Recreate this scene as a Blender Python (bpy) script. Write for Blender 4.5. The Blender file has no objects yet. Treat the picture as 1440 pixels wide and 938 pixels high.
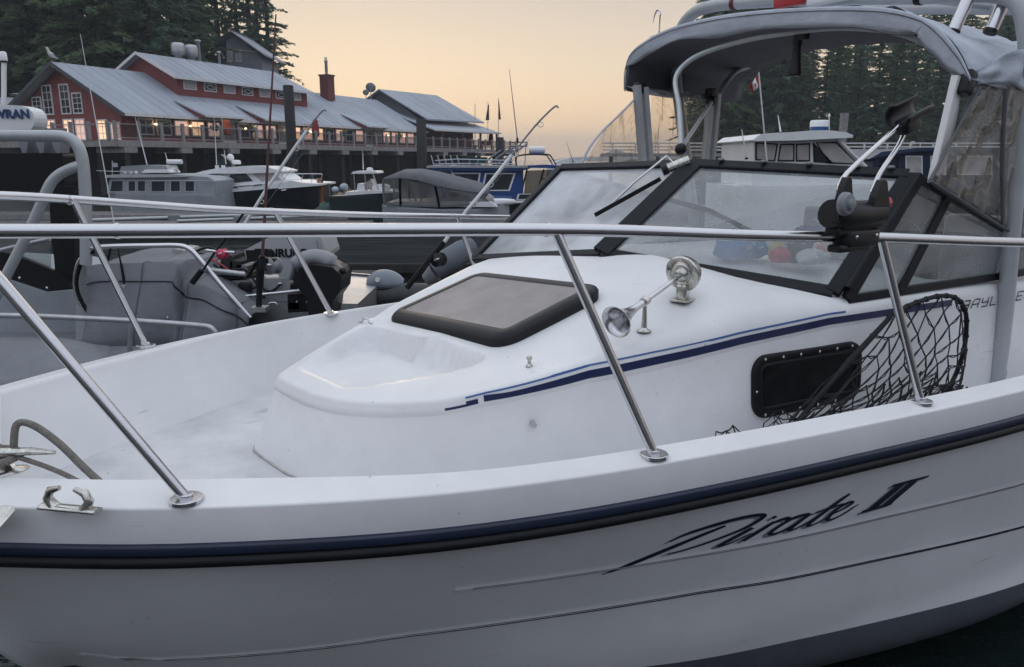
import bpy, bmesh, math, random
import numpy as np
from mathutils import Vector, Matrix, Euler
R = math.radians
S = bpy.context.scene
COL = S.collection
rnd = random.Random(7)

# ------------------------------------------------------------------ camera
CAM_Z, PITCH = 1.95, math.atan((469 - 224) / 1080.0)
cam = bpy.data.objects.new('camera', bpy.data.cameras.new('camera'))
COL.objects.link(cam)
cam.location = (0, 0, CAM_Z)
cam.rotation_euler = (R(90) - PITCH, 0, 0)
cam.data.sensor_width = 36.0
cam.data.lens = 27.0
cam.data.clip_start = 0.05
cam.data.clip_end = 6000
S.camera = cam
WATER_Z = -0.30

# ------------------------------------------------------------------ sky and light
W = bpy.data.worlds.new('World'); S.world = W; W.use_nodes = True
nt = W.node_tree; nt.nodes.clear()
sky = nt.nodes.new('ShaderNodeTexSky'); sky.sky_type = 'NISHITA'; sky.sun_disc = False
SUN_EL, SUN_AZ = R(2.5), R(-12)          # just above the ridge, behind the restaurant
sky.sun_elevation = SUN_EL; sky.sun_rotation = SUN_AZ
sky.altitude = 0; sky.air_density = 1.0; sky.dust_density = 2.5; sky.ozone_density = 1.4
# dusk: the Nishita sky is compressed and blended with the warm-to-lavender dusk gradient of the evening sky
gm = nt.nodes.new('ShaderNodeGamma'); gm.inputs[1].default_value = 0.45
tcw = nt.nodes.new('ShaderNodeTexCoord')
sp = nt.nodes.new('ShaderNodeSeparateXYZ')
rp = nt.nodes.new('ShaderNodeValToRGB')
els = rp.color_ramp.elements
stops = [(0.0, (1.02, .62, .31)), (.035, (.98, .66, .38)), (.105, (.76, .595, .43)), (.19, (.53, .46, .40)), (.40, (.67, .67, .71)), (.7, (.83, .88, .97)), (1.0, (.87, .93, .98))]
while len(els) < len(stops): els.new(.5)
for e, (p, c) in zip(els, stops): e.position = p; e.color = (*c, 1)
vm = nt.nodes.new('ShaderNodeVectorMath'); vm.operation = 'DOT_PRODUCT'; vm.inputs[1].default_value = (math.sin(SUN_AZ + R(5)), math.cos(SUN_AZ + R(5)), 0)
mrw = nt.nodes.new('ShaderNodeMapRange'); mrw.inputs[1].default_value = -1; mrw.inputs[2].default_value = .9; mrw.inputs[3].default_value = 0; mrw.inputs[4].default_value = 1; mrw.interpolation_type = 'SMOOTHSTEP'
rp2 = nt.nodes.new('ShaderNodeValToRGB')                     # the sky away from the sunset
e2 = rp2.color_ramp.elements
st2 = [(0.0, (.36, .34, .40)), (.15, (.44, .43, .50)), (.5, (.66, .72, .88)), (1.0, (.82, .91, 1.0))]
while len(e2) < len(st2): e2.new(.5)
for e, (p, c) in zip(e2, st2): e.position = p; e.color = (*c, 1)
mxa = nt.nodes.new('ShaderNodeMix'); mxa.data_type = 'RGBA'
mxw = nt.nodes.new('ShaderNodeMix'); mxw.data_type = 'RGBA'; mxw.inputs[0].default_value = .075
bg = nt.nodes.new('ShaderNodeBackground'); bg.inputs[1].default_value = 0.15
out = nt.nodes.new('ShaderNodeOutputWorld')
L_ = nt.links.new
L_(tcw.outputs['Generated'], sp.inputs[0]); L_(sp.outputs['Z'], rp.inputs[0]); L_(sp.outputs['Z'], rp2.inputs[0])
L_(tcw.outputs['Generated'], vm.inputs[0]); L_(vm.outputs['Value'], mrw.inputs[0])
L_(mrw.outputs[0], mxa.inputs[0]); L_(rp2.outputs[0], mxa.inputs[6]); L_(rp.outputs[0], mxa.inputs[7])
L_(sky.outputs[0], gm.inputs[0])
L_(mxa.outputs[2], mxw.inputs[6]); L_(gm.outputs[0], mxw.inputs[7])
L_(mxw.outputs[2], bg.inputs[0]); L_(bg.outputs[0], out.inputs[0])
sun = bpy.data.objects.new('sun', bpy.data.lights.new('sun', 'SUN')); COL.objects.link(sun)
sun.data.energy = 0.03; sun.data.angle = R(12); sun.data.color = (1.0, 0.78, 0.55)
sd = Vector((math.sin(SUN_AZ) * math.cos(SUN_EL), math.cos(SUN_AZ) * math.cos(SUN_EL), math.sin(R(6))))
sun.rotation_euler = sd.to_track_quat('Z', 'Y').to_euler()
S.view_settings.view_transform = 'Standard'
S.view_settings.look = 'None'
S.view_settings.exposure = 2.98
S.view_settings.gamma = 1.0
S.view_settings.use_curve_mapping = False
S.render.engine = 'CYCLES'
S.cycles.max_bounces = 8
S.cycles.transparent_max_bounces = 16
S.cycles.caustics_reflective = False
S.cycles.caustics_refractive = False

# ------------------------------------------------------------------ helpers
def at(px, py, y):
    """point at distance y ahead that is seen at the photograph's pixel px, py"""
    a = (px - 720) / 1080.0; b = (469 - py) / 1080.0
    d = Vector((a, math.cos(PITCH) + b * math.sin(PITCH), -math.sin(PITCH) + b * math.cos(PITCH)))
    return Vector((0, 0, CAM_Z)) + d * (y / d.y)

def onz(px, py, z):
    p = at(px, py, 10.0); k = (z - CAM_Z) / (p.z - CAM_Z)
    return Vector((p.x * k, p.y * k, z))

def lerp(a, b, t): return a + (b - a) * t
def interp(x, tab):
    return float(np.interp(x, [t[0] for t in tab], [t[1] for t in tab]))
def sstep(a, b, x):
    t = min(1, max(0, (x - a) / (b - a))); return t * t * (3 - 2 * t)
def catmull(pts, n=8, closed=False):
    P = [Vector(p) for p in pts]; out = []
    m = len(P)
    rng = range(m if closed else m - 1)
    for i in rng:
        p1, p2 = P[i], P[(i + 1) % m]
        p0 = P[i - 1] if (i > 0 or closed) else p1 * 2 - p2
        p3 = P[(i + 2) % m] if (i + 2 < m or closed) else p2 * 2 - p1
        for k in range(n):
            t = k / n
            out.append(0.5 * ((2 * p1) + (p2 - p0) * t + (2 * p0 - 5 * p1 + 4 * p2 - p3) * t * t + (3 * p1 - p0 - 3 * p2 + p3) * t ** 3))
    if not closed: out.append(P[-1])
    return out

class MB:
    def __init__(s): s.v = []; s.f = []; s.sm = []
    def add(s, vs, fs, smooth=False):
        o = len(s.v); s.v.extend([tuple(v) for v in vs])
        for f in fs: s.f.append(tuple(i + o for i in f)); s.sm.append(smooth)
        return s
    def quad(s, *p, smooth=False): return s.add(p, [tuple(range(len(p)))], smooth)
    def box(s, c, d, m=None):
        hx, hy, hz = d[0] / 2, d[1] / 2, d[2] / 2
        vs = [Vector((x, y, z)) for x in (-hx, hx) for y in (-hy, hy) for z in (-hz, hz)]
        if m is not None: vs = [m @ v for v in vs]
        vs = [v + Vector(c) for v in vs]
        return s.add(vs, [(0, 1, 3, 2), (4, 6, 7, 5), (0, 4, 5, 1), (2, 3, 7, 6), (0, 2, 6, 4), (1, 5, 7, 3)])
    def rbox(s, c, d, r, m=None, n=4):
        """box with rounded vertical edges and softened top and bottom"""
        r = min(r, d[0] * .49, d[1] * .49)
        rings = []
        e = min(r * .6, d[2] * .3)
        for dz, ins in ((-d[2] / 2, e * .8), (-d[2] / 2 + e * .3, e * .2), (-d[2] / 2 + e, 0), (d[2] / 2 - e, 0), (d[2] / 2 - e * .3, e * .2), (d[2] / 2, e * .8)):
            ring = []
            for q, (sx, sy) in enumerate(((1, 1), (-1, 1), (-1, -1), (1, -1))):
                for k in range(n + 1):
                    a = math.pi / 2 * (q + k / n)
                    ring.append(Vector((sx * (d[0] / 2 - r) + (r - ins) * math.cos(a), sy * (d[1] / 2 - r) + (r - ins) * math.sin(a), dz)))
            rings.append(ring)
        if m is not None: rings = [[m @ v for v in r_] for r_ in rings]
        rings = [[v + Vector(c) for v in r_] for r_ in rings]
        return s.loft(rings, closed=True, caps=True, smooth=True)
    def loft(s, rings, closed=False, caps=False, smooth=True):
        n = len(rings[0]); vs = [v for r in rings for v in r]; fs = []
        for i in range(len(rings) - 1):
            for j in range(n if closed else n - 1):
                k = (j + 1) % n
                fs.append((i * n + j, i * n + k, (i + 1) * n + k, (i + 1) * n + j))
        s.add(vs, fs, smooth)
        if caps:
            s.add(rings[0], [tuple(range(n))[::-1]]); s.add(rings[-1], [tuple(range(n))])
        return s
    def tube(s, pts, r, n=8, closed=False, caps=True, flat=1.0):
        P = [Vector(p) for p in pts]; m = len(P)
        rr = r if isinstance(r, (list, tuple)) else [r] * m
        rings = []; nrm = None
        for i in range(m):
            a = P[i - 1] if (i > 0 or closed) else P[i]
            b = P[(i + 1) % m] if (i < m - 1 or closed) else P[i]
            t = (b - a)
            if t.length < 1e-9: t = Vector((0, 0, 1))
            t.normalize()
            if nrm is None:
                u = Vector((0, 0, 1)) if abs(t.z) < .9 else Vector((1, 0, 0))
                nrm = (u - t * u.dot(t)).normalized()
            else:
                nrm = nrm - t * nrm.dot(t)
                nrm = nrm.normalized() if nrm.length > 1e-6 else t.orthogonal().normalized()
            bn = t.cross(nrm)
            rings.append([P[i] + nrm * (math.cos(2 * math.pi * k / n) * rr[i] * flat) + bn * (math.sin(2 * math.pi * k / n) * rr[i]) for k in range(n)])
        if closed: rings.append(rings[0])
        return s.loft(rings, closed=True, caps=caps and not closed)
    def beam(s, a, b, w, h, up=(0, 0, 1)):
        a = Vector(a); b = Vector(b); t = (b - a).normalized(); u = Vector(up)
        if abs(t.dot(u)) > .95: u = Vector((1, 0, 0))
        sd_ = t.cross(u).normalized(); u = sd_.cross(t)
        q = lambda p: [p + sd_ * w / 2 + u * h / 2, p - sd_ * w / 2 + u * h / 2, p - sd_ * w / 2 - u * h / 2, p + sd_ * w / 2 - u * h / 2]
        return s.loft([q(a), q(b)], closed=True, caps=True, smooth=False)
    def lathe(s, prof, m=None, n=20, smooth=True):
        """prof: (radius, height) from bottom to top, about local z"""
        rings = []
        for r_, z in prof:
            ring = [Vector((max(r_, 1e-5) * math.cos(2 * math.pi * k / n), max(r_, 1e-5) * math.sin(2 * math.pi * k / n), z)) for k in range(n)]
            rings.append([m @ v for v in ring] if m is not None else ring)
        return s.loft(rings, closed=True, caps=True, smooth=smooth)
    def ball(s, c, r, n=12):
        rx, ry, rz = r if isinstance(r, (tuple, list)) else (r, r, r)
        prof = [(math.sin(math.pi * i / n), -math.cos(math.pi * i / n)) for i in range(n + 1)]
        m = Matrix.Translation(Vector(c)) @ Matrix.Diagonal((rx, ry, rz, 1))
        return s.lathe(prof, m, n=n * 2)
    def prism(s, poly, vec, smooth=False):
        a = [Vector(p) for p in poly]; b = [p + Vector(vec) for p in a]
        return s.loft([a, b], closed=True, caps=True, smooth=smooth)
    def build(s, name, m, parent=None, bevel=0, **props):
        me = bpy.data.meshes.new(name)
        me.from_pydata(s.v, [], s.f); me.validate(verbose=False)
        bm = bmesh.new(); bm.from_mesh(me)
        bmesh.ops.recalc_face_normals(bm, faces=bm.faces); bm.to_mesh(me); bm.free()
        if len(me.polygons) == len(s.sm): me.polygons.foreach_set('use_smooth', s.sm)
        else: me.polygons.foreach_set('use_smooth', [True] * len(me.polygons))
        me.materials.append(m)
        o = bpy.data.objects.new(name, me); COL.objects.link(o)
        if parent: o.parent = parent
        if bevel:
            b = o.modifiers.new('bevel', 'BEVEL'); b.width = bevel; b.segments = 2; b.limit_method = 'ANGLE'; b.angle_limit = R(35)
        for k, v in props.items(): o[k] = v
        return o

def thing(name, label, cat, loc=(0, 0, 0), rz=0, group=None):
    o = bpy.data.objects.new(name, None); COL.objects.link(o)
    o.location = loc; o.rotation_euler = (0, 0, rz); o.empty_display_size = .2
    o['label'] = label; o['category'] = cat
    if group: o['group'] = group
    return o
def tag(o, label, cat, group=None):
    o['label'] = label; o['category'] = cat
    if group: o['group'] = group
    return o
def copy_tree(o, parent=None):
    c = o.copy(); COL.objects.link(c); c.parent = parent
    for ch in list(o.children): copy_tree(ch, c)
    return c

# ------------------------------------------------------------------ materials
def mat(name, col, rough=.5, metal=0, vary=0, scale=5, bump=0, bscale=40, spec=.5, col2=None, rvary=0, coat=0, stretch=None, detail=6, specks=0, bdist=.01):
    m = bpy.data.materials.new(name); m.use_nodes = True
    n = m.node_tree.nodes; l = m.node_tree.links; b = n['Principled BSDF']
    b.inputs['Base Color'].default_value = (*col, 1); b.inputs['Roughness'].default_value = rough
    b.inputs['Metallic'].default_value = metal; b.inputs['Specular IOR Level'].default_value = spec
    if coat: b.inputs['Coat Weight'].default_value = coat; b.inputs['Coat Roughness'].default_value = .08
    tc = n.new('ShaderNodeTexCoord')
    src = tc.outputs['Object']
    if stretch:
        mp = n.new('ShaderNodeMapping'); mp.inputs['Scale'].default_value = stretch; l.new(src, mp.inputs[0]); src = mp.outputs[0]
    if vary or col2 or rvary:
        t = n.new('ShaderNodeTexNoise'); t.inputs['Scale'].default_value = scale; t.inputs['Detail'].default_value = detail; t.inputs['Roughness'].default_value = .65
        l.new(src, t.inputs['Vector'])
        c2 = col2 or tuple(max(0, c * (1 - vary)) for c in col)
        r = n.new('ShaderNodeMapRange'); r.inputs[1].default_value = .32; r.inputs[2].default_value = .68
        l.new(t.outputs[0], r.inputs[0])
        mx = n.new('ShaderNodeMix'); mx.data_type = 'RGBA'; mx.inputs[6].default_value = (*col, 1); mx.inputs[7].default_value = (*c2, 1)
        l.new(r.outputs[0], mx.inputs[0]); l.new(mx.outputs[2], b.inputs['Base Color'])
        if rvary:
            rr = n.new('ShaderNodeMapRange'); rr.inputs[1].default_value = .3; rr.inputs[2].default_value = .7; rr.inputs[3].default_value = rough; rr.inputs[4].default_value = rough + rvary
            l.new(t.outputs[0], rr.inputs[0]); l.new(rr.outputs[0], b.inputs['Roughness'])
    if specks:
        v = n.new('ShaderNodeTexVoronoi'); v.inputs['Scale'].default_value = 16; l.new(src, v.inputs['Vector'])
        t5 = n.new('ShaderNodeTexNoise'); t5.inputs['Scale'].default_value = 60; l.new(src, t5.inputs['Vector'])
        ad = n.new('ShaderNodeMath'); ad.operation = 'MULTIPLY_ADD'; ad.inputs[1].default_value = .10; l.new(t5.outputs[0], ad.inputs[0]); l.new(v.outputs['Distance'], ad.inputs[2])
        r5 = n.new('ShaderNodeMapRange'); r5.inputs[1].default_value = .085; r5.inputs[2].default_value = .135; r5.inputs[3].default_value = specks; r5.inputs[4].default_value = 0; l.new(ad.outputs[0], r5.inputs[0])
        t6 = n.new('ShaderNodeTexNoise'); t6.inputs['Scale'].default_value = 2.6; t6.inputs['Detail'].default_value = 3; l.new(src, t6.inputs['Vector'])
        r6 = n.new('ShaderNodeMapRange'); r6.inputs[1].default_value = .48; r6.inputs[2].default_value = .62; l.new(t6.outputs[0], r6.inputs[0])
        mm = n.new('ShaderNodeMath'); mm.operation = 'MULTIPLY'; l.new(r5.outputs[0], mm.inputs[0]); l.new(r6.outputs[0], mm.inputs[1])
        mp7 = n.new('ShaderNodeMapping'); mp7.inputs['Scale'].default_value = (2.2, 5, 60); mp7.inputs['Rotation'].default_value = (.1, .12, .3); l.new(src, mp7.inputs[0])
        t7 = n.new('ShaderNodeTexNoise'); t7.inputs['Scale'].default_value = 1.0; t7.inputs['Detail'].default_value = 2; l.new(mp7.outputs[0], t7.inputs[0])
        r7 = n.new('ShaderNodeMapRange'); r7.inputs[1].default_value = .735; r7.inputs[2].default_value = .80; r7.inputs[4].default_value = .45; l.new(t7.outputs[0], r7.inputs[0])
        m7 = n.new('ShaderNodeMath'); m7.operation = 'MAXIMUM'; l.new(mm.outputs[0], m7.inputs[0]); l.new(r7.outputs[0], m7.inputs[1]); mm = m7
        mx2 = n.new('ShaderNodeMix'); mx2.data_type = 'RGBA'; mx2.inputs[7].default_value = (.16, .14, .11, 1); l.new(mm.outputs[0], mx2.inputs[0])
        if b.inputs['Base Color'].links: l.new(b.inputs['Base Color'].links[0].from_socket, mx2.inputs[6])
        else: mx2.inputs[6].default_value = (*col, 1)
        l.new(mx2.outputs[2], b.inputs['Base Color'])
    if bump:
        t2 = n.new('ShaderNodeTexNoise'); t2.inputs['Scale'].default_value = bscale; t2.inputs['Detail'].default_value = 4
        l.new(src, t2.inputs['Vector'])
        bp = n.new('ShaderNodeBump'); bp.inputs['Strength'].default_value = bump; bp.inputs['Distance'].default_value = bdist
        l.new(t2.outputs[0], bp.inputs['Height']); l.new(bp.outputs[0], b.inputs['Normal'])
    return m
def emis(name, col, st):
    m = mat(name, col, .4); b = m.node_tree.nodes['Principled BSDF']
    b.inputs['Emission Color'].default_value = (*col, 1); b.inputs['Emission Strength'].default_value = st
    return m
def glassy(name, tint, alpha, rough=.05, film=(.5, .52, .55), filmw=.2, spots=0, gloss_gain=1.0):
    """see-through sheet: transparent + mirror reflection by angle + a thin film of dirt, in some panes painted reflection"""
    m = bpy.data.materials.new(name); m.use_nodes = True
    n = m.node_tree.nodes; l = m.node_tree.links; n.clear()
    o = n.new('ShaderNodeOutputMaterial')
    tr = n.new('ShaderNodeBsdfTransparent'); tr.inputs[0].default_value = (*tint, 1)
    df = n.new('ShaderNodeBsdfDiffuse'); df.inputs[0].default_value = (*film, 1)
    gl = n.new('ShaderNodeBsdfGlossy'); gl.inputs['Roughness'].default_value = rough
    m1 = n.new('ShaderNodeMixShader'); m1.inputs[0].default_value = filmw
    l.new(tr.outputs[0], m1.inputs[1]); l.new(df.outputs[0], m1.inputs[2])
    tc = n.new('ShaderNodeTexCoord')
    t = n.new('ShaderNodeTexNoise'); t.inputs['Scale'].default_value = 3.5; t.inputs['Detail'].default_value = 7
    l.new(tc.outputs['Object'], t.inputs['Vector'])
    mr = n.new('ShaderNodeMapRange'); mr.inputs[1].default_value = .3; mr.inputs[2].default_value = .75
    mr.inputs[3].default_value = filmw * .5; mr.inputs[4].default_value = min(1, filmw * 1.6)
    l.new(t.outputs[0], mr.inputs[0]); fac = mr.outputs[0]
    if spots:
        v = n.new('ShaderNodeTexVoronoi'); v.inputs['Scale'].default_value = 1.0
        mpv = n.new('ShaderNodeMapping'); mpv.inputs['Scale'].default_value = (34, 30, 70); l.new(tc.outputs['Object'], mpv.inputs[0]); l.new(mpv.outputs[0], v.inputs['Vector'])
        r2 = n.new('ShaderNodeMapRange'); r2.inputs[1].default_value = .12; r2.inputs[2].default_value = .3; r2.inputs[3].default_value = spots; r2.inputs[4].default_value = 0
        l.new(v.outputs[0], r2.inputs[0])
        t3 = n.new('ShaderNodeTexNoise'); t3.inputs['Scale'].default_value = 9; l.new(tc.outputs['Object'], t3.inputs['Vector'])
        r3 = n.new('ShaderNodeMapRange'); r3.inputs[1].default_value = .45; r3.inputs[2].default_value = .6; l.new(t3.outputs[0], r3.inputs[0])
        mm = n.new('ShaderNodeMath'); mm.operation = 'MULTIPLY'; l.new(r2.outputs[0], mm.inputs[0]); l.new(r3.outputs[0], mm.inputs[1])
        dk = n.new('ShaderNodeMix'); dk.data_type = 'RGBA'; dk.inputs[6].default_value = (*film, 1); dk.inputs[7].default_value = (.10, .10, .11, 1)
        l.new(mm.outputs[0], dk.inputs[0]); l.new(dk.outputs[2], df.inputs[0])
        ad = n.new('ShaderNodeMath'); ad.operation = 'ADD'; ad.use_clamp = True; l.new(fac, ad.inputs[0]); l.new(mm.outputs[0], ad.inputs[1]); fac = ad.outputs[0]
    l.new(fac, m1.inputs[0])
    fr = n.new('ShaderNodeLayerWeight'); fr.inputs[0].default_value = .5           # Schlick curve from the viewing angle, the same from both sides
    pw = n.new('ShaderNodeMath'); pw.operation = 'POWER'; pw.inputs[1].default_value = 4.0; l.new(fr.outputs['Facing'], pw.inputs[0])
    mu = n.new('ShaderNodeMath'); mu.operation = 'MULTIPLY_ADD'; mu.use_clamp = True; mu.inputs[1].default_value = .7 * gloss_gain; mu.inputs[2].default_value = .04 * gloss_gain; l.new(pw.outputs[0], mu.inputs[0])
    m2 = n.new('ShaderNodeMixShader'); l.new(mu.outputs[0], m2.inputs[0]); l.new(m1.outputs[0], m2.inputs[1]); l.new(gl.outputs[0], m2.inputs[2])
    l.new(m2.outputs[0], o.inputs[0])
    return m

M = {}
M['gel'] = mat('white_gelcoat', (.80, .80, .81), .27, vary=.13, scale=2.2, bump=.04, bscale=14, rvary=.22, specks=.55)
M['hull'] = mat('white_hull', (.76, .77, .79), .25, vary=.16, scale=1.3, rvary=.2, specks=.35)
M['deck'] = mat('nonskid_deck', (.74, .74, .76), .6, vary=.28, scale=3.0, bump=.35, bscale=170, specks=.8)
M['navy'] = mat('navy_rubber', (.013, .022, .052), .3, vary=.35, scale=6, rvary=.2)
M['rubblack'] = mat('black_rubber', (.009, .010, .013), .5, vary=.3, scale=20, spec=.2)
M['stripe'] = mat('navy_stripe', (.008, .017, .072), .3)
M['thin'] = mat('blue_pinstripe', (.03, .10, .30), .3)
M['boot'] = mat('grey_bottom_paint', (.085, .095, .115), .6, vary=.25, scale=3, bump=.1, bscale=50)
M['steel'] = mat('stainless_steel', (.62, .62, .64), .14, 1, rvary=.12, scale=30)
M['chrome'] = mat('worn_chrome', (.7, .69, .66), .12, 1, rvary=.3, scale=45, col2=(.42, .41, .36), vary=.3)
M['alu'] = mat('painted_aluminium', (.46, .48, .50), .36, .2, vary=.15, scale=8)
M['aluraw'] = mat('raw_aluminium', (.5, .51, .53), .4, .8, vary=.25, scale=10)
M['black'] = mat('black_anodised', (.011, .013, .018), .45, vary=.4, scale=15, spec=.22)
M['plastic'] = mat('black_plastic', (.012, .013, .016), .42, spec=.3, vary=.3, scale=20)
M['greyplastic'] = mat('grey_plastic', (.22, .23, .25), .45)
M['hatch'] = mat('smoked_hatch', (.26, .235, .235), .30, vary=.14, scale=7, bump=.05, bscale=150, rvary=.2, specks=.4)
M['canvas'] = mat('grey_canvas', (.50, .535, .60), .85, vary=.22, scale=3, bump=.75, bscale=7, bdist=.03)
M['underside_shadow'] = mat('painted_underside_shadow', (.135, .135, .155), .9, vary=.2, scale=4, bump=.4, bscale=8)
M['canvas_dk'] = mat('charcoal_canvas', (.13, .135, .15), .85, vary=.2, scale=4, bump=.3, bscale=12)
M['glass'] = glassy('windscreen_glass', (.74, .78, .78), 1, .22, (.58, .60, .63), .27, spots=.5, gloss_gain=1.2)
M['glass_dew_sky'] = glassy('dew_and_sky_windscreen_glass', (.74, .78, .78), 1, .30, (.66, .68, .72), .72, spots=.2, gloss_gain=1.2)  # strong film holds dew plus the pale sky reflection as diffuse colour
M['glass2'] = glassy('side_glass', (.62, .68, .68), 1, .03, (.54, .56, .58), .30, spots=.3, gloss_gain=1.4)  # film raised to paint the pale reflection on the side windows
M['vinyl'] = glassy('clear_vinyl', (.86, .82, .77), 1, .09, (.56, .55, .54), .30, gloss_gain=1.6)  # film also paints the bright reflected patches of the curtain
M['vinyl_far'] = glassy('amber_clear_vinyl', (.92, .88, .82), 1, .2, (.5, .47, .44), .14, gloss_gain=.5)
M['rope'] = mat('grey_rope', (.26, .24, .22), .9, vary=.4, scale=60, bump=.8, bscale=180)
M['white'] = mat('white_paint', (.78, .78, .78), .4, vary=.1, scale=4)
M['red'] = mat('red_plastic', (.42, .03, .035), .4)
M['net'] = mat('black_net', (.012, .012, .014), .7)
# ================================================================== water and quay setting
def make_water():
    m = bpy.data.materials.new('harbour_water'); m.use_nodes = True
    n = m.node_tree.nodes; l = m.node_tree.links; b = n['Principled BSDF']
    b.inputs['Base Color'].default_value = (.010, .018, .017, 1); b.inputs['Roughness'].default_value = .06
    b.inputs['IOR'].default_value = 1.33
    tc = n.new('ShaderNodeTexCoord'); mp = n.new('ShaderNodeMapping'); mp.inputs['Scale'].default_value = (.55, 1.3, 1)
    t = n.new('ShaderNodeTexNoise'); t.inputs['Scale'].default_value = 1.6; t.inputs['Detail'].default_value = 5
    t2 = n.new('ShaderNodeTexNoise'); t2.inputs['Scale'].default_value = 7; t2.inputs['Detail'].default_value = 3
    ad = n.new('ShaderNodeMath'); ad.operation = 'MULTIPLY_ADD'; ad.inputs[1].default_value = .3
    bp = n.new('ShaderNodeBump'); bp.inputs['Strength'].default_value = .55; bp.inputs['Distance'].default_value = .12
    l.new(tc.outputs['Object'], mp.inputs[0]); l.new(mp.outputs[0], t.inputs[0]); l.new(mp.outputs[0], t2.inputs[0])
    l.new(t2.outputs[0], ad.inputs[0]); l.new(t.outputs[0], ad.inputs[2]); l.new(ad.outputs[0], bp.inputs['Height']); l.new(bp.outputs[0], b.inputs['Normal'])
    w = MB(); w.quad((-1400, -500, WATER_Z), (1400, -500, WATER_Z), (1400, 1900, WATER_Z), (-1400, 1900, WATER_Z))
    w.build('water', m, kind='structure')
make_water()
# thin evening haze over the harbour
hz = bpy.data.materials.new('evening_haze'); hz.use_nodes = True
hn = hz.node_tree.nodes; hn.remove(hn['Principled BSDF'])
pvn = hn.new('ShaderNodeVolumePrincipled'); pvn.inputs['Color'].default_value = (.80, .86, .92, 1); pvn.inputs['Density'].default_value = .00075; pvn.inputs['Anisotropy'].default_value = 0
hz.node_tree.links.new(pvn.outputs[0], hn['Material Output'].inputs['Volume'])
hb = MB(); hb.box((0, 700, 24.0), (2830, 2430, 52.6)); hb.build('haze', hz, kind='stuff')

# ================================================================== the main boat
BO = Vector((-1.92, 1.95, 0)); BA = R(33)
boat = thing('fishing_boat', 'large white cuddy fishing boat with grey canopy and steel bow rail filling the picture', 'boat', BO, BA)

HBT = [(0, 0), (.012, .09), (.05, .20), (.13, .33), (.26, .46), (.44, .60), (.79, .835), (1.26, 1.07), (1.68, 1.205), (2.13, 1.295), (2.67, 1.375), (3.5, 1.47), (4.5, 1.51), (5.6, 1.50), (6.6, 1.46)]
half = catmull([(a, b, 0) for a, b in HBT], 6)
def outline():
    near = [Vector((p.x, -p.y, 0)) for p in half][::-1]
    far = [Vector((p.x, p.y, 0)) for p in half][1:]
    return near + far
OUT = outline()
NRM = []
for i in range(len(OUT)):
    a = OUT[max(0, i - 1)]; b_ = OUT[min(len(OUT) - 1, i + 1)]; t = (b_ - a).normalized()
    NRM.append(Vector((-t.y, t.x, 0)) * (1 if True else 1))
# make normals point outward (away from the axis line at mid length)
for i, p in enumerate(OUT):
    if NRM[i].dot(p - Vector((3.2, 0, 0))) < 0: NRM[i] = -NRM[i]
def HB(x): return float(np.interp(x, [p.x for p in half], [p.y for p in half]))
def band(prof):
    """profile [(outward, z)] swept round the sheer outline; outward may be a function of x"""
    rows = []
    for p, n in zip(OUT, NRM):
        row = []
        for d, z in prof:
            dd = d(p.x) if callable(d) else d
            zz = z(p.x) if callable(z) else z
            q = p + n * dd
            if p.y < 0 and q.y > -.0 or p.y > 0 and q.y < 0: q.y = 0
            row.append(Vector((q.x, q.y, zz)))
        rows.append(row)
    return rows
inner = lambda x: -(.085 + .05 * sstep(1.6, .8, x))
wallin = lambda x: -(.20 + .05 * sstep(1.6, .8, x))
g = MB()
g.loft(band([(wallin, .84), (lambda x: inner(x) - .012, 1.11), (lambda x: inner(x) - .008, 1.145), (lambda x: inner(x) + .002, 1.160), (lambda x: inner(x) + .008, 1.163), (-.013, 1.1445), (-.0085, 1.1435), (-.0055, 1.141), (-.0045, 1.137), (.001, 1.05), (-.02, 1.03)]))
gun = g.build('gunwale', M['gel'], boat); wn = gun.modifiers.new('wn', 'WEIGHTED_NORMAL'); wn.weight = 90
g = MB()
g.loft(band([(-.012, 1.054), (.008, 1.054), (.0135, 1.051), (.0145, 1.047), (.016, 1.031), (.014, 1.027), (.009, 1.026), (.009, 1.022), (-.015, 1.020)]))
g.build('rub_rail', M['navy'], boat)
g = MB()
g.loft(band([(.004, 1.026), (.018, 1.022), (.023, 1.016), (.024, 1.008), (.020, .999), (.010, .995), (-.03, .997)]))
g.build('rub_rail_bumper', M['rubblack'], boat)

# hull surface: half-breadth by level
XS = [(-.75, 2.6), (-.4, 2.0), (-.05, 1.0), (.25, .55), (.36, .43), (.46, .36), (.6, .25), (1.0, .02)]
LEV = [
 (-.75, [(2.6, 0), (6.6, .02)]),
 (-.4, [(2.0, 0), (2.6, .26), (3.2, .52), (4, .76), (5, .86), (6.6, .9)]),
 (-.05, [(1.0, 0), (1.35, .3), (2.2, .78), (3, 1.05), (4, 1.27), (5, 1.31), (6.6, 1.29)]),
 (.25, [(.55, 0), (.8, .25), (1.35, .60), (2.2, 1.0), (3, 1.18), (4, 1.33), (5, 1.36), (6.6, 1.34)]),
 (.6, [(.25, 0), (.4, .22), (.55, .36), (.8, .56), (1.35, .84), (2.3, 1.15), (3, 1.28), (4, 1.40), (5, 1.42), (6.6, 1.40)]),
 (1.0, [(-.01, 0)] + [(p.x, max(0, p.y - .012)) for p in half[2:]]),
]
LEVS = []
for z, tab in LEV:
    if len(tab) > 3 and z < .99:
        q = catmull([(a, b, 0) for a, b in tab], 8); tab = [(p.x, p.y) for p in q]
    LEVS.append((z, [t[0] for t in tab], [t[1] for t in tab]))
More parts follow.
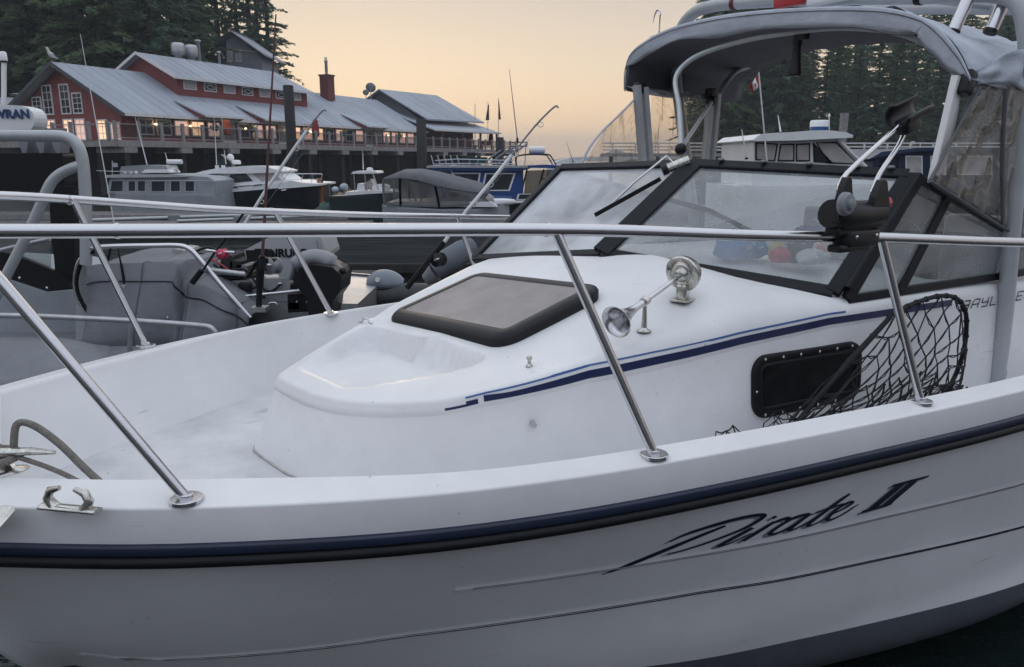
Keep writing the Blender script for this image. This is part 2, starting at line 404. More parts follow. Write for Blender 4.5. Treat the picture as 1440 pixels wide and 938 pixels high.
def hull_y(x, z):
    ys = []; zs = []
    for zz, xs, yy in LEVS:
        zs.append(zz); ys.append(float(np.interp(x, xs, yy)) if x >= xs[0] else 0.0)
    # smooth interpolation between levels
    i = max(0, min(len(zs) - 2, int(np.searchsorted(zs, z)) - 1))
    z0, z1 = zs[i], zs[i + 1]; t = min(1, max(0, (z - z0) / (z1 - z0)))
    y0, y1 = ys[i], ys[i + 1]
    m0 = (ys[i + 1] - ys[i - 1]) / (zs[i + 1] - zs[i - 1]) if i > 0 else (y1 - y0) / (z1 - z0)
    m1 = (ys[i + 2] - ys[i]) / (zs[i + 2] - zs[i]) if i + 2 < len(zs) else (y1 - y0) / (z1 - z0)
    h = z1 - z0
    v = (2*t**3 - 3*t*t + 1) * y0 + (t**3 - 2*t*t + t) * h * m0 + (-2*t**3 + 3*t*t) * y1 + (t**3 - t*t) * h * m1
    return max(0, v)
def stem_x(z): return interp(z, XS)
ZB = lambda x: interp(x, [(0, .40), (1, .35), (2.2, .265), (3, .19), (4.2, .115), (6.6, .05)])
def hull_grid(zf0, zf1, nv, side, ns=70):
    """rows from level zf0 to zf1 (functions of x)"""
    rows = []
    for j in range(nv + 1):
        v = j / nv; row = []
        for i in range(ns + 1):
            s_ = (i / ns) ** 1.35
            x = 1.0
            for _ in range(5):
                z = lerp(zf0(x), zf1(x), v); x0 = stem_x(z); x = x0 + (6.58 - x0) * s_
            y = hull_y(x, z) if i else 0
            row.append(Vector((x, side * y, z)))
        rows.append(row)
    return rows
h = MB()
for sd_ in (-1, 1): h.loft(hull_grid(lambda x: 1.0, ZB, 16, sd_))
tr = [Vector((6.58, s_ * hull_y(6.58, z), z)) for s_ in (-1,) for z in np.linspace(1.0, .05, 12)] + [Vector((6.58, hull_y(6.58, z), z)) for z in np.linspace(.05, 1.0, 12)]
h.add(tr, [tuple(range(len(tr)))])
h.build('hull', M['hull'], boat)
h = MB()
for sd_ in (-1, 1): h.loft(hull_grid(ZB, lambda x: -.74, 14, sd_))
h.build('hull_bottom', M['boot'], boat)
# moulded spray strakes
def strake(zf, x0, x1, w=.012, hgt=.012, side=-1):
    rows = []
    for i in range(61):
        x = lerp(x0, x1, i / 60); z = zf(x); k = sstep(0, .05, i / 60)
        y = hull_y(x, z); e = .0015 + k * w
        rows.append([Vector((x, side * (hull_y(x, z + hgt) + .001), z + hgt)), Vector((x, side * (y + e), z)), Vector((x, side * (y + e * .9), z - .004)), Vector((x, side * (hull_y(x, z - .006) + .0008), z - .006))])
    return rows
for sd_ in (-1, 1):
    h = MB(); h.loft(strake(lambda x: interp(x, [(.55, .52), (1.35, .60), (2.3, .59), (4, .45), (6.6, .42)]), .56, 6.55, .0006, .02, side=sd_)); h.build('spray_rail', M['hull'], boat)
    h = MB(); h.loft(strake(lambda x: interp(x, [(1.4, .80), (2.2, .768), (3.0, .738), (3.75, .70), (6.6, .66)]), 1.45, 6.55, .0006, .02, side=sd_)); h.build('spray_rail', M['hull'], boat)
# thin dark line painted under the lower strake
def ribbon(surf, x0, x1, z0, z1, off, n=60, taper=False):
    rows = []
    for i in range(n + 1):
        x = lerp(x0, x1, i / n)
        rows.append([surf(x, lerp(z0(x), z1(x), k / 3), off) for k in range(4)])
    return rows
def hull_pt(x, z, off): return Vector((x, -(hull_y(x, z) + off), z))
zl = lambda x: interp(x, [(.55, .52), (1.35, .60), (2.3, .59), (4, .45), (6.6, .42)])
h = MB(); h.loft(ribbon(hull_pt, .58, 6.5, lambda x: zl(x) + .002, lambda x: zl(x) - .010, .0028)); h.build('pinstripe', M['black'], boat)
zl2 = lambda x: interp(x, [(1.4, .80), (2.2, .768), (3.0, .738), (3.75, .70), (6.6, .66)])
h = MB(); h.loft(ribbon(hull_pt, 1.5, 6.5, lambda x: zl2(x) + .001, lambda x: zl2(x) - .008, .0028)); h.build('pinstripe', mat('grey_groove', (.20, .20, .22), .6), boat)

# ------------------------------------------------------------------ well deck, bow platform
d = MB()
rows = band([(lambda x: wallin(x) + .005, .852)])
pts = [r[0] for r in rows]; nn = len(pts) // 2
strip = [[pts[i], Vector((pts[i].x, 0, .852)), pts[-1 - i]] for i in range(nn + 1)]
d.loft(strip, smooth=False)
d.build('deck', M['deck'], boat)
d = MB()
rows = [r[0] for r in band([(lambda x: inner(x) - .004, 1.15)]) if r[0].x < .46]
k = len(rows); ring = rows
d.loft([[p for p in ring], [p + Vector((0, 0, -.29)) for p in ring]], smooth=False)
d.add([p for p in ring], [tuple(range(k))])
d.quad(ring[0], ring[-1], ring[-1] + Vector((0, 0, -.29)), ring[0] + Vector((0, 0, -.29)))
d.build('bow_platform', M['gel'], boat)

# ------------------------------------------------------------------ cabin trunk
SHO = [(1.352, 0), (1.355, .10), (1.380, .24), (1.435, .37), (1.515, .50), (1.61, .605), (1.76, .685), (2.0, .745), (2.3, .785), (2.75, .83), (3.2, .88), (3.8, .915), (4.3, .935), (5.2, .95), (6.3, .95)]
BAS = [(1.258, 0), (1.261, .10), (1.285, .22), (1.335, .345), (1.41, .48), (1.52, .605), (1.70, .715), (1.98, .79), (2.3, .825), (2.75, .87), (3.2, .91), (3.8, .94), (4.3, .955), (5.2, .965), (6.3, .965)]
# the front of the cabin is raked: it leads a little on the starboard side
def rake(x): return .15 * (1 - sstep(1.9, 2.9, x))
def SKW(v): return Vector((v.x - rake(v.x) * v.y, v.y, v.z))
SHF = [(1.352, 0), (1.353, .07), (1.356, .14), (1.375, .205), (1.50, .30), (1.62, .36), (1.76, .425), (1.90, .485), (2.05, .55), (2.35, .64), (2.75, .80), (3.2, .88), (4.3, .935), (6.3, .95)]
BAF = [(1.258, 0), (1.259, .07), (1.262, .15), (1.285, .235), (1.42, .36), (1.55, .44), (1.70, .515), (1.86, .58), (2.05, .645), (2.35, .73), (2.75, .86), (3.2, .91), (4.3, .955), (6.3, .965)]
sh = catmull([(a, b, 0) for a, b in SHO], 8); ba = catmull([(a, b, 0) for a, b in BAS], 8)
shf = catmull([(a, b, 0) for a, b in SHF], 8); baf = catmull([(a, b, 0) for a, b in BAF], 8)
def zfar(x): return interp(x, [(1.35, 1.140), (1.5, 1.160), (1.62, 1.19), (1.76, 1.225), (1.9, 1.265), (2.05, 1.30), (2.2, 1.345), (2.35, 1.39), (2.5, 1.425), (2.75, 1.455), (3.2, 1.46), (4, 1.43), (6.3, 1.38)])
def zside(x): return interp(x, [(1.35, 1.140), (1.45, 1.160), (1.55, 1.185), (1.67, 1.225), (2.0, 1.295), (2.3, 1.325), (2.75, 1.365), (3.2, 1.395), (4.0, 1.395), (6.3, 1.36)])
def zcen(x):
    return interp(x, [(1.35, 1.14), (1.95, 1.268), (2.77, 1.530), (2.9, 1.545), (3.1, 1.49), (4, 1.46), (6.3, 1.4)])
def sh_y(x): return float(np.interp(x, [p.x for p in sh], [p.y for p in sh]))
def sdf_rr(x, y, cx, cy, hx, hy, r):
    qx = abs(x - cx) - hx + r; qy = abs(y - cy) - hy + r
    return math.hypot(max(qx, 0), max(qy, 0)) + min(max(qx, qy), 0) - r
def rake(x): return .15 * (1 - sstep(1.9, 2.9, x))
def roof_z(x, y):
    ys = max(sh_y(x) if y <= 0 else float(np.interp(x, [p.x for p in shf], [p.y for p in shf])), .05); u = min(1, abs(y) / ys)
    zs = zside(x) if y <= 0 else zfar(x); zc = max(zcen(x), zs - .02)
    z = lerp(zc, zs, u ** 2.6)
    # foot well pressed into the front of the roof
    hx = .205; cx = 1.672
    ddd = sdf_rr(x, y, cx, -.005, hx, .37 - .17 * sstep(1.80, 1.45, x), .07)
    m_ = sstep(.020, -.016, ddd)
    zf = 1.138 + .03 * (x - 1.5)
    z = lerp(z, min(z, zf), m_)
    # flat seat under the hatch
    dh = sdf_rr(x - .02 * y, y, 2.2, .03, .30, .45, .10)
    zh = 1.262 + .318 * (x - rake(x) * y - 1.93)
    return lerp(z, min(z, zh), sstep(.05, -.01, dh))
def rad(x): return lerp(.015, .06, sstep(1.5, 2.4, x))
def trunk_rings(sgn):
    cols = []
    for p, b in zip(*((sh, ba) if sgn < 0 else (shf, baf))):
        P = Vector((p.x, sgn * p.y, 0)); spx = max(1.98, p.x); SP = Vector((spx, 0, 0)); Lh = (SP - P).length
        zs = zside(p.x) if sgn < 0 else zfar(p.x)
        RR = rad(p.x); zwt = zs - RR
        col = []
        Bv = Vector((b.x, sgn * b.y, .845))
        Bv2 = P.lerp(Bv, .93); 
        lin = lambda z: (zwt - z) / (zwt - .866)
        for k, (q, z) in enumerate([(1.07, .845), (1.025, .851), (1.0, .866), (lin(.905) - .015, .905), (lin(.96) - .035, .96), (lin(1.03) - .05, 1.03), (lin(zwt - .037) - .05, zwt - .037), (lin(zwt - .033) - .045, zwt - .033), (lin(zwt - .030) + .012, zwt - .030), (lin(zwt - .010), zwt - .010)]):
            v = P.lerp(Vector((b.x, sgn * b.y, 0)), q); v.z = min(z, zwt - .008); col.append(v)
        rr = RR
        for e in (0, .002, .006, .011, .017, .024, .035, .05, .065, .08, .105, .135, .17, .21, .25, .29, .33, .37, .41, .45, .5, .55, .6, .65, .7, .76, .82, .88, .94, 1.0):
            dist = e if e <= .135 else lerp(.135, Lh, (e - .135) / (1 - .135)) if Lh > .135 else min(e, Lh)
            cut = .11 if p.x > 4.08 else 9                     # aft of the dash the cockpit is open between low coamings
            t = min(1, min(dist, cut) / Lh); v = P.lerp(SP, t)
            z = roof_z(v.x, v.y)
            if dist > cut: z = lerp(z, .862, min(1, (dist - cut) / .25)) if dist - cut < .25 else .862
            if dist > cut + .25: v = P.lerp(SP, min(1, (cut + (dist - cut - .25) * Lh / max(.1, Lh - cut - .25) * (Lh - cut) / Lh) / Lh))
            if dist < rr: z -= rr - math.sqrt(max(0, rr * rr - (rr - dist) ** 2))
            v.z = z; col.append(v)
        cols.append([SKW(v) for v in col])
    return cols
c = MB()
c.loft(trunk_rings(-1)); c.loft(trunk_rings(1))
cab = c.build('cabin', M['gel'], boat)
bj = [SKW(Vector((p.x - .004, s_ * p.y, .856))) for s_, l_ in ((-1, ba[::-1]), (1, baf[1:])) for p in l_ if p.x < 3.4]
c = MB(); c.tube(bj, .0045, 6); c.build('base_joint', mat('sealant', (.50, .49, .47), .6, vary=.4, scale=20), boat)

def wall_pt(x, z, off, sgn=-1):
    """point on the cabin side"""
    ys = sh_y(x); yb = float(np.interp(x, [p.x for p in ba], [p.y for p in ba]))
    rr_ = rad(x); zw = zside(x) - rr_
    lin = lambda q_: (zw - q_) / (zw - .866)
    tabz = [.866, .905, .96, 1.03, zw - .037, zw - .033, zw - .030, zw - .010, zw]; tabq = [1.0, lin(.905) - .015, lin(.96) - .035, lin(1.03) - .05, lin(zw - .037) - .05, lin(zw - .033) - .045, lin(zw - .030) + .012, lin(zw - .010), 0]
    if z <= zw: q = float(np.interp(z, tabz, tabq)); y = lerp(ys, yb, q)
    else:
        dz = min(rr_, z - zw); y = ys - (rr_ - math.sqrt(max(0, rr_ ** 2 - dz ** 2)))
    return SKW(Vector((x, sgn * (y + off), z + (off if z > zw + .02 else 0))))
def roof_at(x, y): return roof_z(x + rake(x) * y, y)
ztop = lambda x: zside(x) - lerp(.010, .040, sstep(1.55, 2.7, x))
c = MB(); c.loft(ribbon(wall_pt, 1.665, 4.02, lambda x: ztop(x) - .012 * sstep(1.6, 1.76, x), lambda x: ztop(x) - .014 - .026 * sstep(1.3, 2.1, x), .0025, 90))
c.build('stripe', M['stripe'], boat)
c = MB(); c.loft(ribbon(wall_pt, 1.62, 1.65, lambda x: ztop(x) - .010, lambda x: ztop(x) - .026, .0025, 6)); c.loft(ribbon(wall_pt, 1.57, 1.62, lambda x: ztop(x) - .018, lambda x: ztop(x) - .026, .0025, 6))
c.build('worn_stripe_end', M['stripe'], boat)
c = MB(); c.loft(ribbon(wall_pt, 1.62, 3.3, lambda x: ztop(x) + .004, lambda x: ztop(x) - .001, .0025, 90)); c.build('pinstripe', M['thin'], boat)

# ------------------------------------------------------------------ porthole
def porthole():
    x0, x1, zc, hz = 2.80, 3.40, None, .122
    zc = lambda x: interp(x, [(2.8, 1.112), (3.40, 1.112)])
    def ring(ins, off, r=.07, n=6):
        out_ = []
        hx = (x1 - x0) / 2 - ins; hh = hz - ins; r = max(.012, r - ins); cx = (x0 + x1) / 2
        for q, (sx, sz) in enumerate(((1, 1), (-1, 1), (-1, -1), (1, -1))):
            for k in range(n + 1):
                a = math.pi / 2 * (q + k / n)
                x = cx + sx * (hx - r) + r * math.cos(a); z = zc(x) + sz * (hh - r) + r * math.sin(a)
                out_.append(wall_pt(x, z, off))
            # sample straight runs
        return out_
    b = MB(); b.loft([ring(0, .002), ring(.002, .012), ring(.006, .015), ring(.026, .015), ring(.030, .010), ring(.034, .018), ring(.042, .018), ring(.046, .010)], closed=True)
    f = b.build('porthole', M['rubblack'], boat)
    b = MB(); r_ = ring(.045, .012); b.add(r_, [tuple(range(len(r_)))]); b.build('pane', mat('dark_port_glass', (.004, .005, .006), .2, spec=.25), f)
    b = MB()
    for x in (2.86, 2.95, 3.04, 3.14, 3.24, 3.33):
        for sz in (1, -1):
            p = wall_pt(x, zc(x) + sz * (hz - .016), .016)
            b.ball(p, (.006, .003, .006), 5)
    p = wall_pt(2.816, 1.10, .016); b.ball(p, (.006, .003, .006), 5)
    b.build('screw', M['steel'], f)
porthole()

# ------------------------------------------------------------------ deck hatch
def hatch():
    x0, x1, y0, y1 = 1.955, 2.44, -.375, .43
    cx, cy = (x0 + x1) / 2, (y0 + y1) / 2
    def ring(ins, up, r=.075, n=7):
        o = []; hx = (x1 - x0) / 2 - ins; hy = (y1 - y0) / 2 - ins; r = max(.02, r - ins)
        for q, (sx, sy) in enumerate(((1, 1), (-1, 1), (-1, -1), (1, -1))):
            for k in range(n + 1):
                a = math.pi / 2 * (q + k / n)
                x = cx + sx * (hx - r) + r * math.cos(a); y = cy + sy * (hy - r) + r * math.sin(a)
                # flat lid on the crowned roof
                xs = x - .13 * y
                z = 1.252 + .318 * (xs - 1.93) + up
                if up < 0: z = roof_at(xs, y) - .02
                o.append(Vector((xs, y, z)))
        return o
    b = MB(); b.loft([ring(-.004, -1), ring(-.004, .022), ring(.004, .034), ring(.016, .042), ring(.05, .044), ring(.056, .040), ring(.060, .039)], closed=True)
    f = b.build('hatch', M['plastic'], boat)
    b = MB(); r_ = ring(.055, .0402); b.add(r_, [tuple(range(len(r_)))]); b.build('hatch_pane', M['hatch'], f)
hatch()

# ------------------------------------------------------------------ windscreen
Cb, Ct = Vector((2.77, 0, 1.535)), Vector((3.33, 0, 1.925))
Nb, Nt_ = Vector((3.30, -.82, 1.425)), Vector((3.70, -.85, 1.885))
Fb, Ft = Vector((2.60, .84, 1.435)), Vector((3.17, .85, 1.90))
def frame(parts, name='windscreen_frame', w=.045, t=.03):
    b = MB()
    for a, c_, ww in parts: b.beam(a, c_, t, ww)
    return b.build(name, M['black'], boat, bevel=.004)
def bar(b, a, c_, w, t, nrm):
    """flat bar whose wide face lies in the glass plane"""
    b.beam(a, c_, t, w, up=(Vector(c_) - Vector(a)).cross(Vector(nrm)))
def panel(A, B, C, D, wb=.05, name='windscreen_pane', key='glass'):
    pass
b = MB()
n1 = (Nb - Cb).cross(Ct - Cb).normalized(); n2 = (Cb - Fb).cross(Ft - Fb).normalized()
bar(b, Cb, Nb, .055, .03, n1); bar(b, Ct, Nt_, .05, .035, n1); bar(b, Cb + n1 * .004, Ct + n1 * .004, .085, .035, n1); bar(b, Nb, Nt_, .06, .035, n1)
bar(b, Cb, Fb, .04, .03, n2); bar(b, Ct, Ft, .045, .035, n2); bar(b, Fb, Ft, .045, .035, n2)
wf = b.build('windscreen_frame', M['black'], boat, bevel=.005)
b = MB(); b.quad(Cb, Nb, Nt_, Ct); b.build('windscreen_pane', M['glass'], boat)
b = MB(); b.quad(Fb, Cb, Ct, Ft); b.build('windscreen_pane', M['glass_dew_sky'], boat)
# rubber gasket to the roof under the bottom rail
b = MB()
for a, c_ in ((Cb, Nb), (Fb, Cb)):
    r0 = []; r1 = []
    for i in range(13):
        p = a.lerp(c_, i / 12); r0.append(p + Vector((0, 0, .01))); r1.append(Vector((p.x - .01, p.y, roof_at(p.x, p.y) - .01)))
    b.loft([r0, r1])
b.build('windscreen_gasket', M['rubblack'], boat)
# side wing windows (port and starboard)
for sg in (-1, 1):
    A = Vector((3.34, sg * .86, 1.40)) if sg < 0 else Vector((2.64, .88, 1.42))
    B_ = Vector((3.73, sg * .87, 1.875)) if sg < 0 else Vector((3.18, .88, 1.89))
    Cc = Vector((4.45, sg * .93, 1.62)); D = Vector((5.0, sg * .945, 1.42)); E0 = Vector((4.9, sg * .945, 1.37)) 
    nn = Vector((0, sg, 0.08))
    b = MB()
    bar(b, A, B_, .05, .03, nn); bar(b, B_, Cc, .03, .03, nn); bar(b, Cc, D, .03, .03, nn); bar(b, A + Vector((0, 0, .0)), D, .035, .03, nn)
    m0 = A.lerp(D, .20); m1 = B_.lerp(Cc, .30); bar(b, m0, m1, .045, .032, nn)
    b.build('side_window_frame', M['black'], boat, bevel=.004)
    b = MB(); b.quad(A, D, Cc, B_); b.build('side_window', M['glass2'], boat)
# hinge cover on the near corner
b = MB(); b.beam(Nb.lerp(Nt_, .03) + Vector((.03, -.03, 0)), Nb.lerp(Nt_, .99) + Vector((.03, -.025, 0)), .05, .05); b.build('corner_post', M['black'], boat, bevel=.01)
# canvas snaps along the top rail
b = MB()
for i in (2, 5, 8, 11, 13):
    p = Ct.lerp(Nt_, i / 14) + Vector((-.005, 0, .03)); b.ball(p, (.022, .012, .008), 6)
b.build('snap', M['greyplastic'], boat)
# wiper
wm = Ct.lerp(Cb, .10) + Vector((-.02, .04, .03))
b = MB(); b.tube([wm + Vector((.05, -.03, .03)), wm + Vector((-.03, .03, -.01))], .024, 14); wp = b.build('wiper', M['chrome'], boat)
b = MB(); b.tube([wm + Vector((-.03, .03, -.01)), wm + Vector((-.05, .045, -.02))], .026, 14); b.build('motor_cap', M['plastic'], wp)
gp = lambda u, v, o=.02: Fb.lerp(Cb, u).lerp(Ft.lerp(Ct, u), v) - n2 * o * (1 if n2.x > 0 else -1)
b = MB(); b.tube([wm, wm + Vector((-.02, .05, .05)), gp(.80, .72, .05), gp(.74, .56, .02)], .006, 6); b.build('wiper_arm', M['steel'], wp)
b = MB(); b.beam(gp(.70, .40), gp(.905, .80), .012, .02); b.build('wiper_blade', M['rubblack'], wp)

# ------------------------------------------------------------------ bow rail
NR = [(.18, -.30, 1.80), (.30, -.47, 1.80), (.53, -.655, 1.797), (1.08, -.885, 1.789), (1.77, -1.095, 1.772), (2.3, -1.21, 1.74), (2.82, -1.295, 1.712), (3.5, -1.395, 1.667), (4.2, -1.42, 1.63), (4.9, -1.43, 1.58), (5.3, -1.44, 1.45), (5.42, -1.44, 1.17)]
FR = [(.18, .30, 1.80), (.30, .45, 1.82), (.53, .60, 1.825), (1.0, .86, 1.77), (1.30, .95, 1.735), (1.62, 1.05, 1.705), (2.1, 1.17, 1.665), (2.8, 1.28, 1.62), (3.4, 1.36, 1.57), (3.7, 1.40, 1.45), (3.8, 1.40, 1.17)]
path = NR[::-1] + [(.10, -.13, 1.80), (.085, 0, 1.80), (.10, .13, 1.80)] + FR
b = MB(); b.tube(catmull(path, 8), .0165, 16); rail = b.build('bow_rail', M['steel'], boat)
stn = [((.45, -.61, 1.798), (.825, -.815, 1.153)), ((1.72, -1.08, 1.773), (1.963, -1.222, 1.156)), ((2.82, -1.295, 1.712), (3.041, -1.36, 1.158)),
       ((.765, .73, 1.797), (.982, .922, 1.158)), ((1.62, 1.05, 1.705), (1.911, 1.173, 1.158)), ((2.73, 1.265, 1.625), (2.95, 1.35, 1.158)), ((4.1, -1.415, 1.635), (4.4, -1.45, 1.158))]
for a, c_ in stn:
    b = MB(); b.tube([a, c_], .0135, 14); s_ = b.build('stanchion', M['steel'], rail)
    b = MB(); b.lathe([(.039, -.006), (.039, .0025), (.037, .004), (.017, .0045), (.0165, .012), (.0138, .014)], Matrix.Translation(Vector(c_)), 28, smooth=False); b.build('base_flange', M['steel'], rail)
for a in ((1.70, -1.073, 1.774), (.75, -.755, 1.794), (1.60, 1.045, 1.707), (.75, .72, 1.798), (2.70, 1.26, 1.628)):
    b = MB()
    i = min(range(len(path)), key=lambda i: (Vector(path[i]) - Vector(a)).length)
    t = (Vector(path[min(i + 1, len(path) - 1)]) - Vector(path[i - 1])).normalized()
    b.tube([Vector(a) - t * .004, Vector(a) + t * .004], .0185, 14)
    b.build('rail_joint', M['steel'], rail)

# ------------------------------------------------------------------ cleat, fairlead and plate at the bow
b = MB(); cz = 1.153
b.lathe([(.05, 0), (.05, .004), (.03, .01), (.022, .03), (.02, .045)], Matrix.Translation((.44, -.385, cz)) @ Matrix.Diagonal((1.5, .8, 1, 1)), 20)
b.tube([(.30, -.30, cz + .052), (.36, -.335, cz + .060), (.44, -.385, cz + .058), (.52, -.432, cz + .060), (.575, -.466, cz + .056)], [.008, .014, .018, .014, .007], 10, flat=.7)
b.build('cleat', M['chrome'], boat)
b = MB(); c0 = Vector((.585, -.735, 1.158)); tdir = Vector((.72, -.69, 0)).normalized(); nd = Vector((tdir.y, -tdir.x, 0))
b.tube([c0 - tdir * .075, c0 + tdir * .075], .016, 10, flat=.45)
for s_ in (-1, 1):
    b.tube([c0 + tdir * s_ * .04, c0 + tdir * s_ * .055 + Vector((0, 0, .022)), c0 + tdir * s_ * .045 + Vector((0, 0, .042)), c0 + tdir * s_ * .020 + Vector((0, 0, .050))], [.014, .011, .010, .006], 8)
b.build('fairlead', M['chrome'], boat)
b = MB(); b.prism([(.28, -.55, 1.158), (.47, -.655, 1.156), (.475, -.675, 1.15), (.44, -.69, 1.12), (.25, -.60, 1.10)], (.004, -.012, .012)); b.build('bow_plate', M['chrome'], boat)

# ------------------------------------------------------------------ small fittings on the roof
def eye(x, y, dx, dy):
    z = roof_at(x, y); b = MB(); t = Vector((dx, dy, 0)).normalized()
    u = Vector((x, y, z))
    b.tube([u - t * .035, u - t * .02 + Vector((0, 0, .003)), u - t * .013 + Vector((0, 0, .016)), u + Vector((0, 0, .021)), u + t * .013 + Vector((0, 0, .016)), u + t * .02 + Vector((0, 0, .003)), u + t * .035], .0045, 8)
    b.build('pad_eye', M['steel'], boat)
eye(1.80, .42, .55, -.83)
b = MB(); z = roof_at(1.97, -.60); b.lathe([(.012, 0), (.012, .004), (.006, .008), (.006, .022), (.010, .026), (.010, .034), (.004, .036)], Matrix.Translation((1.97, -.60, z)), 12); b.build('stud', M['chrome'], boat)
b = MB(); p = wall_pt(1.80, 1.11, .0); b.tube([p, p + Vector((-.008, -.022, -.004))], .009, 10); b.build('drain_fitting', M['steel'], boat)

# ------------------------------------------------------------------ air horn
def horn():
    base = Vector((2.66, -.62, roof_at(2.66, -.62)))
    b = MB()
    b.rbox(base + Vector((0, 0, .004)), (.085, .075, .008), .008, Matrix.Rotation(R(20), 3, 'Z'))
    b.rbox(base + Vector((0, 0, .035)), (.05, .045, .06), .015, Matrix.Rotation(R(20), 3, 'Z'))
    hr = b.build('air_horn', M['chrome'], boat)
    ctr = base + Vector((0, 0, .106)); mouth = Vector((2.235, -.735, 1.412))
    ax = (mouth - ctr).normalized()
    q = ax.to_track_quat('Z', 'Y').to_matrix().to_4x4(); q.translation = ctr
    b = MB(); b.lathe([(.0, -.045), (.036, -.042), (.058, -.03), (.066, -.012), (.067, .0), (.070, .004), (.070, .012), (.064, .016), (.046, .012), (.042, .022), (.038, .022), (.034, .014), (.026, .016), (.024, .03), (.012, .034)], q, 32); b.build('diaphragm_housing', M['chrome'], hr)
    L = (mouth - ctr).length
    b = MB(); b.lathe([(.0085, .03), (.0095, L * .5), (.011, L * .62), (.0135, L * .75), (.020, L * .84), (.032, L * .92), (.046, L * .97), (.057, L), (.0585, L + .002), (.0555, L + .002), (.044, L * .965), (.030, L * .91), (.016, L * .85), (.009, L * .74), (.002, L * .65)], q, 32); b.build('trumpet', M['steel'], hr)
    f = ctr.lerp(mouth, .60); b = MB()
    b.tube([f - ax * .012, f + ax * .012], .017, 16)
    fz = roof_at(f.x, f.y)
    b.tube([f, Vector((f.x, f.y, fz + .012))], [.006, .011], 10); b.lathe([(.026, 0), (.026, .003), (.014, .008), (.011, .014)], Matrix.Translation((f.x, f.y, fz)), 16)
    b.build('support_foot', M['chrome'], hr)
horn()

# ------------------------------------------------------------------ lettering
def strokes(name, lines, m, surf, off, origin, su, sv, slant=0, parent=None):
    """flat pen strokes: list of (points, widths) in letter units, laid on a surface"""
    b = MB()
    for pts, ws in lines:
        pc = catmull([(p[0], p[1], 0) for p in pts], 6) if len(pts) > 2 else [Vector((*p, 0)) for p in pts]
        wl = np.interp(np.linspace(0, 1, len(pc)), np.linspace(0, 1, len(ws)), ws)
        r = []
        for i, p in enumerate(pc):
            t = (pc[min(i + 1, len(pc) - 1)] - pc[max(0, i - 1)])
            t = t.normalized() if t.length > 1e-6 else Vector((1, 0, 0)); n_ = Vector((-t.y, t.x, 0))
            row = []
            for s_ in (-1, 0, 1):
                q = p + n_ * wl[i] / 2 * s_
                row.append(surf(origin[0] + (q.x + slant * q.y) * su, origin[1] + q.y * sv, off))
            r.append(row)
        b.loft(r)
    return b.build(name, m, parent)
# name on the bow: units are photograph-like, baseline rising
name_strokes = [
 ([(0, 0), (.9, .55), (2.2, 1.45), (3.6, 2.35), (4.7, 2.95)], [.16, .34, .34, .30, .22]),                     # P stem with tail
 ([(2.2, 2.35), (3.0, 2.95), (4.6, 3.4), (6.0, 3.45), (6.6, 3.1), (6.0, 2.3), (4.6, 1.55), (3.2, 1.05), (2.4, .95)], [.10, .26, .30, .26, .28, .26, .20, .14, .08]),
 ([(6.3, 2.05), (5.3, 1.1), (4.9, .72), (5.4, .75), (6.4, 1.45)], [.30, .30, .22, .14, .10]),
 ([(7.15, 2.65), (7.35, 2.8)], [.24, .24]),
 ([(7.4, 2.2), (6.7, 1.4), (6.1, .72)], [.26, .30, .26]),
 ([(6.5, 1.25), (7.3, 2.05), (8.0, 2.3), (8.2, 2.05)], [.10, .20, .28, .26]),
 ([(9.3, 2.2), (8.5, 2.15), (7.7, 1.4), (7.5, .85), (8.1, .85), (9.0, 1.6), (9.4, 2.2)], [.26, .26, .24, .24, .20, .18, .2]),
 ([(9.4, 2.2), (8.8, 1.35), (8.55, .8), (9.1, .9), (9.9, 1.6)], [.28, .28, .22, .14, .10]),
 ([(11.4, 3.4), (10.6, 2.4), (9.8, 1.3), (9.6, .85), (10.1, .85), (10.9, 1.45)], [.22, .28, .28, .22, .14, .10]),
 ([(9.7, 2.15), (10.5, 2.3), (11.3, 2.4)], [.14, .20, .16]),
 ([(10.7, 1.45), (11.4, 1.75), (11.9, 2.2), (11.6, 2.4), (11.0, 1.9), (10.7, 1.1), (11.0, .85), (11.7, 1.2), (12.4, 1.9)], [.14, .18, .22, .22, .26, .26, .20, .16, .08]),
]
numeral = [
 ([(12.9, .8), (13.9, .85), (14.9, .9)], [.26, .26, .26]),
 ([(13.55, .9), (14.3, 2.1), (14.85, 3.0)], [.50, .50, .50]),
 ([(14.5, .9), (15.2, 2.1), (15.75, 3.0)], [.50, .50, .50]),
 ([(14.2, 3.05), (15.4, 3.1), (16.7, 3.12)], [.24, .26, .18]),
]
def on_hull_side(x, z, off): return hull_pt(x, z, off)
ORG = (1.90, .765); SU = .0725; SV = .0385
def up_line(surf): return surf
def name_surf(x, z, off):
    # the baseline follows the sheer a little
    return hull_pt(x, z - .004 * (x - 1.9), off)
shadow_m = mat('silver_lettering_edge', (.22, .25, .29), .35)
strokes('name_lettering_edge', [([(p[0] - .22, p[1] - .16) for p in a], [q * 1.15 for q in w]) for a, w in name_strokes + numeral], shadow_m, name_surf, .0016, ORG, SU, SV, parent=boat)
strokes('name_lettering', [(a, [q * 1.15 for q in w]) for a, w in name_strokes + numeral], mat('black_vinyl_lettering', (.008, .012, .022), .3), name_surf, .0028, ORG, SU, SV, parent=boat)
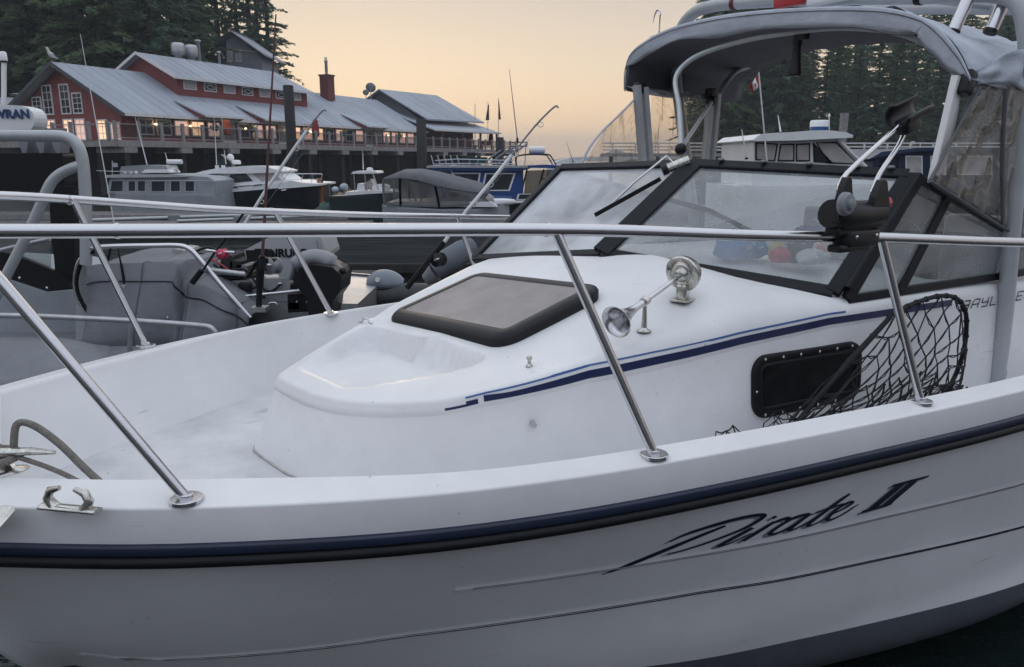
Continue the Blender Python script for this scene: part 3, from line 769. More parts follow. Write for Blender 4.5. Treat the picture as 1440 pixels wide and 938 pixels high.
mk = {'B': [[(0, 0), (.9, 0), (1, .45), (.2, .5)], [(.2, .5), (1, .55), (1, 1), (.1, 1)]], 'A': [[(0, 0), (0, .7), (.25, 1), (1, 1), (1, 0)], [(0, .45), (1, .45)]], 'Y': [[(0, 1), (0, .5), (1, .5)], [(1, 1), (1, 0), (.1, 0)]], 'L': [[(0, 1), (0, 0), (1, 0)]],
      'I': [[(.5, 1), (.5, 0)]], 'N': [[(0, 0), (0, 1), (.7, 1), (1, .7), (1, 0)]], 'E': [[(1, 1), (0, 1), (0, 0), (1, 0)], [(0, .5), (.9, .5)]], 'R': [[(0, 0), (0, 1), (1, 1), (1, .5), (.1, .5)], [(.55, .5), (1, 0)]]}
ls = []
for i, ch in enumerate('BAYLINER'):
    for poly in mk[ch]:
        for a, c_ in zip(poly, poly[1:]): ls.append(([(a[0] + i * 1.5, a[1]), (c_[0] + i * 1.5, c_[1])], [.13, .13]))
strokes('maker_lettering', ls, M['black'], wall_pt, .002, (4.10, 1.285), .053, .040, slant=.3, parent=boat)

# helm seats and wheel behind the windscreen
M['seat'] = mat('grey_vinyl_seat', (.24, .25, .27), .5, vary=.2, scale=5)
for y in (-.48, .48):
    b = MB(); b.rbox((4.95, y, 1.12), (.48, .46, .14), .08); b.rbox((5.18, y, 1.40), (.12, .46, .48), .05); b.build('helm_seat', M['seat'], boat)
    b = MB(); b.tube([(5.0, y, .85), (5.0, y, 1.06)], .05, 12); b.build('seat_pedestal', M['alu'], boat)
b = MB(); q = Matrix.Translation((4.25, -.45, 1.50)) @ Matrix.Rotation(R(-60), 4, 'Y')
b.tube([q @ Vector((.17 * math.cos(a), .17 * math.sin(a), 0)) for a in [2 * math.pi * k / 28 for k in range(28)]], .014, 8, closed=True)
for k in range(3): b.tube([q @ Vector((0, 0, -.03)), q @ Vector((.17 * math.cos(k * 2.09), .17 * math.sin(k * 2.09), 0))], .010, 6)
b.build('steering_wheel', M['plastic'], boat)
b = MB(); b.rbox((4.12, -.45, 1.50), (.22, .62, .14), .05); b.build('instrument_pod', M['greyplastic'], boat)
# ================================================================== canopy, curtains, tower
def wob(x, y, a=.012):
    return a * (math.sin(x * 7.3 + y * 3.1) * .5 + math.sin(x * 13.7 - y * 9.1 + 1.3) * .3 + math.sin(y * 17.0 + x * 4.4) * .2)
FP = [(1.17, 2.385), (1.16, 2.50), (1.12, 2.585), (.98, 2.645), (.75, 2.69), (.38, 2.70), (-.05, 2.668), (-.48, 2.610), (-.68, 2.550), (-.80, 2.475), (-.89, 2.375), (-.955, 2.265)]
AP = [(1.34, 2.38), (1.32, 2.46), (1.26, 2.54), (1.10, 2.61), (.85, 2.65), (.35, 2.665), (-.20, 2.61), (-.55, 2.55), (-.72, 2.50), (-.86, 2.43), (-.95, 2.36), (-.985, 2.29)]
fc = catmull([(3.90, a, b) for a, b in FP], 5); ac = catmull([(5.15, a, b) for a, b in AP], 5)
rows = []
for i in range(15):
    t = i / 14; row = []
    for k, (p, q) in enumerate(zip(fc, ac)):
        v = p.lerp(q, t); v.z -= .030 * math.sin(math.pi * min(1, t * 2 % 1.0001)) * 1.0
        v.z += wob(v.x, v.y); v.y += wob(v.z * 3, v.x, .008)
        if k > len(fc) - 7 : v.z -= .02 * math.sin(t * 9) ** 2
        row.append(v)
    rows.append(row)
    for v in row: v.z += .010 * math.sin(v.y * 23 + t * 5) * math.sin(t * 7 + v.y * 3) + .006 * math.sin(v.y * 41 - t * 13)
def sheet(rows, name, m, parent, thick=.004):
    b = MB(); b.loft(rows); o = b.build(name, m, parent)
    s_ = o.modifiers.new('thick', 'SOLIDIFY'); s_.thickness = thick; s_.offset = 0
    return o
can = sheet(rows, 'canopy', M['canvas'], boat)
sheet([[v + Vector((.012 if i == 0 else 0, -.004 if k < 8 else (.004 if k > len(r_) - 9 else 0), -.009)) for k, v in enumerate(r_)] for i, r_ in enumerate(rows)], 'canopy_underside_shadow', M['underside_shadow'], can, .003)  # dark sheet added for the shadow under the canopy
# rolled front edge of the canopy
flap = []; hems = []; seam = []
for k, p in enumerate(fc):
    u = k / (len(fc) - 1)
    hgt = interp(u, [(0, .02), (.12, .06), (.25, .085), (.45, .095), (.7, .085), (.9, .075), (1, .03)]) + .008 * math.sin(u * 31)
    if u < .14: dn = Vector((0, -.35, -.9))
    elif u > .75: dn = Vector((.1, .55, -.8))
    else: dn = Vector((0, 0, -1))
    hems.append(p + Vector((-.016 + .008 * math.sin(u * 27 + 1), 0, .006 * math.sin(u * 53))) + dn * hgt); seam.append(p + Vector((-.017 + .004 * math.sin(u * 33 + 2), 0, 0)) + dn * hgt * .16)
    flap.append([p + Vector((-.008, 0, .004)), p + Vector((-.012, 0, -.004)), p + Vector((-.013 + .004 * math.sin(u * 33 + 2), 0, 0)) + dn * hgt * .3, p + Vector((-.012 + .006 * math.sin(u * 40), 0, 0)) + dn * hgt * .7, p + Vector((-.011 + .008 * math.sin(u * 27 + 1), 0, .006 * math.sin(u * 53))) + dn * hgt])
sheet(flap, 'front_flap', M['canvas'], can)
b = MB(); b.tube(hems, .0045, 6); b.build('hem_piping', M['canvas_dk'], can)
b = MB(); b.tube(seam, .0022, 4); b.build('seam', M['canvas_dk'], can)
# starboard and port canvas side drops
def side(name, top, bot, n=16, amp=.012, m='canvas', par=None, thick=.004):
    tp = catmull(top, 8); bt = catmull(bot, 8); rows = []
    N = 28
    for i in range(N + 1):
        a = tp[int(round(i / N * (len(tp) - 1)))]; c_ = bt[int(round(i / N * (len(bt) - 1)))]; row = []
        for j in range(n + 1):
            v = a.lerp(c_, j / n); w_ = math.sin(math.pi * j / n) * amp
            v.y += w_ * (math.sin(i * .9 + j * .5) + .6 * math.sin(i * .37 - j * .8)); v.x += w_ * .6 * math.sin(j * 1.1 + i * .4)
            row.append(v)
        rows.append(row)
    return sheet(rows, name, M[m], par or can, thick)
side('side_drop', [(3.92, -.945, 2.30), (4.2, -.97, 2.40), (4.6, -.98, 2.40), (5.1, -.985, 2.34)], [(3.95, -.955, 2.25), (4.15, -.975, 2.265), (4.32, -.98, 2.235), (4.6, -.98, 2.25), (5.1, -.985, 2.25)], 8, .014)
side('side_drop', [(3.9, 1.165, 2.40), (4.15, 1.20, 2.40), (4.5, 1.24, 2.40)], [(3.93, 1.0, 2.34), (4.15, 1.02, 2.33), (4.42, 1.03, 2.35)], 8, .012)
# tubular hoop that carries the canopy
b = MB(); b.tube(catmull([(3.42, .19, 1.99), (3.47, .235, 2.03), (3.62, .41, 2.22), (3.78, .61, 2.39), (3.86, .60, 2.485), (3.93, .50, 2.54), (3.94, .25, 2.567), (3.95, -.02, 2.57), (3.95, -.3, 2.555), (3.95, -.6, 2.49), (3.93, -.82, 2.36), (3.90, -.90, 2.2), (3.84, -.90, 1.87)], 6), .014, 12)
hoop = b.build('canopy_hoop', M['alu'], boat)
b = MB(); b.ball((3.43, .195, 2.00), .03, 8); b.build('knuckle', M['plastic'], hoop)
b = MB(); b.tube([(3.43, .195, 2.0), (4.38, .885, 2.31)], .012, 10); b.build('canopy_brace', M['alu'], boat)
b = MB(); b.ball((4.36, .88, 2.31), .034, 8); b.build('knuckle', M['plastic'], hoop)
for a, c_ in (((3.77, .92, 2.38), (3.84, .92, 1.92)), ((3.83, .92, 2.37), (3.90, .92, 1.92)), ((4.40, .92, 2.36), (4.38, .92, 1.93)), ((4.46, .92, 2.36), (4.44, .92, 1.93))):
    b = MB(); b.beam(a, c_, .045, .035); b.build('canopy_post', M['alu'], boat, bevel=.006)
b = MB(); b.beam((3.80, -.90, 1.85), (3.89, -.90, 2.28), .03, .055); b.build('canopy_post', M['white'], boat, bevel=.006)
for p in ((3.81, .93, 2.365), (4.40, .92, 2.36)):
    b = MB(); b.rbox(p, (.075, .05, .06), .015); b.build('buckle', M['plastic'], can)
b = MB(); b.rbox((3.91, -.93, 2.255), (.06, .05, .10), .015, Matrix.Rotation(R(20), 3, 'Y')); b.build('buckle', M['plastic'], can)
b = MB(); b.tube(catmull([(4.42, .935, 1.93), (4.46, .955, 2.2), (4.60, 1.03, 2.38), (4.85, 1.13, 2.53), (5.05, 1.16, 2.585)], 6), .028, 10, flat=.5); b.build('canopy_strap', M['canvas'], boat)
# clear curtains
side('clear_curtain', [(3.93, -.955, 2.24), (4.2, -.975, 2.255), (4.62, -.98, 2.25)], [(3.70, -.935, 1.87), (4.15, -.945, 1.71), (4.62, -.955, 1.55)], 22, .004, 'vinyl', thick=.0)
side('clear_curtain', [(3.80, .935, 2.33), (3.62, .935, 2.19), (3.54, .935, 2.11)], [(3.86, .925, 1.93), (3.6, .925, 1.92), (3.38, .925, 1.91)], 10, .003, 'vinyl_far', thick=.0)
side('clear_curtain', [(3.90, .935, 2.36), (4.15, .935, 2.35), (4.38, .935, 2.36)], [(3.92, .925, 1.93), (4.15, .925, 1.93), (4.36, .925, 1.94)], 12, .005, 'vinyl_far', thick=.0)
b = MB(); b.tube(catmull([(3.37, .935, 1.90), (3.43, .935, 2.01), (3.54, .935, 2.12), (3.68, .935, 2.225), (3.81, .935, 2.335)], 5), .010, 6, flat=.5); b.build('curtain_binding', M['canvas'], can)
b = MB(); b.tube(catmull([(3.69, -.945, 1.865), (4.15, -.955, 1.705), (4.62, -.965, 1.545)], 6), .012, 6, flat=.5); b.build('curtain_binding', M['canvas_dk'], can)
b = MB(); b.tube(catmull([(3.95, -.965, 2.24), (3.82, -.955, 2.05), (3.70, -.945, 1.87)], 6), .007, 6, flat=.5); b.tube(catmull([(4.12, -.985, 2.24), (4.18, -.975, 2.0), (4.30, -.965, 1.66)], 6), .010, 6, flat=.5); b.build('curtain_binding', M['canvas_dk'], can)
# tower of thick painted tube
b = MB(); b.tube(catmull([(4.45, -.965, .83), (4.44, -.965, 1.2), (4.38, -.962, 1.8), (4.325, -.96, 2.3), (4.31, -.945, 2.48), (4.305, -.88, 2.62), (4.30, -.70, 2.675), (4.30, -.48, 2.70), (4.30, .11, 2.785), (4.30, .54, 2.835), (4.30, .84, 2.86), (4.305, 1.02, 2.84), (4.31, 1.13, 2.74), (4.33, 1.17, 2.5), (4.4, 1.0, 1.5), (4.45, .97, .83)], 8), .036, 18)
tow = b.build('tower_frame', M['alu'], boat)
b = MB(); b.tube(catmull([(5.15, -.965, .83), (5.1, -.96, 2.3), (5.08, -.88, 2.62), (5.07, -.5, 2.72), (5.07, .5, 2.86), (5.07, .9, 2.88)], 8), .036, 14); b.build('tower_frame', M['alu'], boat)
for y, z in ((-.40, 2.715), (.40, 2.825)):
    b = MB(); b.tube([(4.3, y, z), (5.07, y, z + .03)], .022, 10); b.build('tower_rail', M['alu'], tow)
b = MB(); b.prism([(4.47, -.935, .853), (4.47, -.99, .853), (4.47, -1.0, .95), (4.46, -.985, 1.03), (4.45, -.95, 1.05), (4.46, -.93, 1.0)], (-.012, 0, 0)); b.lathe([(.052, 0), (.052, .05), (.04, .06)], Matrix.Translation((4.45, -.965, .85)), 20); b.build('tower_foot', M['alu'], tow)
b = MB(); b.rbox((4.245, .245, 2.795), (.05, .19, .07), .02); b.build('red_tower_light', M['red'], tow)
b = MB(); b.rbox((4.25, -.02, 2.765), (.05, .30, .05), .02); b.build('white_tower_light', M['white'], tow)
b = MB(); b.tube([(4.3, .66, 2.845), (4.3, .69, 2.848)], .039, 16); b.build('red_tape', mat('dark_red_tape', (.10, .012, .02), .5), tow)
b = MB(); b.tube([(4.3, -.445, 2.705), (4.3, -.475, 2.70)], .039, 16); b.build('black_tape', M['rubblack'], tow)
for y, x, dx in ((-.70, 4.18, .10), (-.80, 4.30, .12)):
    b = MB(); a = Vector((x, y, 2.50)); t = Vector((.10, -.05, .30)).normalized()
    b.tube([a, a + t * .32], .027, 18, caps=False); b.tube([a + t * .001, a + t * .03], .024, 18); o = b.build('rod_holder', M['steel'], tow)
    b = MB(); b.tube([a - t * .006, a + t * .012], .0285, 18); b.build('end_ring', M['plastic'], o)
# gaff hook showing above the canopy
g_ = MB(); g_.tube(catmull([(4.2, 1.205, 2.55), (4.2, 1.205, 2.80), (4.2, 1.20, 2.86), (4.2, 1.225, 2.885), (4.2, 1.25, 2.86), (4.2, 1.265, 2.81)], 6), [.006] * 24 + [.005, .004, .004, .003, .003, .002, .002], 8)
gaff = g_.build('gaff', M['steel'])
gaff.matrix_world = Matrix.Translation(BO) @ Matrix.Rotation(BA, 4, 'Z')
tag(gaff, 'thin steel gaff hook sticking up beyond the canopy against the sky', 'gaff')
BM = Matrix.Translation(BO) @ Matrix.Rotation(BA, 4, 'Z')
def onboat(o): o.matrix_world = BM @ o.matrix_world; return o
# black lamp hanging under the canopy
lamp = thing('work_light', 'black work light hanging by its clamp under the grey canopy', 'light', BM @ Vector((3.97, -.04, 2.36)), BA)
b = MB(); b.lathe([(.032, 0), (.034, .012), (.030, .03), (.026, .06), (.022, .10), (.020, .14), (.024, .155), (.024, .19), (.016, .20)], None, 18); b.build('lamp_body', M['plastic'], lamp)
b = MB(); b.rbox((.0, -.025, .185), (.04, .07, .035), .012); b.build('clamp', M['plastic'], lamp)
for y in (-.016, .016):
    b = MB(); b.lathe([(.009, -.003), (.008, -.001), (.0, .0)], Matrix.Translation((-.008, y, .0)), 10); b.build('lens', M['white'], lamp)

# ================================================================== rod holder clamped to the rail
rh = thing('rod_holder', 'black rod holder with two steel arms clamped on the near bow rail', 'rod holder', BM @ Vector((2.70, -1.285, 1.718)), BA)
def L(x, z, y=-1.285): return Vector((x - 2.70, y + 1.285, z - 1.718))
b = MB(); b.rbox(L(2.705, 1.718), (.17, .062, .055), .02); b.rbox(L(2.66, 1.742), (.17, .05, .03), .012); b.rbox(L(2.67, 1.690), (.15, .05, .022), .01); b.build('clamp', M['plastic'], rh, bevel=.004)
b = MB(); b.ball(L(2.655, 1.725, -1.318), .006, 6); b.ball(L(2.755, 1.725, -1.318), .006, 6); b.build('bolt', M['steel'], rh)
b = MB(); b.tube([L(2.565, 1.795), L(2.60, 1.79), L(2.70, 1.785), L(2.80, 1.79)], [.042, .048, .044, .04], 16)
b.rbox(L(2.69, 1.765), (.22, .07, .04), .02)
b.build('cradle', M['plastic'], rh)
for x, zt, w in ((2.59, 1.895, .035), (2.765, 1.885, .045)):
    b = MB(); prof = [L(x - w, 1.77), L(x + w, 1.77), L(x + w * .8, 1.83), L(x + w * .35, zt), L(x - w * .1, zt + .006), L(x - w * .5, zt - .02), L(x - w * .8, 1.84)]
    b.prism([p + Vector((0, -.035, 0)) for p in prof], (0, .022, 0)); b.build('ear', M['plastic'], rh, bevel=.004)
b = MB(); q = Matrix.Translation(L(2.565, 1.825, -1.325)) @ Matrix.Rotation(R(90), 4, 'X')
b.lathe([(.034, 0), (.034, .01), (.028, .016), (.028, .02), (.014, .022), (.014, .032), (.004, .034)], q, 20, smooth=False); b.build('adjusting_knob', M['greyplastic'], rh)
b = MB(); q = Matrix.Translation(L(2.815, 1.812)) @ Matrix.Rotation(R(75), 4, 'Y')
b.lathe([(.012, 0), (.02, .006), (.022, .02), (.018, .036), (.006, .04)], q, 8, smooth=False); b.build('red_knob', M['red'], rh)
for pts in ([L(2.575, 1.86, -1.30), L(2.62, 1.91, -1.29), L(2.85, 2.035, -1.28), L(2.885, 2.06, -1.28)], [L(2.785, 1.85, -1.27), L(2.82, 1.91, -1.27), L(2.90, 1.99, -1.27), L(2.935, 2.05, -1.27)]):
    b = MB(); b.tube(catmull(pts, 4), .0075, 10); b.build('arm', M['steel'], rh)
b = MB(); A = L(2.85, 2.075); B_ = L(2.985, 2.118); t = (B_ - A).normalized(); rows = []
up0 = Vector((-t.z, 0, t.x)); up = up0 * .80 + Vector((0, -.6, 0)); ys = up0 * .6 + Vector((0, .80, 0))
for i in range(7):
    c_ = A.lerp(B_, i / 6); row = []
    for k in range(15):
        a = R(150 + 240 * k / 14); row.append(c_ + (up * math.sin(a - R(0)) + ys * math.cos(a)) * (.036 if i not in (0, 6) else .039))
    rows.append(row)
b.loft(rows); o = b.build('rod_cup', M['plastic'], rh); s_ = o.modifiers.new('t', 'SOLIDIFY'); s_.thickness = .008
b = MB(); b.rbox(L(2.915, 2.055), (.085, .045, .045), .015, Matrix.Rotation(R(-18), 3, 'Y')); b.build('cup_block', M['plastic'], rh)

# ================================================================== landing net standing on the side deck
net = thing('landing_net', 'black landing net with long handle leaning beside the cabin porthole', 'net', BM @ Vector((2.72, -1.05, .86)), BA)
def NL(x, z, y=-1.03): return Vector((x - 2.72, y + 1.05, z - .86))
b = MB(); b.tube([NL(2.58, .90, -1.07), NL(2.78, 1.02, -1.06), NL(3.02, 1.165, -1.05), NL(3.10, 1.21, -1.045), NL(3.36, 1.352, -1.035)], [.010, .010, .010, .0125, .010], 10); b.build('handle', M['rubblack'], net)
arc = catmull([(2.82, 0, 1.045), (3.05, 0, 1.18), (3.36, 0, 1.352), (3.46, 0, 1.378), (3.58, 0, 1.396), (3.73, 0, 1.402), (3.86, 0, 1.375), (3.945, 0, 1.30), (3.97, 0, 1.17), (3.94, 0, 1.06), (3.86, 0, .95)], 8)
b = MB(); b.tube([NL(p.x, p.z) for p in arc[16:]], .0095, 10)
b.tube(catmull([NL(3.86, .95, -1.03), NL(3.7, .89, -1.10), NL(3.4, .88, -1.12), NL(3.1, .88, -1.10)], 6), .012, 8); b.build('hoop', M['rubblack'], net)
b = MB(); rn = random.Random(3)
NU, NV = 24, 10
def npt(i, j, sd_=0):
    u = i / NU; v = j / NV
    a = arc[min(len(arc) - 1, int(u * (len(arc) - 1)))]
    bx = lerp(2.47, 3.90, u ** .85); bz = lerp(1.0, .915, min(1, u * 3))
    x = lerp(a.x, bx, v ** 1.2); z = lerp(a.z, bz, v ** .85)
    r2 = random.Random(i * 131 + j * 17 + sd_ * 7)
    j_ = .020 if 0 < j else .0
    return NL(x + r2.uniform(-1, 1) * j_, max(.88, z + r2.uniform(-1, 1) * j_), -1.025 - .05 * math.sin(math.pi * v) * (1 if sd_ == 0 else 1.8) + r2.uniform(-.008, .008))
for sd_, (nu0, j0) in enumerate(((0, 0), (2, 5), (12, 6))):
    for j in range(j0, NV):
        for i in range(nu0, NU):
            if (i + j) % 2: continue
            c0 = npt(i, j, sd_)
            for di in (-1, 1):
                if nu0 <= i + di <= NU: 
                    e = npt(i + di, j + 1, sd_); m_ = c0.lerp(e, .5) + Vector((.006 * math.sin(i * 2.1 + j), 0, -.009))
                    b.tube([c0, m_, e], .0027, 4, caps=False)
            if j > j0:
                for di in (-1, 1):
                    if nu0 <= i + di <= NU: b.tube([c0, npt(i + di, j - 1, sd_)], .0027, 4, caps=False)
            b.ball(c0, .0052, 3)
for i in range(11):
    for j in range(3):
        def tp(ii, jj):
            r3 = random.Random(ii * 19 + jj * 7); return NL(2.44 + ii * .046 + .012 * r3.uniform(-1, 1), 1.005 + .024 * jj * (.6 + .4 * math.sin(ii * 1.1 + .6)) + .010 * r3.uniform(-1, 1) + .012 * (ii / 11), -1.03 + .02 * r3.uniform(-1, 1))
        for (a1, a2), (b1, b2) in (((i, j), (i + 1, j)), ((i, j), (i, j + 1)), ((i, j + 1), (i + 1, j + (1 if i % 2 else 0)))): b.tube([tp(a1, a2), tp(a1, a2).lerp(tp(b1, b2), .5) + Vector((0, 0, -.006)), tp(b1, b2)], .0024, 4, caps=False)
b.build('netting', M['net'], net)
b = MB()
for i in range(14):
    p = arc[min(len(arc) - 1, 18 + i * 4)]; b.tube([NL(p.x - .004, p.z), NL(p.x + .004, p.z - .001)], .0125, 8)
b.build('hoop_lashing', M['net'], net)

# ================================================================== mooring line on the bow cleat
b = MB()
def RP(x, y, z): return BM @ Vector((x, y, z))
b.tube(catmull([RP(.30, -.12, 1.17), RP(.36, -.20, 1.20), RP(.43, -.30, 1.215), RP(.475, -.385, 1.20), RP(.485, -.40, 1.215), RP(.50, -.385, 1.275), RP(.535, -.41, 1.275), RP(.585, -.47, 1.235), RP(.64, -.53, 1.165), RP(.70, -.60, 1.10), RP(.78, -.66, 1.02), RP(.86, -.66, .90), RP(1.0, -.6, .875), RP(1.1, -.4, .872)], 7), .0095, 8)
b.tube(catmull([RP(.40, -.34, 1.215), RP(.47, -.40, 1.205), RP(.58, -.50, 1.165), RP(.68, -.60, 1.10), RP(.76, -.67, 1.03), RP(.84, -.68, .90), RP(.95, -.66, .872)], 7), .0065, 8)
b.tube(catmull([RP(.40, -.40, 1.205), RP(.46, -.36, 1.21), RP(.50, -.40, 1.20), RP(.44, -.44, 1.195), RP(.38, -.40, 1.20)], 6), .010, 8)
tag(b.build('mooring_rope', M['rope']), 'grey mooring rope looped over the bow cleat of the white boat', 'rope')

# ================================================================== things lying on the dash behind the windscreen
def lump(name, c, r, m, label, cat, seed=1, n=14):
    b = MB(); rr = random.Random(seed); ph = [rr.uniform(0, 6) for _ in range(6)]
    rings = []
    for i in range(n + 1):
        th = math.pi * i / n; ring = []
        for k in range(2 * n):
            a = 2 * math.pi * k / (2 * n)
            q = 1 + .13 * math.sin(3 * a + ph[0]) * math.sin(2 * th + ph[1]) + .10 * math.sin(5 * a + ph[2]) * math.sin(4 * th) + .06 * math.sin(9 * a + ph[3] + 5 * th)
            ring.append(Vector((math.sin(th) * math.cos(a) * r[0] * q, math.sin(th) * math.sin(a) * r[1] * q, max(-.6, -math.cos(th)) * r[2] * (q if math.cos(th) < 0 else 1))))
        rings.append(ring)
    b.loft(rings, closed=True, caps=True)
    o = b.build(name, m); o.matrix_world = Matrix.Translation(BM @ Vector(c)) @ Matrix.Rotation(BA + R(25), 4, 'Z')
    return tag(o, label, cat)
lump('jacket', (3.46, -.20, 1.54), (.20, .11, .075), mat('blue_cloth', (.09, .24, .50), .8, vary=.3, scale=12), 'crumpled blue jacket on the dash behind the windscreen', 'jacket', 2)
lump('towel', (3.62, -.26, 1.54), (.07, .06, .06), mat('pale_cloth', (.60, .62, .62), .9, vary=.2, scale=9), 'pale towel bunched beside the blue jacket on the dash', 'towel', 3)
lump('glove', (3.42, -.46, 1.525), (.05, .045, .04), mat('pink_rubber', (.55, .08, .12), .5), 'pink rubber glove lying on the dash below the dark cup', 'glove', 5)
lump('cloth', (3.55, -.53, 1.52), (.14, .07, .035), mat('white_cloth', (.66, .66, .66), .9, vary=.2, scale=9), 'white cloth on the dash near the windscreen corner', 'cloth', 6)
lump('bait_bag', (3.66, -.50, 1.54), (.05, .04, .045), mat('red_white_pack', (.5, .04, .05), .45, col2=(.7, .68, .66), scale=14), 'red and white packet on the dash beside the white cloth', 'packet', 8)
lump('yellow_sponge', (3.50, -.38, 1.535), (.05, .04, .05), mat('yellow_foam', (.55, .42, .16), .9), 'yellow sponge on the dash behind the pink glove', 'sponge', 9)
lump('cap', (3.88, -.28, 1.56), (.12, .10, .06), mat('dark_blue_cloth', (.02, .03, .10), .9), 'dark blue cap on the dash behind the dark cup', 'cap', 10)
b = MB(); b.lathe([(.034, 0), (.038, .01), (.042, .10), (.043, .105), (.043, .112), (.02, .118)], None, 18)
o = b.build('cup', mat('dark_cup', (.03, .035, .03), .4)); o.matrix_world = Matrix.Translation(BM @ Vector((3.70, -.33, 1.47))); tag(o, 'dark travel cup standing on the dash behind the windscreen', 'cup')
# ================================================================== materials of the background
M['redwall'] = mat('red_board_siding', (.25, .062, .060), .75, vary=.35, scale=3, stretch=(4, 4, .3))
M['roofmetal'] = mat('blue_grey_metal_roof', (.36, .395, .46), .5, .0, vary=.22, scale=1.2, stretch=(.5, .12, .12), rvary=.2)
M['trim'] = mat('white_trim', (.74, .73, .73), .6, vary=.2, scale=6)
M['greywood'] = mat('weathered_wood', (.33, .31, .31), .85, vary=.4, scale=5, stretch=(1, 1, .3))
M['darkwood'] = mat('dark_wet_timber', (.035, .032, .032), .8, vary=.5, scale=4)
M['pile'] = mat('tarred_piling', (.028, .027, .03), .8, vary=.4, scale=3, bump=.4, bscale=12)
M['pane'] = mat('dark_window_glass', (.03, .035, .045), .12)
M['paleglass'] = mat('curtained_glass', (.46, .44, .43), .3, vary=.3, scale=5)
M['lit'] = emis('warm_lit_window', (1.0, .62, .38), .12)
M['lit2'] = emis('dim_lit_window', (.95, .62, .50), .065)
M['bulb'] = emis('lamp_bulb', (1.0, .72, .32), .9)
M['rock'] = mat('shore_rock', (.035, .035, .035), .95, vary=.6, scale=.8, bump=1, bscale=2)
M['forest'] = mat('forest_floor', (.02, .026, .016), 1, vary=.5, scale=.3)
M['bark'] = mat('bark', (.035, .03, .026), .95, vary=.5, scale=4, stretch=(3, 3, .4))
def leafmat(name, col):
    m = mat(name, col, .8, vary=.55, scale=.45, spec=.2); n = m.node_tree.nodes; l = m.node_tree.links
    b_ = n['Principled BSDF']; o = [q for q in n if q.type == 'OUTPUT_MATERIAL'][0]
    t = n.new('ShaderNodeBsdfTranslucent'); t.inputs[0].default_value = (col[0] * 1.3, col[1] * 1.3, col[2], 1)
    mx = n.new('ShaderNodeMixShader'); mx.inputs[0].default_value = .38
    l.new(b_.outputs[0], mx.inputs[1]); l.new(t.outputs[0], mx.inputs[2]); l.new(mx.outputs[0], o.inputs[0]); return m
M['needle'] = leafmat('conifer_needles', (.12, .20, .135))
M['needle2'] = leafmat('dark_conifer_needles', (.10, .16, .125))
M['leafy'] = leafmat('cedar_foliage', (.14, .205, .115))
M['bluepaint'] = mat('blue_paint', (.018, .07, .24), .3, vary=.25, scale=3)
M['navyhull'] = mat('dark_hull_paint', (.012, .016, .025), .25, vary=.2, scale=2)
M['boatwhite'] = mat('boat_white', (.80, .81, .82), .35, vary=.12, scale=2)
M['boatgrey'] = mat('boat_grey', (.33, .36, .39), .45, vary=.2, scale=2)
M['concrete'] = mat('dock_planks', (.17, .165, .165), .85, vary=.45, scale=2.5, stretch=(3, .4, 1))
M['greencloth'] = mat('green_tarpaulin', (.02, .07, .06), .7, vary=.4, scale=4)
M['orange'] = mat('rusty_orange_steel', (.30, .11, .035), .7, vary=.5, scale=5)
M['tube'] = mat('dark_inflatable', (.025, .027, .03), .5, vary=.2, scale=3)

class Spot:
    """a thing standing about D metres ahead; p() gives points in its own frame"""
    def __init__(s, name, label, cat, px, py, D, group=None, z=None):
        b = at(px, py, D)
        if z is not None: b.z = z
        s.base = b; s.D = D; s.o = thing(name, label, cat, b, 0, group)
    def p(s, px, py, dy=0.0):
        return at(px, py, s.D + dy) - s.base
    def flat(s, px, py, dy=0.0):
        """same place across the depth: seen at px,py on the near plane, then pushed straight back by dy"""
        return at(px, py, s.D) - s.base + Vector((0, dy, 0))
    def zz(s, z): return z - s.base.z

def sidehull(S_, st, zb=WATER_Z - .25, mat_=None, name='hull', deck=True, bottom=.85, bulge=0):
    """st: (px, py of the sheer on the near side, half width, centre depth offset)"""
    mid = max(t[2] for t in st)
    rings = []; tops = []
    for px, py, hw in st:
        c = S_.flat(px, py)
        y0 = mid - hw; y1 = mid + hw; yb0 = mid - hw * bottom; yb1 = mid + hw * bottom
        z = c.z; zl = S_.zz(zb)
        rings.append([Vector((c.x, y0 + .04, z)), Vector((c.x, y0, z)), Vector((c.x, y0, z - .05)), Vector((c.x, lerp(y0, yb0, .5), lerp(z, zl, .5))), Vector((c.x, yb0, zl)), Vector((c.x, yb1, zl)), Vector((c.x, lerp(y1, yb1, .5), lerp(z, zl, .5))), Vector((c.x, y1, z)), Vector((c.x, y1 - .04, z))])
        tops.append([Vector((c.x, y0 + .03, z - .02)), Vector((c.x, mid, z)), Vector((c.x, y1 - .03, z - .02))])
    b = MB(); b.loft(rings, caps=False, smooth=False); b.add(rings[0], [tuple(range(9))]); b.add(rings[-1], [tuple(range(9))])
    if deck: b.loft(tops, smooth=False)
    return b.build(name, mat_, S_.o)
def prismpx(S_, poly, y0, y1, name, m, parent=None, bevel=0, inset=0.0):
    a = [S_.p(p[0], p[1], y0) for p in poly]
    c = sum(a, Vector()) / len(a)
    b_ = [v + Vector((0, y1 - y0, 0)) for v in a]
    if inset: a = [v.lerp(Vector((c.x, v.y, v.z)), 0) + Vector((0, inset * max(0, (v.z - c.z)), 0)) for v in a]; b_ = [v - Vector((0, inset * max(0, (v.z - c.z)), 0)) for v in b_]
    b = MB(); b.loft([a, b_], closed=True, caps=True, smooth=False)
    return b.build(name, m, parent or S_.o, bevel=bevel)
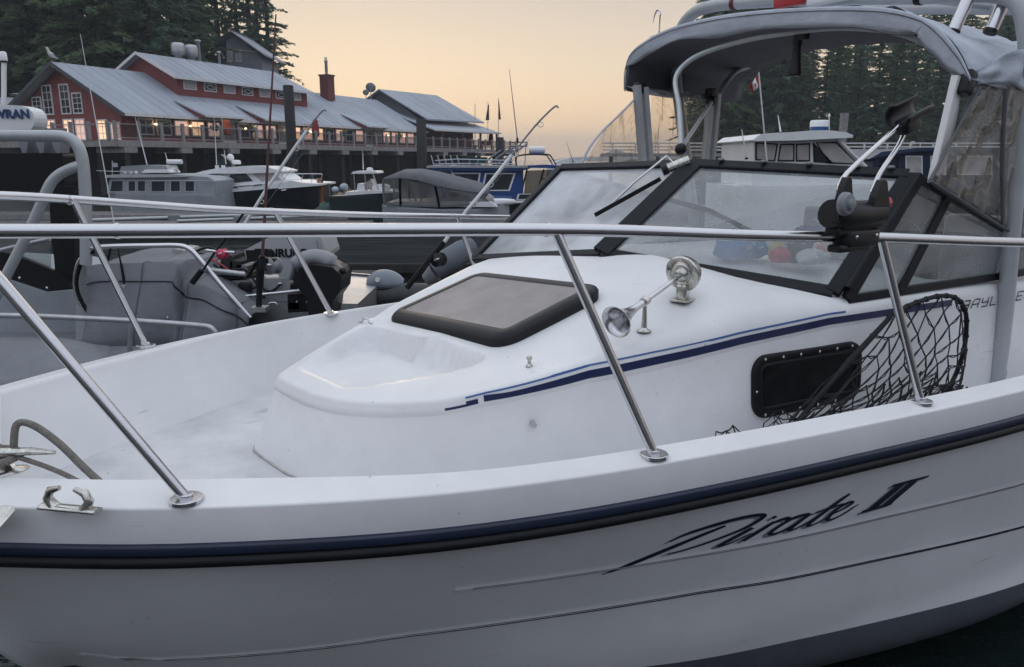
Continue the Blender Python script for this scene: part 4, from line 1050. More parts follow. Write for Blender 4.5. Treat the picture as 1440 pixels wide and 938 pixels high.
def windowpx(S_, poly, y, name='window', fm=None, pm=None, parent=None, fw=.02):
    """framed pane on a near-side wall"""
    a = [S_.p(p[0], p[1], y) for p in poly]
    c = sum(a, Vector()) / len(a)
    o = None
    inn = [c + (v - c) * (1 - fw / max(.05, (v - c).length) * 1.4) for v in a]
    b = MB(); b.loft([[v for v in a], [v + Vector((0, -.012, 0)) for v in a], [v + Vector((0, -.012, 0)) for v in inn], [v for v in inn]], closed=True, smooth=False)
    f = b.build(name, fm or M['trim'], parent or S_.o)
    b = MB(); q = [v + Vector((0, -.006, 0)) for v in inn]; b.add(q, [tuple(range(len(q)))]); b.build('pane', pm or M['pane'], f)
    return f
def tubepx(S_, pts, r, name, m, parent=None, dy=0.0, n=6, smooth=0):
    q = [S_.flat(*p[:2]) + Vector((0, dy, 0)) if dy > 1.6 else S_.p(p[0], p[1], dy) for p in pts]
    if smooth: q = catmull(q, smooth)
    b = MB(); b.tube(q, r, n); return b.build(name, m, parent or S_.o)

# ================================================================== terrain
EZ = R(25); BE = Vector((math.sin(EZ), math.cos(EZ), 0)); BN = Vector((-math.cos(EZ), math.sin(EZ), 0)); BP = Vector((-24.79, 52, 0))
def blw(x, y, z=0): return BP + BE * x + BN * y + Vector((0, 0, z))
def land_z(x, y):
    p = Vector((x, y, 0)) - BP; X = p.dot(BE); Yb = p.dot(BN)
    fade = sstep(62, 38, X)
    z = -1.6 + 3.2 * sstep(2.0, 9, Yb) * fade + 6.5 * sstep(11, 34, Yb) * sstep(50, 20, X) + .06 * max(0, Yb - 30) * sstep(50, 20, X)
    z += .8 * math.sin(x * .21) * math.sin(y * .17) * sstep(8, 20, Yb) * fade
    return z
b = MB(); rows = []
for i in range(44):
    X = -70 + i * 3.4; row = []
    for j in range(30):
        Yb = .5 + (j / 29) ** 1.5 * 120
        w_ = blw(X, Yb); w_.z = land_z(w_.x, w_.y); row.append(w_)
    rows.append(row)
b.loft(rows); b.build('hillside', M['forest'], kind='structure')
# wooded point behind the pier on the right
def land2_z(x, y): return -1.0 + 3.6 * sstep(84, 96, y - .25 * (x - 40)) + 1.4 * math.sin(x * .13) * sstep(90, 110, y) - 6 * sstep(28, 14, x)
b = MB(); rows = []
for i in range(40):
    row = []
    for j in range(22):
        x = 10 + i * 3.2; y = 80 + j * 4.5; row.append(Vector((x, y, land2_z(x, y))))
    rows.append(row)
b.loft(rows); b.build('wooded_point', M['forest'], kind='structure')
# low hills far across the water
def far_hill(x0, x1, y, h, seed, name='far_hills'):
    rr = random.Random(seed); rows = []
    ph = [rr.uniform(0, 6) for _ in range(5)]
    for i in range(61):
        t = i / 60; x = lerp(x0, x1, t)
        e = sstep(0, .12, t) * sstep(1, .85, t)
        zt = h * e * (.62 + .25 * math.sin(t * 7 + ph[0]) + .12 * math.sin(t * 19 + ph[1]) + .05 * math.sin(t * 51 + ph[2]))
        rows.append([Vector((x, y - 60, -1)), Vector((x, y - 30, max(-.5, zt * .45))), Vector((x, y, max(-.5, zt))), Vector((x, y + 60, max(-.6, zt * .8))), Vector((x, y + 200, -1))])
    b = MB(); b.loft(rows); b.build(name, mat('far_forest_' + str(seed), (.045, .05, .06), 1, vary=.3, scale=.02), kind='structure')
far_hill(110, 420, 1100, 17, 4)
far_hill(60, 700, 1400, 16, 9)

# ================================================================== conifers
def conifer(seed, H, spread, dens, low, m, sparse=0.0, size=.42):
    rr = random.Random(seed)
    root = thing('conifer', 'tall conifer', 'tree')
    t = MB(); k = 9
    t.tube([(rr.uniform(-.1, .1) * i / k, rr.uniform(-.1, .1) * i / k, H * i / k - (1.5 if i == 0 else 0)) for i in range(k + 1)], [lerp(H * .016, .03, (i / k) ** .8) for i in range(k + 1)], 7)
    f = MB(); vs = []; fs = []
    nlev = int(H * 2.3 * dens)
    for i in range(nlev):
        u = low + (1 - low) * (i + rr.random()) / nlev
        z = H * u
        if rr.random() < sparse * (1 - abs(u - .6)): continue
        Lb = spread * (1 - u) ** .75 * (.55 + .6 * rr.random()) * (1 if u > low + .12 else .7) + .25
        for q in range(rr.randint(2, 4)):
            a = rr.uniform(0, 2 * math.pi); dr = rr.uniform(.12, .5) * (1 - u * .6); lift = rr.uniform(-.05, .25)
            ca, sa = math.cos(a), math.sin(a)
            if rr.random() < .5: t.tube([(0, 0, z), (ca * Lb * .8, sa * Lb * .8, z + Lb * .8 * (lift - dr * .8))], [.04 * (1.1 - u), .012], 3, caps=False)
            steps = max(3, int(Lb / .27))
            for s_ in range(steps):
                d = Lb * (s_ + .6) / steps
                x, y, zz = ca * d, sa * d, z + d * lift - dr * d * d / Lb
                for w_ in range(3):
                    off = rr.uniform(-.40, .40) * (1.1 - d / Lb * .6)
                    px_, py_ = x - sa * off, y + ca * off; pz = zz - abs(off) * .35 + rr.uniform(-.1, .1)
                    sz = size * rr.uniform(.55, 1.25)
                    da = a + rr.uniform(-.9, .9); ux, uy = math.cos(da), math.sin(da)
                    o = len(vs); tilt = rr.uniform(-.9, .1)
                    vs += [(px_ - ux * sz * .5, py_ - uy * sz * .5, pz + .05), (px_ - uy * sz * .32, py_ + ux * sz * .32, pz + tilt * .18 - .05), (px_ + ux * sz * .75, py_ + uy * sz * .75, pz + tilt * sz * .7), (px_ + uy * sz * .32, py_ - ux * sz * .32, pz + rr.uniform(-.22, .08))]
                    fs.append((o, o + 1, o + 2, o + 3))
    f.add(vs, fs)
    t.build('trunk', M['bark'], root)
    me = bpy.data.meshes.new('crown'); me.from_pydata(f.v, [], f.f); me.materials.append(m)
    o = bpy.data.objects.new('crown', me); COL.objects.link(o); o.parent = root
    return root
protos = [conifer(1, 28, 5.2, 1.35, .04, M['needle'], size=.50), conifer(2, 26, 5.8, 1.3, .03, M['leafy'], size=.54), conifer(3, 30, 4.8, 1.2, .06, M['needle2'], .12, .48),
          conifer(4, 29, 4.4, .95, .12, M['needle2'], .25, .44), conifer(5, 24, 5.0, 1.4, .02, M['needle'], size=.50), conifer(6, 30, 4.0, .9, .16, M['needle2'], .28, .44)]
used = set()
def plant(kind, x, y, z, sc, rz, label, group):
    r = protos[kind]
    if kind in used: r = copy_tree(r)
    used.add(kind)
    r.location = (x, y, z); r.rotation_euler = (0, 0, rz); r.scale = (sc, sc, sc * (1 + .1 * math.sin(x * 3)))
    r['label'] = label; r['group'] = group
G1 = 'conifers on the hillside behind the restaurant'
tr = random.Random(21)
hill = []
for row, (D, pxs) in enumerate(((70, (-60, 10, 55, 100, 145, 190, 232)), (74, (-70, -20, 28, 72, 118, 160, 205, 250)), (84, (-90, -45, 5, 48, 95, 140, 182, 228, 272)), (98, (-60, -10, 40, 90, 135, 185, 235, 285)))):
    for px in pxs:
        hill.append((px + tr.uniform(-9, 9), D + tr.uniform(-3, 3), tr.choice((0, 1, 4, 2, 0, 1)), tr.uniform(.95, 1.18)))
for px, D, kd, sc in ((292, 92, 3, 1.05), (318, 96, 5, 1.15), (345, 100, 3, 1.1), (362, 94, 5, 1.15), (386, 96, 3, 1.0), (300, 103, 2, 1.1), (372, 104, 2, 1.05), (408, 98, 4, .50), (418, 99, 4, .38), (332, 92, 4, .62)):
    hill.append((px, D, kd, sc))
WHERE = ['behind the left gable of the restaurant', 'above the metal roof', 'high on the hillside', 'beside the hill house', 'at the open edge of the wood']
for i, (px, D, kd, sc) in enumerate(hill):
    p = at(px, 200, D); z = max(land_z(p.x, p.y) - .3, .5)
    if px < 120: lab = 'dark green conifer in the dense wood left of and behind the gable'
    elif px < 262: lab = 'dark green conifer in the dense wood above the long metal roof'
    elif px < 350: lab = 'tall thin conifer with sky gaps standing around the grey hill house'
    else: lab = 'conifer at the sunset edge of the hillside wood'
    plant(kd, p.x, p.y, z, sc, tr.uniform(0, 6), lab, G1)
G2 = 'conifers of the wooded point beyond the pier'
RW = ((96, [985 + 27 * i for i in range(19)]), (103, [995 + 29 * i for i in range(18)]), (110, [1000 + 30 * i for i in range(17)]), (120, [990 + 33 * i for i in range(16)]), (132, [1010 + 36 * i for i in range(14)]))
for row, (D, pxs) in enumerate(RW):
    for px in pxs:
        px2 = px + tr.uniform(-8, 8); D2 = D + tr.uniform(-3, 3); p = at(px2, 200, D2)
        kd = tr.choice((3, 5, 3, 2)) if 1120 < px < 1330 and row > 2 else tr.choice((0, 1, 4, 2, 0, 1))
        if 1110 < px < 1340 and (row in (1, 2) and tr.random() < .45 or row > 2 and tr.random() < .5): continue
        if row == 0: kd = tr.choice((4, 1, 4, 0)); sc = tr.uniform(.55, .78) if px > 1100 else tr.uniform(.75, 1.0)
        else: sc = tr.uniform(.9, 1.12) if row > 2 or px < 1120 else tr.uniform(.62, .86)
        lab = 'low dark conifer at the front of the wood behind the pier' if row == 0 else 'tall conifer with sky showing through in the wood behind the pier'
        plant(kd, p.x, p.y, max(.8, land2_z(p.x, p.y) - .3), sc, tr.uniform(0, 6), lab, G2)

# ================================================================== the restaurant
BR = math.atan2(BE.y, BE.x)
def bthing(name, label, cat, x, y, z=0, group=None): return thing(name, label, cat, blw(x, y, z), BR, group)
res = bthing('restaurant', 'long red waterfront restaurant with grey metal roofs and lit windows', 'building', 0, 0)
def rslab(name, poly, m, parent, th=.12, bevel=0):
    b = MB(); b.loft([[Vector(p) for p in poly], [Vector(p) - Vector((0, 0, th)) for p in poly]], closed=True, caps=True, smooth=False)
    return b.build(name, m, parent)
def seams(name, p00, p10, p01, n, parent):
    """standing seams up a roof slope"""
    b = MB(); p00, p10, p01 = map(Vector, (p00, p10, p01))
    for i in range(1, n):
        a = p00.lerp(p10, i / n); c_ = a + (p01 - p00); b.beam(a + Vector((0, 0, .008)), c_ + Vector((0, 0, .008)), .03, .03)
    return b
WZ = 2.9
# walls
b = MB(); b.box((18, .75, (WZ + 4.9) / 2), (36.6, .16, 4.9 - WZ)); b.build('front_wall', M['redwall'], res)
b = MB(); b.prism([(-.02, .5, WZ), (-.02, 12.1, WZ), (-.02, 12.1, 4.85), (-.02, 6.3, 8.15), (-.02, .5, 4.9)], (.2, 0, 0)); b.build('gable_wall', M['redwall'], res)
b = MB(); b.box((18, 12.1, 3.9), (36.6, .16, 2.2)); b.build('back_wall', M['redwall'], res)
EA, RZ = 4.92, 8.32
def mainroof(name, x0, x1):
    o = rslab(name, [(x0, -.25, EA - .08), (x1, -.25, EA - .08), (x1, 6.3, RZ), (x0, 6.3, RZ)], M['roofmetal'], res, .14)
    sb = seams('s', (x0, -.25, EA - .08), (x1, -.25, EA - .08), (x0, 6.3, RZ), int((x1 - x0) / .9), o); sb.build('standing_seams', M['roofmetal'], o)
    rslab(name, [(x0, 12.85, EA - .08), (x1, 12.85, EA - .08), (x1, 6.3, RZ), (x0, 6.3, RZ)], M['roofmetal'], res, .14)
mainroof('roof', -.75, 36.9)
b = MB(); b.beam((-.75, -.28, EA - .14), (36.9, -.28, EA - .14), .05, .20); b.build('eave_fascia', M['trim'], res)
for yy in ((-.25, 6.3), (12.85, 6.3)):
    b = MB(); b.beam((-.78, yy[0], EA - .20), (-.78, yy[1], RZ - .12), .05, .24); b.build('gable_fascia', mat('dark_green_fascia' + str(yy[0]), (.05, .065, .07), .6), res)
# clerestory
CX0, CX1 = 6.7, 21.2
b = MB(); b.prism([(CX0, 3.0, 6.2), (CX0, 9.6, 6.2), (CX0, 9.6, 8.0), (CX0, 6.3, 9.55), (CX0, 3.0, 8.0)], (CX1 - CX0, 0, 0)); cl = b.build('clerestory', M['redwall'], res)
for s_ in (-1, 1):
    y0 = 6.3 + s_ * 3.85
    o = rslab('clerestory_roof', [(CX0 - .6, y0, 7.82), (CX1 + .4, y0, 7.82), (CX1 - .3, 6.3, 9.72), (CX0 - .6, 6.3, 9.72)], M['roofmetal'], res, .13)
    if s_ < 0:
        seams('s', (CX0 - .6, y0, 7.82), (CX1 + .3, y0, 7.82), (CX0 - .6, 6.3, 9.72), 17, o).build('standing_seams', M['roofmetal'], o)
        b = MB(); b.beam((CX0 - .6, y0 - .02, 7.76), (CX1 + .4, y0 - .02, 7.76), .05, .17); b.build('clerestory_fascia', M['trim'], o)
    b = MB(); b.beam((CX0 - .63, y0, 7.76), (CX0 - .63, 6.3, 9.66), .05, .2); b.build('clerestory_fascia', M['trim'], o)
rslab('clerestory_roof', [(CX1 + .4, 2.45, 7.82), (CX1 + 2.6, 6.3, 8.35), (CX1 - .3, 6.3, 9.74), (CX1 + .35, 2.5, 7.86)], M['roofmetal'], res, .1)
def fwin(x0, x1, z0, z1, y, parent, pane, nx=1, nz=1, frame=.07, name='window', axis='x', out=-1):
    """framed window on a wall; axis x: on the long front, axis y: on the gable end"""
    def P(a, d, z): return Vector((a, y + d * out, z)) if axis == 'x' else Vector((y + d * out, a, z))
    b = MB()
    def bar_(a0, a1, c0, c1, d0, d1):
        q = [P(a, d, c_) for d in (d0, d1) for (a, c_) in ((a0, c0), (a1, c0), (a1, c1), (a0, c1))]
        b.add(q, [(0, 1, 2, 3), (4, 5, 6, 7), (0, 1, 5, 4), (2, 3, 7, 6), (0, 3, 7, 4), (1, 2, 6, 5)])
    bar_(x0, x1, z0, z0 + frame, 0, .06); bar_(x0, x1, z1 - frame, z1, 0, .06)
    bar_(x0, x0 + frame, z0 + frame, z1 - frame, 0, .06); bar_(x1 - frame, x1, z0 + frame, z1 - frame, 0, .06)
    for i in range(1, nx): a = lerp(x0, x1, i / nx); bar_(a - .02, a + .02, z0 + frame, z1 - frame, .01, .045)
    for i in range(1, nz): a = lerp(z0, z1, i / nz); bar_(x0 + frame, x1 - frame, a - .02, a + .02, .012, .043)
    o = b.build(name, M['trim'], parent)
    b = MB(); b.quad(P(x0 + frame, .02, z0 + frame), P(x1 - frame, .02, z0 + frame), P(x1 - frame, .02, z1 - frame), P(x0 + frame, .02, z1 - frame)); b.build('pane', pane, o)
    return o
for i in range(7):
    x = 7.2 + i * 1.98
    w_ = fwin(x, x + 1.25, 7.05, 7.68, 3.0, res, M['paleglass'] if i % 2 == 0 else M['pane'], name='clerestory_window')
    if i % 2:
        b = MB(); q = catmull([(x + .25, 2.93, 7.38), (x + .5, 2.93, 7.52), (x + .85, 2.93, 7.45), (x + 1.05, 2.93, 7.30), (x + .75, 2.93, 7.22), (x + .4, 2.93, 7.25)], 4, True); b.tube(q, .035, 5, closed=True); b.build('fish_ornament', M['trim'], w_)
# windows of the gable end
for y0, z0, z1, pm in ((1.1, 3.2, 4.35, 'lit2'), (2.35, 3.2, 4.55, 'lit'), (4.55, 3.2, 4.65, 'lit2'), (5.75, 3.2, 4.65, 'lit'), (7.55, 3.2, 4.65, 'lit'), (8.75, 3.2, 4.65, 'lit2'), (10.6, 3.2, 4.4, 'paleglass'),
                       (4.55, 4.95, 6.35, 'pane'), (5.75, 4.95, 6.95, 'pane'), (7.55, 4.95, 6.95, 'pane'), (8.75, 4.95, 6.2, 'pane')):
    fwin(y0, y0 + 1.0, z0, z1, -.02, res, M[pm], 2 if z1 > 4.7 else 2, 4 if z1 > 4.7 else 3, .09, axis='y')
for y, z in ((2.9, 4.2), (6.3, 4.25), (8.1, 4.2)):
    b = MB(); b.ball((.6, y, z), .10, 6); b.build('bulb', M['bulb'], res)
# front windows and doors
fr = random.Random(5); x = .9
while x < 35.5:
    if abs(x - 8.0) < .9 or abs(x - 13.9) < .9 or abs(x - 26.9) < 1.0:
        o = fwin(x, x + 1.25, 3.15, 4.72, .66, res, M['paleglass'], 2, 3, .14, name='door'); x += 1.55; continue
    fwin(x, x + 1.25, 3.55, 4.66, .66, res, M[fr.choice(['lit', 'lit2', 'lit2', 'lit', 'pane'] if x < 20 else ['lit2', 'pane', 'lit2', 'paleglass'])], fr.choice((1, 2)), fr.choice((1, 2)), .09); x += 1.5
for x in (2.2, 5.2, 10.6, 15.4, 18.3, 23.1, 30.2, 33.4):
    b = MB(); b.ball((x, .45, 4.25), .09, 5); b.build('bulb', M['bulb'], res)
# porch dormers above the doors
for x0, x1 in ((5.2, 9.2), (11.2, 15.0), (24.6, 28.4)):
    o = rslab('porch_roof', [(x0, -1.05, 4.98), (x1, -1.05, 4.98), (x1, 1.9, 6.12), (x0, 1.9, 6.12)], M['roofmetal'], res, .1)
    for xx in (x0 + .1, x1 - .1):
        b = MB(); b.prism([(xx, -.95, 4.90), (xx, -.25, 4.72), (xx, 1.7, 5.85), (xx, 1.7, 5.98)], (.06, 0, 0)); b.build('cheek', M['redwall'], o)
    b = MB(); b.beam((x0, -1.07, 4.93), (x1, -1.07, 4.93), .04, .14); b.build('porch_fascia', M['trim'], o)
# chimney of the long roof
b = MB(); b.box((27.0, 5.2, 8.75), (1.0, 1.0, 2.3)); b.box((27.0, 5.2, 9.92), (1.15, 1.15, .14)); ch = b.build('chimney', mat('red_brick', (.17, .055, .055), .9, vary=.3, scale=6), res)
b = MB(); b.lathe([(.14, 9.95), (.14, 11.2), (.20, 11.22), (.20, 11.3), (.12, 11.3), (.12, 11.6)], Matrix.Translation((27.0, 5.2, 0)), 12); b.build('flue', M['aluraw'], ch)
# ventilators on the clerestory ridge
for x in (10.6, 11.9):
    b = MB(); b.lathe([(.30, 9.5), (.30, 10.0), (.48, 10.05), (.52, 10.3), (.52, 10.75), (.46, 10.95), (.1, 11.0)], Matrix.Translation((x, 6.9, 0)), 16); b.build('ventilator', M['aluraw'], res)
b = MB(); b.lathe([(.17, 9.4), (.17, 11.3), (.26, 11.32), (.26, 11.45), (.05, 11.5)], Matrix.Translation((12.8, 7.0, 0)), 12); b.build('stove_pipe', M['aluraw'], res)
b = MB(); b.lathe([(.13, 9.4), (.13, 10.7), (.2, 10.72), (.2, 10.85), (.05, 10.9)], Matrix.Translation((15.2, 7.2, 0)), 12); b.build('stove_pipe', M['aluraw'], res)
# end pavilion with skirt roof and open porch
pv = bthing('pavilion', 'end pavilion with tall grey roof, skirt roof and open porch at the sunset end', 'building', 37.2, 0)
b = MB(); b.box((7.0, 6.4, 4.4), (11.4, 10.4, 3.2)); b.build('pavilion_wall', M['redwall'], pv)
b = MB(); b.prism([(.9, 1.2, 5.9), (.9, 11.6, 5.9), (.9, 6.3, 9.35)], (11.8, 0, 0)); b.build('gable_wall', mat('pavilion_gable', (.19, .20, .22), .8, vary=.2, scale=3), pv)
o = rslab('upper_roof', [(.2, .15, 6.22), (13.6, .15, 6.42), (12.8, 6.3, 9.72), (.2, 6.3, 9.52)], M['roofmetal'], pv, .16)
seams('s', (.2, .15, 6.22), (13.2, .15, 6.42), (.2, 6.3, 9.52), 14, o).build('standing_seams', M['roofmetal'], o)
rslab('upper_roof', [(.2, 12.4, 6.25), (13.6, 12.4, 6.4), (12.8, 6.3, 9.72), (.2, 6.3, 9.52)], M['roofmetal'], pv, .16)
o = rslab('skirt_roof', [(-1.2, -1.6, 5.0), (14.8, -1.6, 5.1), (13.8, 1.6, 6.25), (-1.2, 4.4, 7.0)], M['roofmetal'], pv, .12)
rslab('skirt_roof', [(14.8, -1.6, 5.1), (17.0, 4.0, 5.35), (13.4, 6.0, 6.3), (13.8, 1.6, 6.25)], M['roofmetal'], pv, .12)
b = MB(); b.beam((-1.2, -1.63, 4.96), (14.8, -1.63, 5.06), .05, .16); b.build('eave_fascia', M['trim'], o)
for x, y in ((1.0, -1.2), (5.5, -1.2), (10.0, -1.2), (14.4, -1.2), (16.2, 3.4)):
    b = MB(); b.box((x, y, 4.0), (.2, .2, 2.2)); b.build('porch_post', M['redwall'], pv)
# dishes
for x, y, z, r, nm in ((36.0, 6.4, 9.5, .55, 'large round satellite dish on the ridge against the yellow sky'), (35.2, 6.5, 8.95, .33, 'small satellite dish below the larger one on the ridge')):
    d = bthing('satellite_dish', nm, 'dish', x, y, z, 'satellite dishes on the ridge')
    q = Matrix.Rotation(R(60), 4, 'Y') @ Matrix.Rotation(R(-25), 4, 'X')
    b = MB(); b.lathe([(.02, 0), (r * .5, r * .08), (r, r * .28), (r, r * .31), (r * .5, r * .12), (.02, .05)], q, 20); b.build('reflector', M['greyplastic'], d)
    b = MB(); b.tube([(0, 0, 0), (0, 0, -1.2)], .04, 6); b.build('mast', M['alu'], d)
    b = MB(); b.tube([(0, 0, 0), q @ Vector((r * .4, 0, r * .9))], .02, 5); b.build('feed_arm', M['alu'], d)

# timber deck over the water
dk = bthing('timber_deck', 'grey timber deck on piles along the front of the red restaurant', 'deck', 0, -2)
DX0, DX1 = -3.0, 56.0
b = MB(); b.box(((DX0 + DX1) / 2, 1.4, 3.06), (DX1 - DX0, 3.0, .10)); b.box((-1.5, 8, 3.055), (3.0, 14, .10)); b.build('planking', M['greywood'], dk)
b = MB(); b.beam((DX0, -.12, 2.88), (DX1, -.12, 2.88), .08, .34); b.beam((DX0 - .02, -.1, 2.88), (DX0 - .02, 14, 2.88), .08, .34); b.build('fascia_beam', M['greywood'], dk)
for i in range(14):
    x = DX0 + .8 + i * 4.35
    b = MB(); b.box((x, 1.0, 2.52), (.9, 2.6, .34)); b.build('pile_cap', M['greywood'], dk)
    for y in (.15, 2.6, 5.4):
        b = MB(); b.tube([(x, y, -1.6), (x, y, 2.4)], .17, 9); b.build('pile', M['darkwood'], dk)
b = MB(); b.box((26, 6.2, 1.0), (60, .2, 3.8)); b.build('under_deck_shade', M['darkwood'], dk)  # dark sheet added for the shade beneath the deck
rl = bthing('deck_railing', 'grey wooden railing with square posts along the restaurant deck', 'railing', 0, -2)
x = DX0; i = 0
while x <= DX1:
    b = MB(); b.box((x, -.03, 3.68), (.20, .16, 1.16)); b.build('post', M['greywood'], rl); x += 1.72; i += 1
b = MB(); b.beam((DX0, -.03, 4.08), (DX1, -.03, 4.08), .05, .06); b.build('top_rail', M['greywood'], rl)
b = MB(); b.beam((DX0, -.03, 3.26), (DX1, -.03, 3.26), .05, .06); b.build('bottom_rail', M['greywood'], rl)
b = MB()
b.quad((DX0, -.01, 3.26), (DX1, -.01, 3.26), (DX1, -.01, 4.06), (DX0, -.01, 4.06)); b.build('wire_mesh', glassy('railing_mesh', (.62, .62, .64), 1, .5, (.07, .07, .075), .35, gloss_gain=.1), rl)
for y in range(8):
    b = MB(); b.box((DX0, 1.7 * y + .6, 3.68), (.16, .2, 1.16)); b.build('post', M['greywood'], rl)
b = MB(); b.beam((DX0, 0, 4.08), (DX0, 13, 4.08), .05, .06); b.build('side_rail', M['greywood'], rl)

# hanging baskets
for x in (2.1, 6.5, 10.2, 16.4, 21.6, 25.6, 30.6):
    f = MB(); rr = random.Random(int(x * 10)); vs = []; fs = []
    for _ in range(140):
        a = rr.uniform(0, 6.28); u = rr.uniform(-1, 1); r_ = .42 * rr.random() ** .4; c_ = Vector((r_ * math.cos(a) * math.sqrt(1 - u * u), r_ * math.sin(a) * math.sqrt(1 - u * u), r_ * u * .7)); o = len(vs); s_ = .10
        vs += [c_ + Vector((rr.uniform(-s_, s_), rr.uniform(-s_, s_), rr.uniform(-s_, s_))) for _ in range(3)]; fs.append((o, o + 1, o + 2))
    f.add(vs, fs)
    hb = bthing('hanging_basket', 'leafy hanging flower basket under the restaurant eave', 'basket', x, -.55, 4.25, 'hanging baskets under the restaurant eave')
    me = bpy.data.meshes.new('leaves'); me.from_pydata(f.v, [], f.f); me.materials.append(M['leafy']); o = bpy.data.objects.new('leaves', me); COL.objects.link(o); o.parent = hb
    b = MB(); b.lathe([(.08, -.3), (.24, -.15), (.28, 0)], None, 10); b.build('pot', M['darkwood'], hb)
    b = MB(); b.tube([(0, 0, 0), (0, .0, .55)], .012, 4); b.build('chain', M['plastic'], hb)
# orange banner, red umbrella
def banner(x, y, z, w_, h_, m, label):
    d = bthing('banner', label, 'banner', x, y, z); b = MB(); rows = []
    for i in range(7): rows.append([Vector((w_ * i / 6, .06 * math.sin(i * 1.3 + j), -h_ * j / 5)) for j in range(6)])
    b.loft(rows); o = b.build('cloth', m, d); s_ = o.modifiers.new('t', 'SOLIDIFY'); s_.thickness = .01
    b = MB(); b.tube([(-.03, 0, .1), (-.03, 0, -h_ - .7)], .025, 6); b.build('staff', M['trim'], d)
banner(6.6, -1.2, 4.75, .75, 1.1, mat('orange_cloth', (.52, .10, .04), .8, vary=.2), 'orange and white banner by the first door of the restaurant')
def parasol(x, y, z, label, m):
    d = bthing('patio_umbrella', label, 'umbrella', x, y, z, 'closed red umbrellas on the deck'); b = MB(); rings = []
    for i, (r_, h_) in enumerate(((.05, 2.2), (.16, 2.05), (.22, 1.6), (.26, 1.0), (.20, .7))):
        rings.append([Vector((r_ * (1 + .25 * math.cos(6 * a)) * math.cos(a), r_ * (1 + .25 * math.cos(6 * a)) * math.sin(a), h_)) for a in [2 * math.pi * k / 24 for k in range(24)]])
    b.loft(rings, closed=True, caps=True); b.build('cloth', m, d)
    b = MB(); b.tube([(0, 0, 0), (0, 0, 2.3)], .03, 6); b.build('pole', M['trim'], d)
redcloth = mat('red_cloth', (.30, .03, .04), .8, vary=.3)
parasol(17.2, -1.0, 3.1, 'closed red umbrella behind the dark piling on the restaurant deck', redcloth)
parasol(52.0, -.2, 3.1, 'closed red umbrella on the sunset end of the pavilion porch', mat('brick_red_cloth', (.20, .035, .03), .8, vary=.3))
for x, lab in ((44.0, 'red wooden bench on the pavilion porch nearest the dark wall'), (48.5, 'red wooden bench on the pavilion porch below the closed umbrella')):
    d = bthing('porch_bench', lab, 'bench', x, -1.4, 3.1, 'red benches on the porch')
    b = MB(); b.box((0, 0, .42), (3.2, .45, .06)); b.build('seat', redcloth, d)
    b = MB(); b.box((0, .22, .75), (3.2, .05, .45)); b.build('backrest', redcloth, d)
    for sx in (-1.4, 1.4):
        b = MB(); b.box((sx, 0, .2), (.08, .4, .4)); b.build('leg', redcloth, d)
# gull on the gable peak
gl = bthing('gull', 'white gull standing on the left gable peak of the restaurant', 'bird', -.6, 6.3, 8.36)
b = MB(); sk = [((.42, .0, .18), .02), ((.28, .0, .26), .08), ((.10, .0, .33), .15), ((-.08, .0, .43), .16), ((-.17, .0, .56), .09), ((-.20, .0, .68), .075), ((-.24, 0, .76), .085), ((-.30, 0, .79), .06), ((-.36, 0, .80), .02)]
b.tube([p for p, r in sk], [r for p, r in sk], 12); g1 = b.build('body', M['white'], gl)
b = MB(); b.tube([(-.33, 0, .795), (-.42, 0, .80), (-.46, 0, .775)], [.028, .02, .006], 8); b.build('beak', M['orange'], gl)
for s_ in (-1, 1):
    b = MB(); b.tube([(-.08, s_ * .13, .46), (.12, s_ * .15, .36), (.46, s_ * .06, .2)], [.06, .07, .015], 8, flat=.4); b.build('wing', M['greyplastic'], gl)
    b = MB(); b.tube([(.02, s_ * .05, .28), (.02, s_ * .05, .0), (-.06, s_ * .05, .0)], .014, 5); b.build('leg', M['orange'], gl)

# house on the hill
hs_ = Spot('hill_house', 'grey house with a gable roof among the trees above the restaurant', 'house', 345, 110, 86)
def hp(px, py, dy=0): return hs_.flat(px, py, dy)
prismpx(hs_, [(318, 125), (372, 125), (366, 80), (331, 48), (318, 58)], 0, 6, 'wall', mat('grey_siding', (.20, .22, .26), .8, vary=.2, scale=2))
b = MB(); b.loft([[hp(327, 46, -.6), hp(327, 43.5, -.6)], [hp(376, 80, -.6), hp(376, 77.5, -.6)], [hp(376, 80, 6.5), hp(376, 77.5, 6.5)], [hp(327, 46, 6.5), hp(327, 43.5, 6.5)]], closed=False, smooth=False)
b.quad(hp(327, 43.5, -.6), hp(376, 77.5, -.6), hp(376, 77.5, 6.5), hp(327, 43.5, 6.5)); b.quad(hp(330, 43.5, -.6), hp(304, 57, -.6), hp(304, 57, 6.5), hp(330, 43.5, 6.5)); b.quad(hp(330, 46, -.6), hp(304, 60, -.6), hp(304, 60, 6.5), hp(330, 46, 6.5))
b.build('roof', M['roofmetal'], hs_.o)
b = MB(); b.beam(hp(329, 45.5, -.64), hp(376, 79, -.64), .06, .22, (0, 1, 0)); b.beam(hp(320, 69, -.05), hp(362, 73, -.05), .06, .18, (0, 1, 0)); b.build('trim_board', M['trim'], hs_.o)
for x0, x1 in ((320, 327), (331, 335), (336, 340)):
    windowpx(hs_, [(x0, 87), (x1, 87), (x1, 71), (x0, 71)], -.02, fw=.09, pm=M['paleglass'])
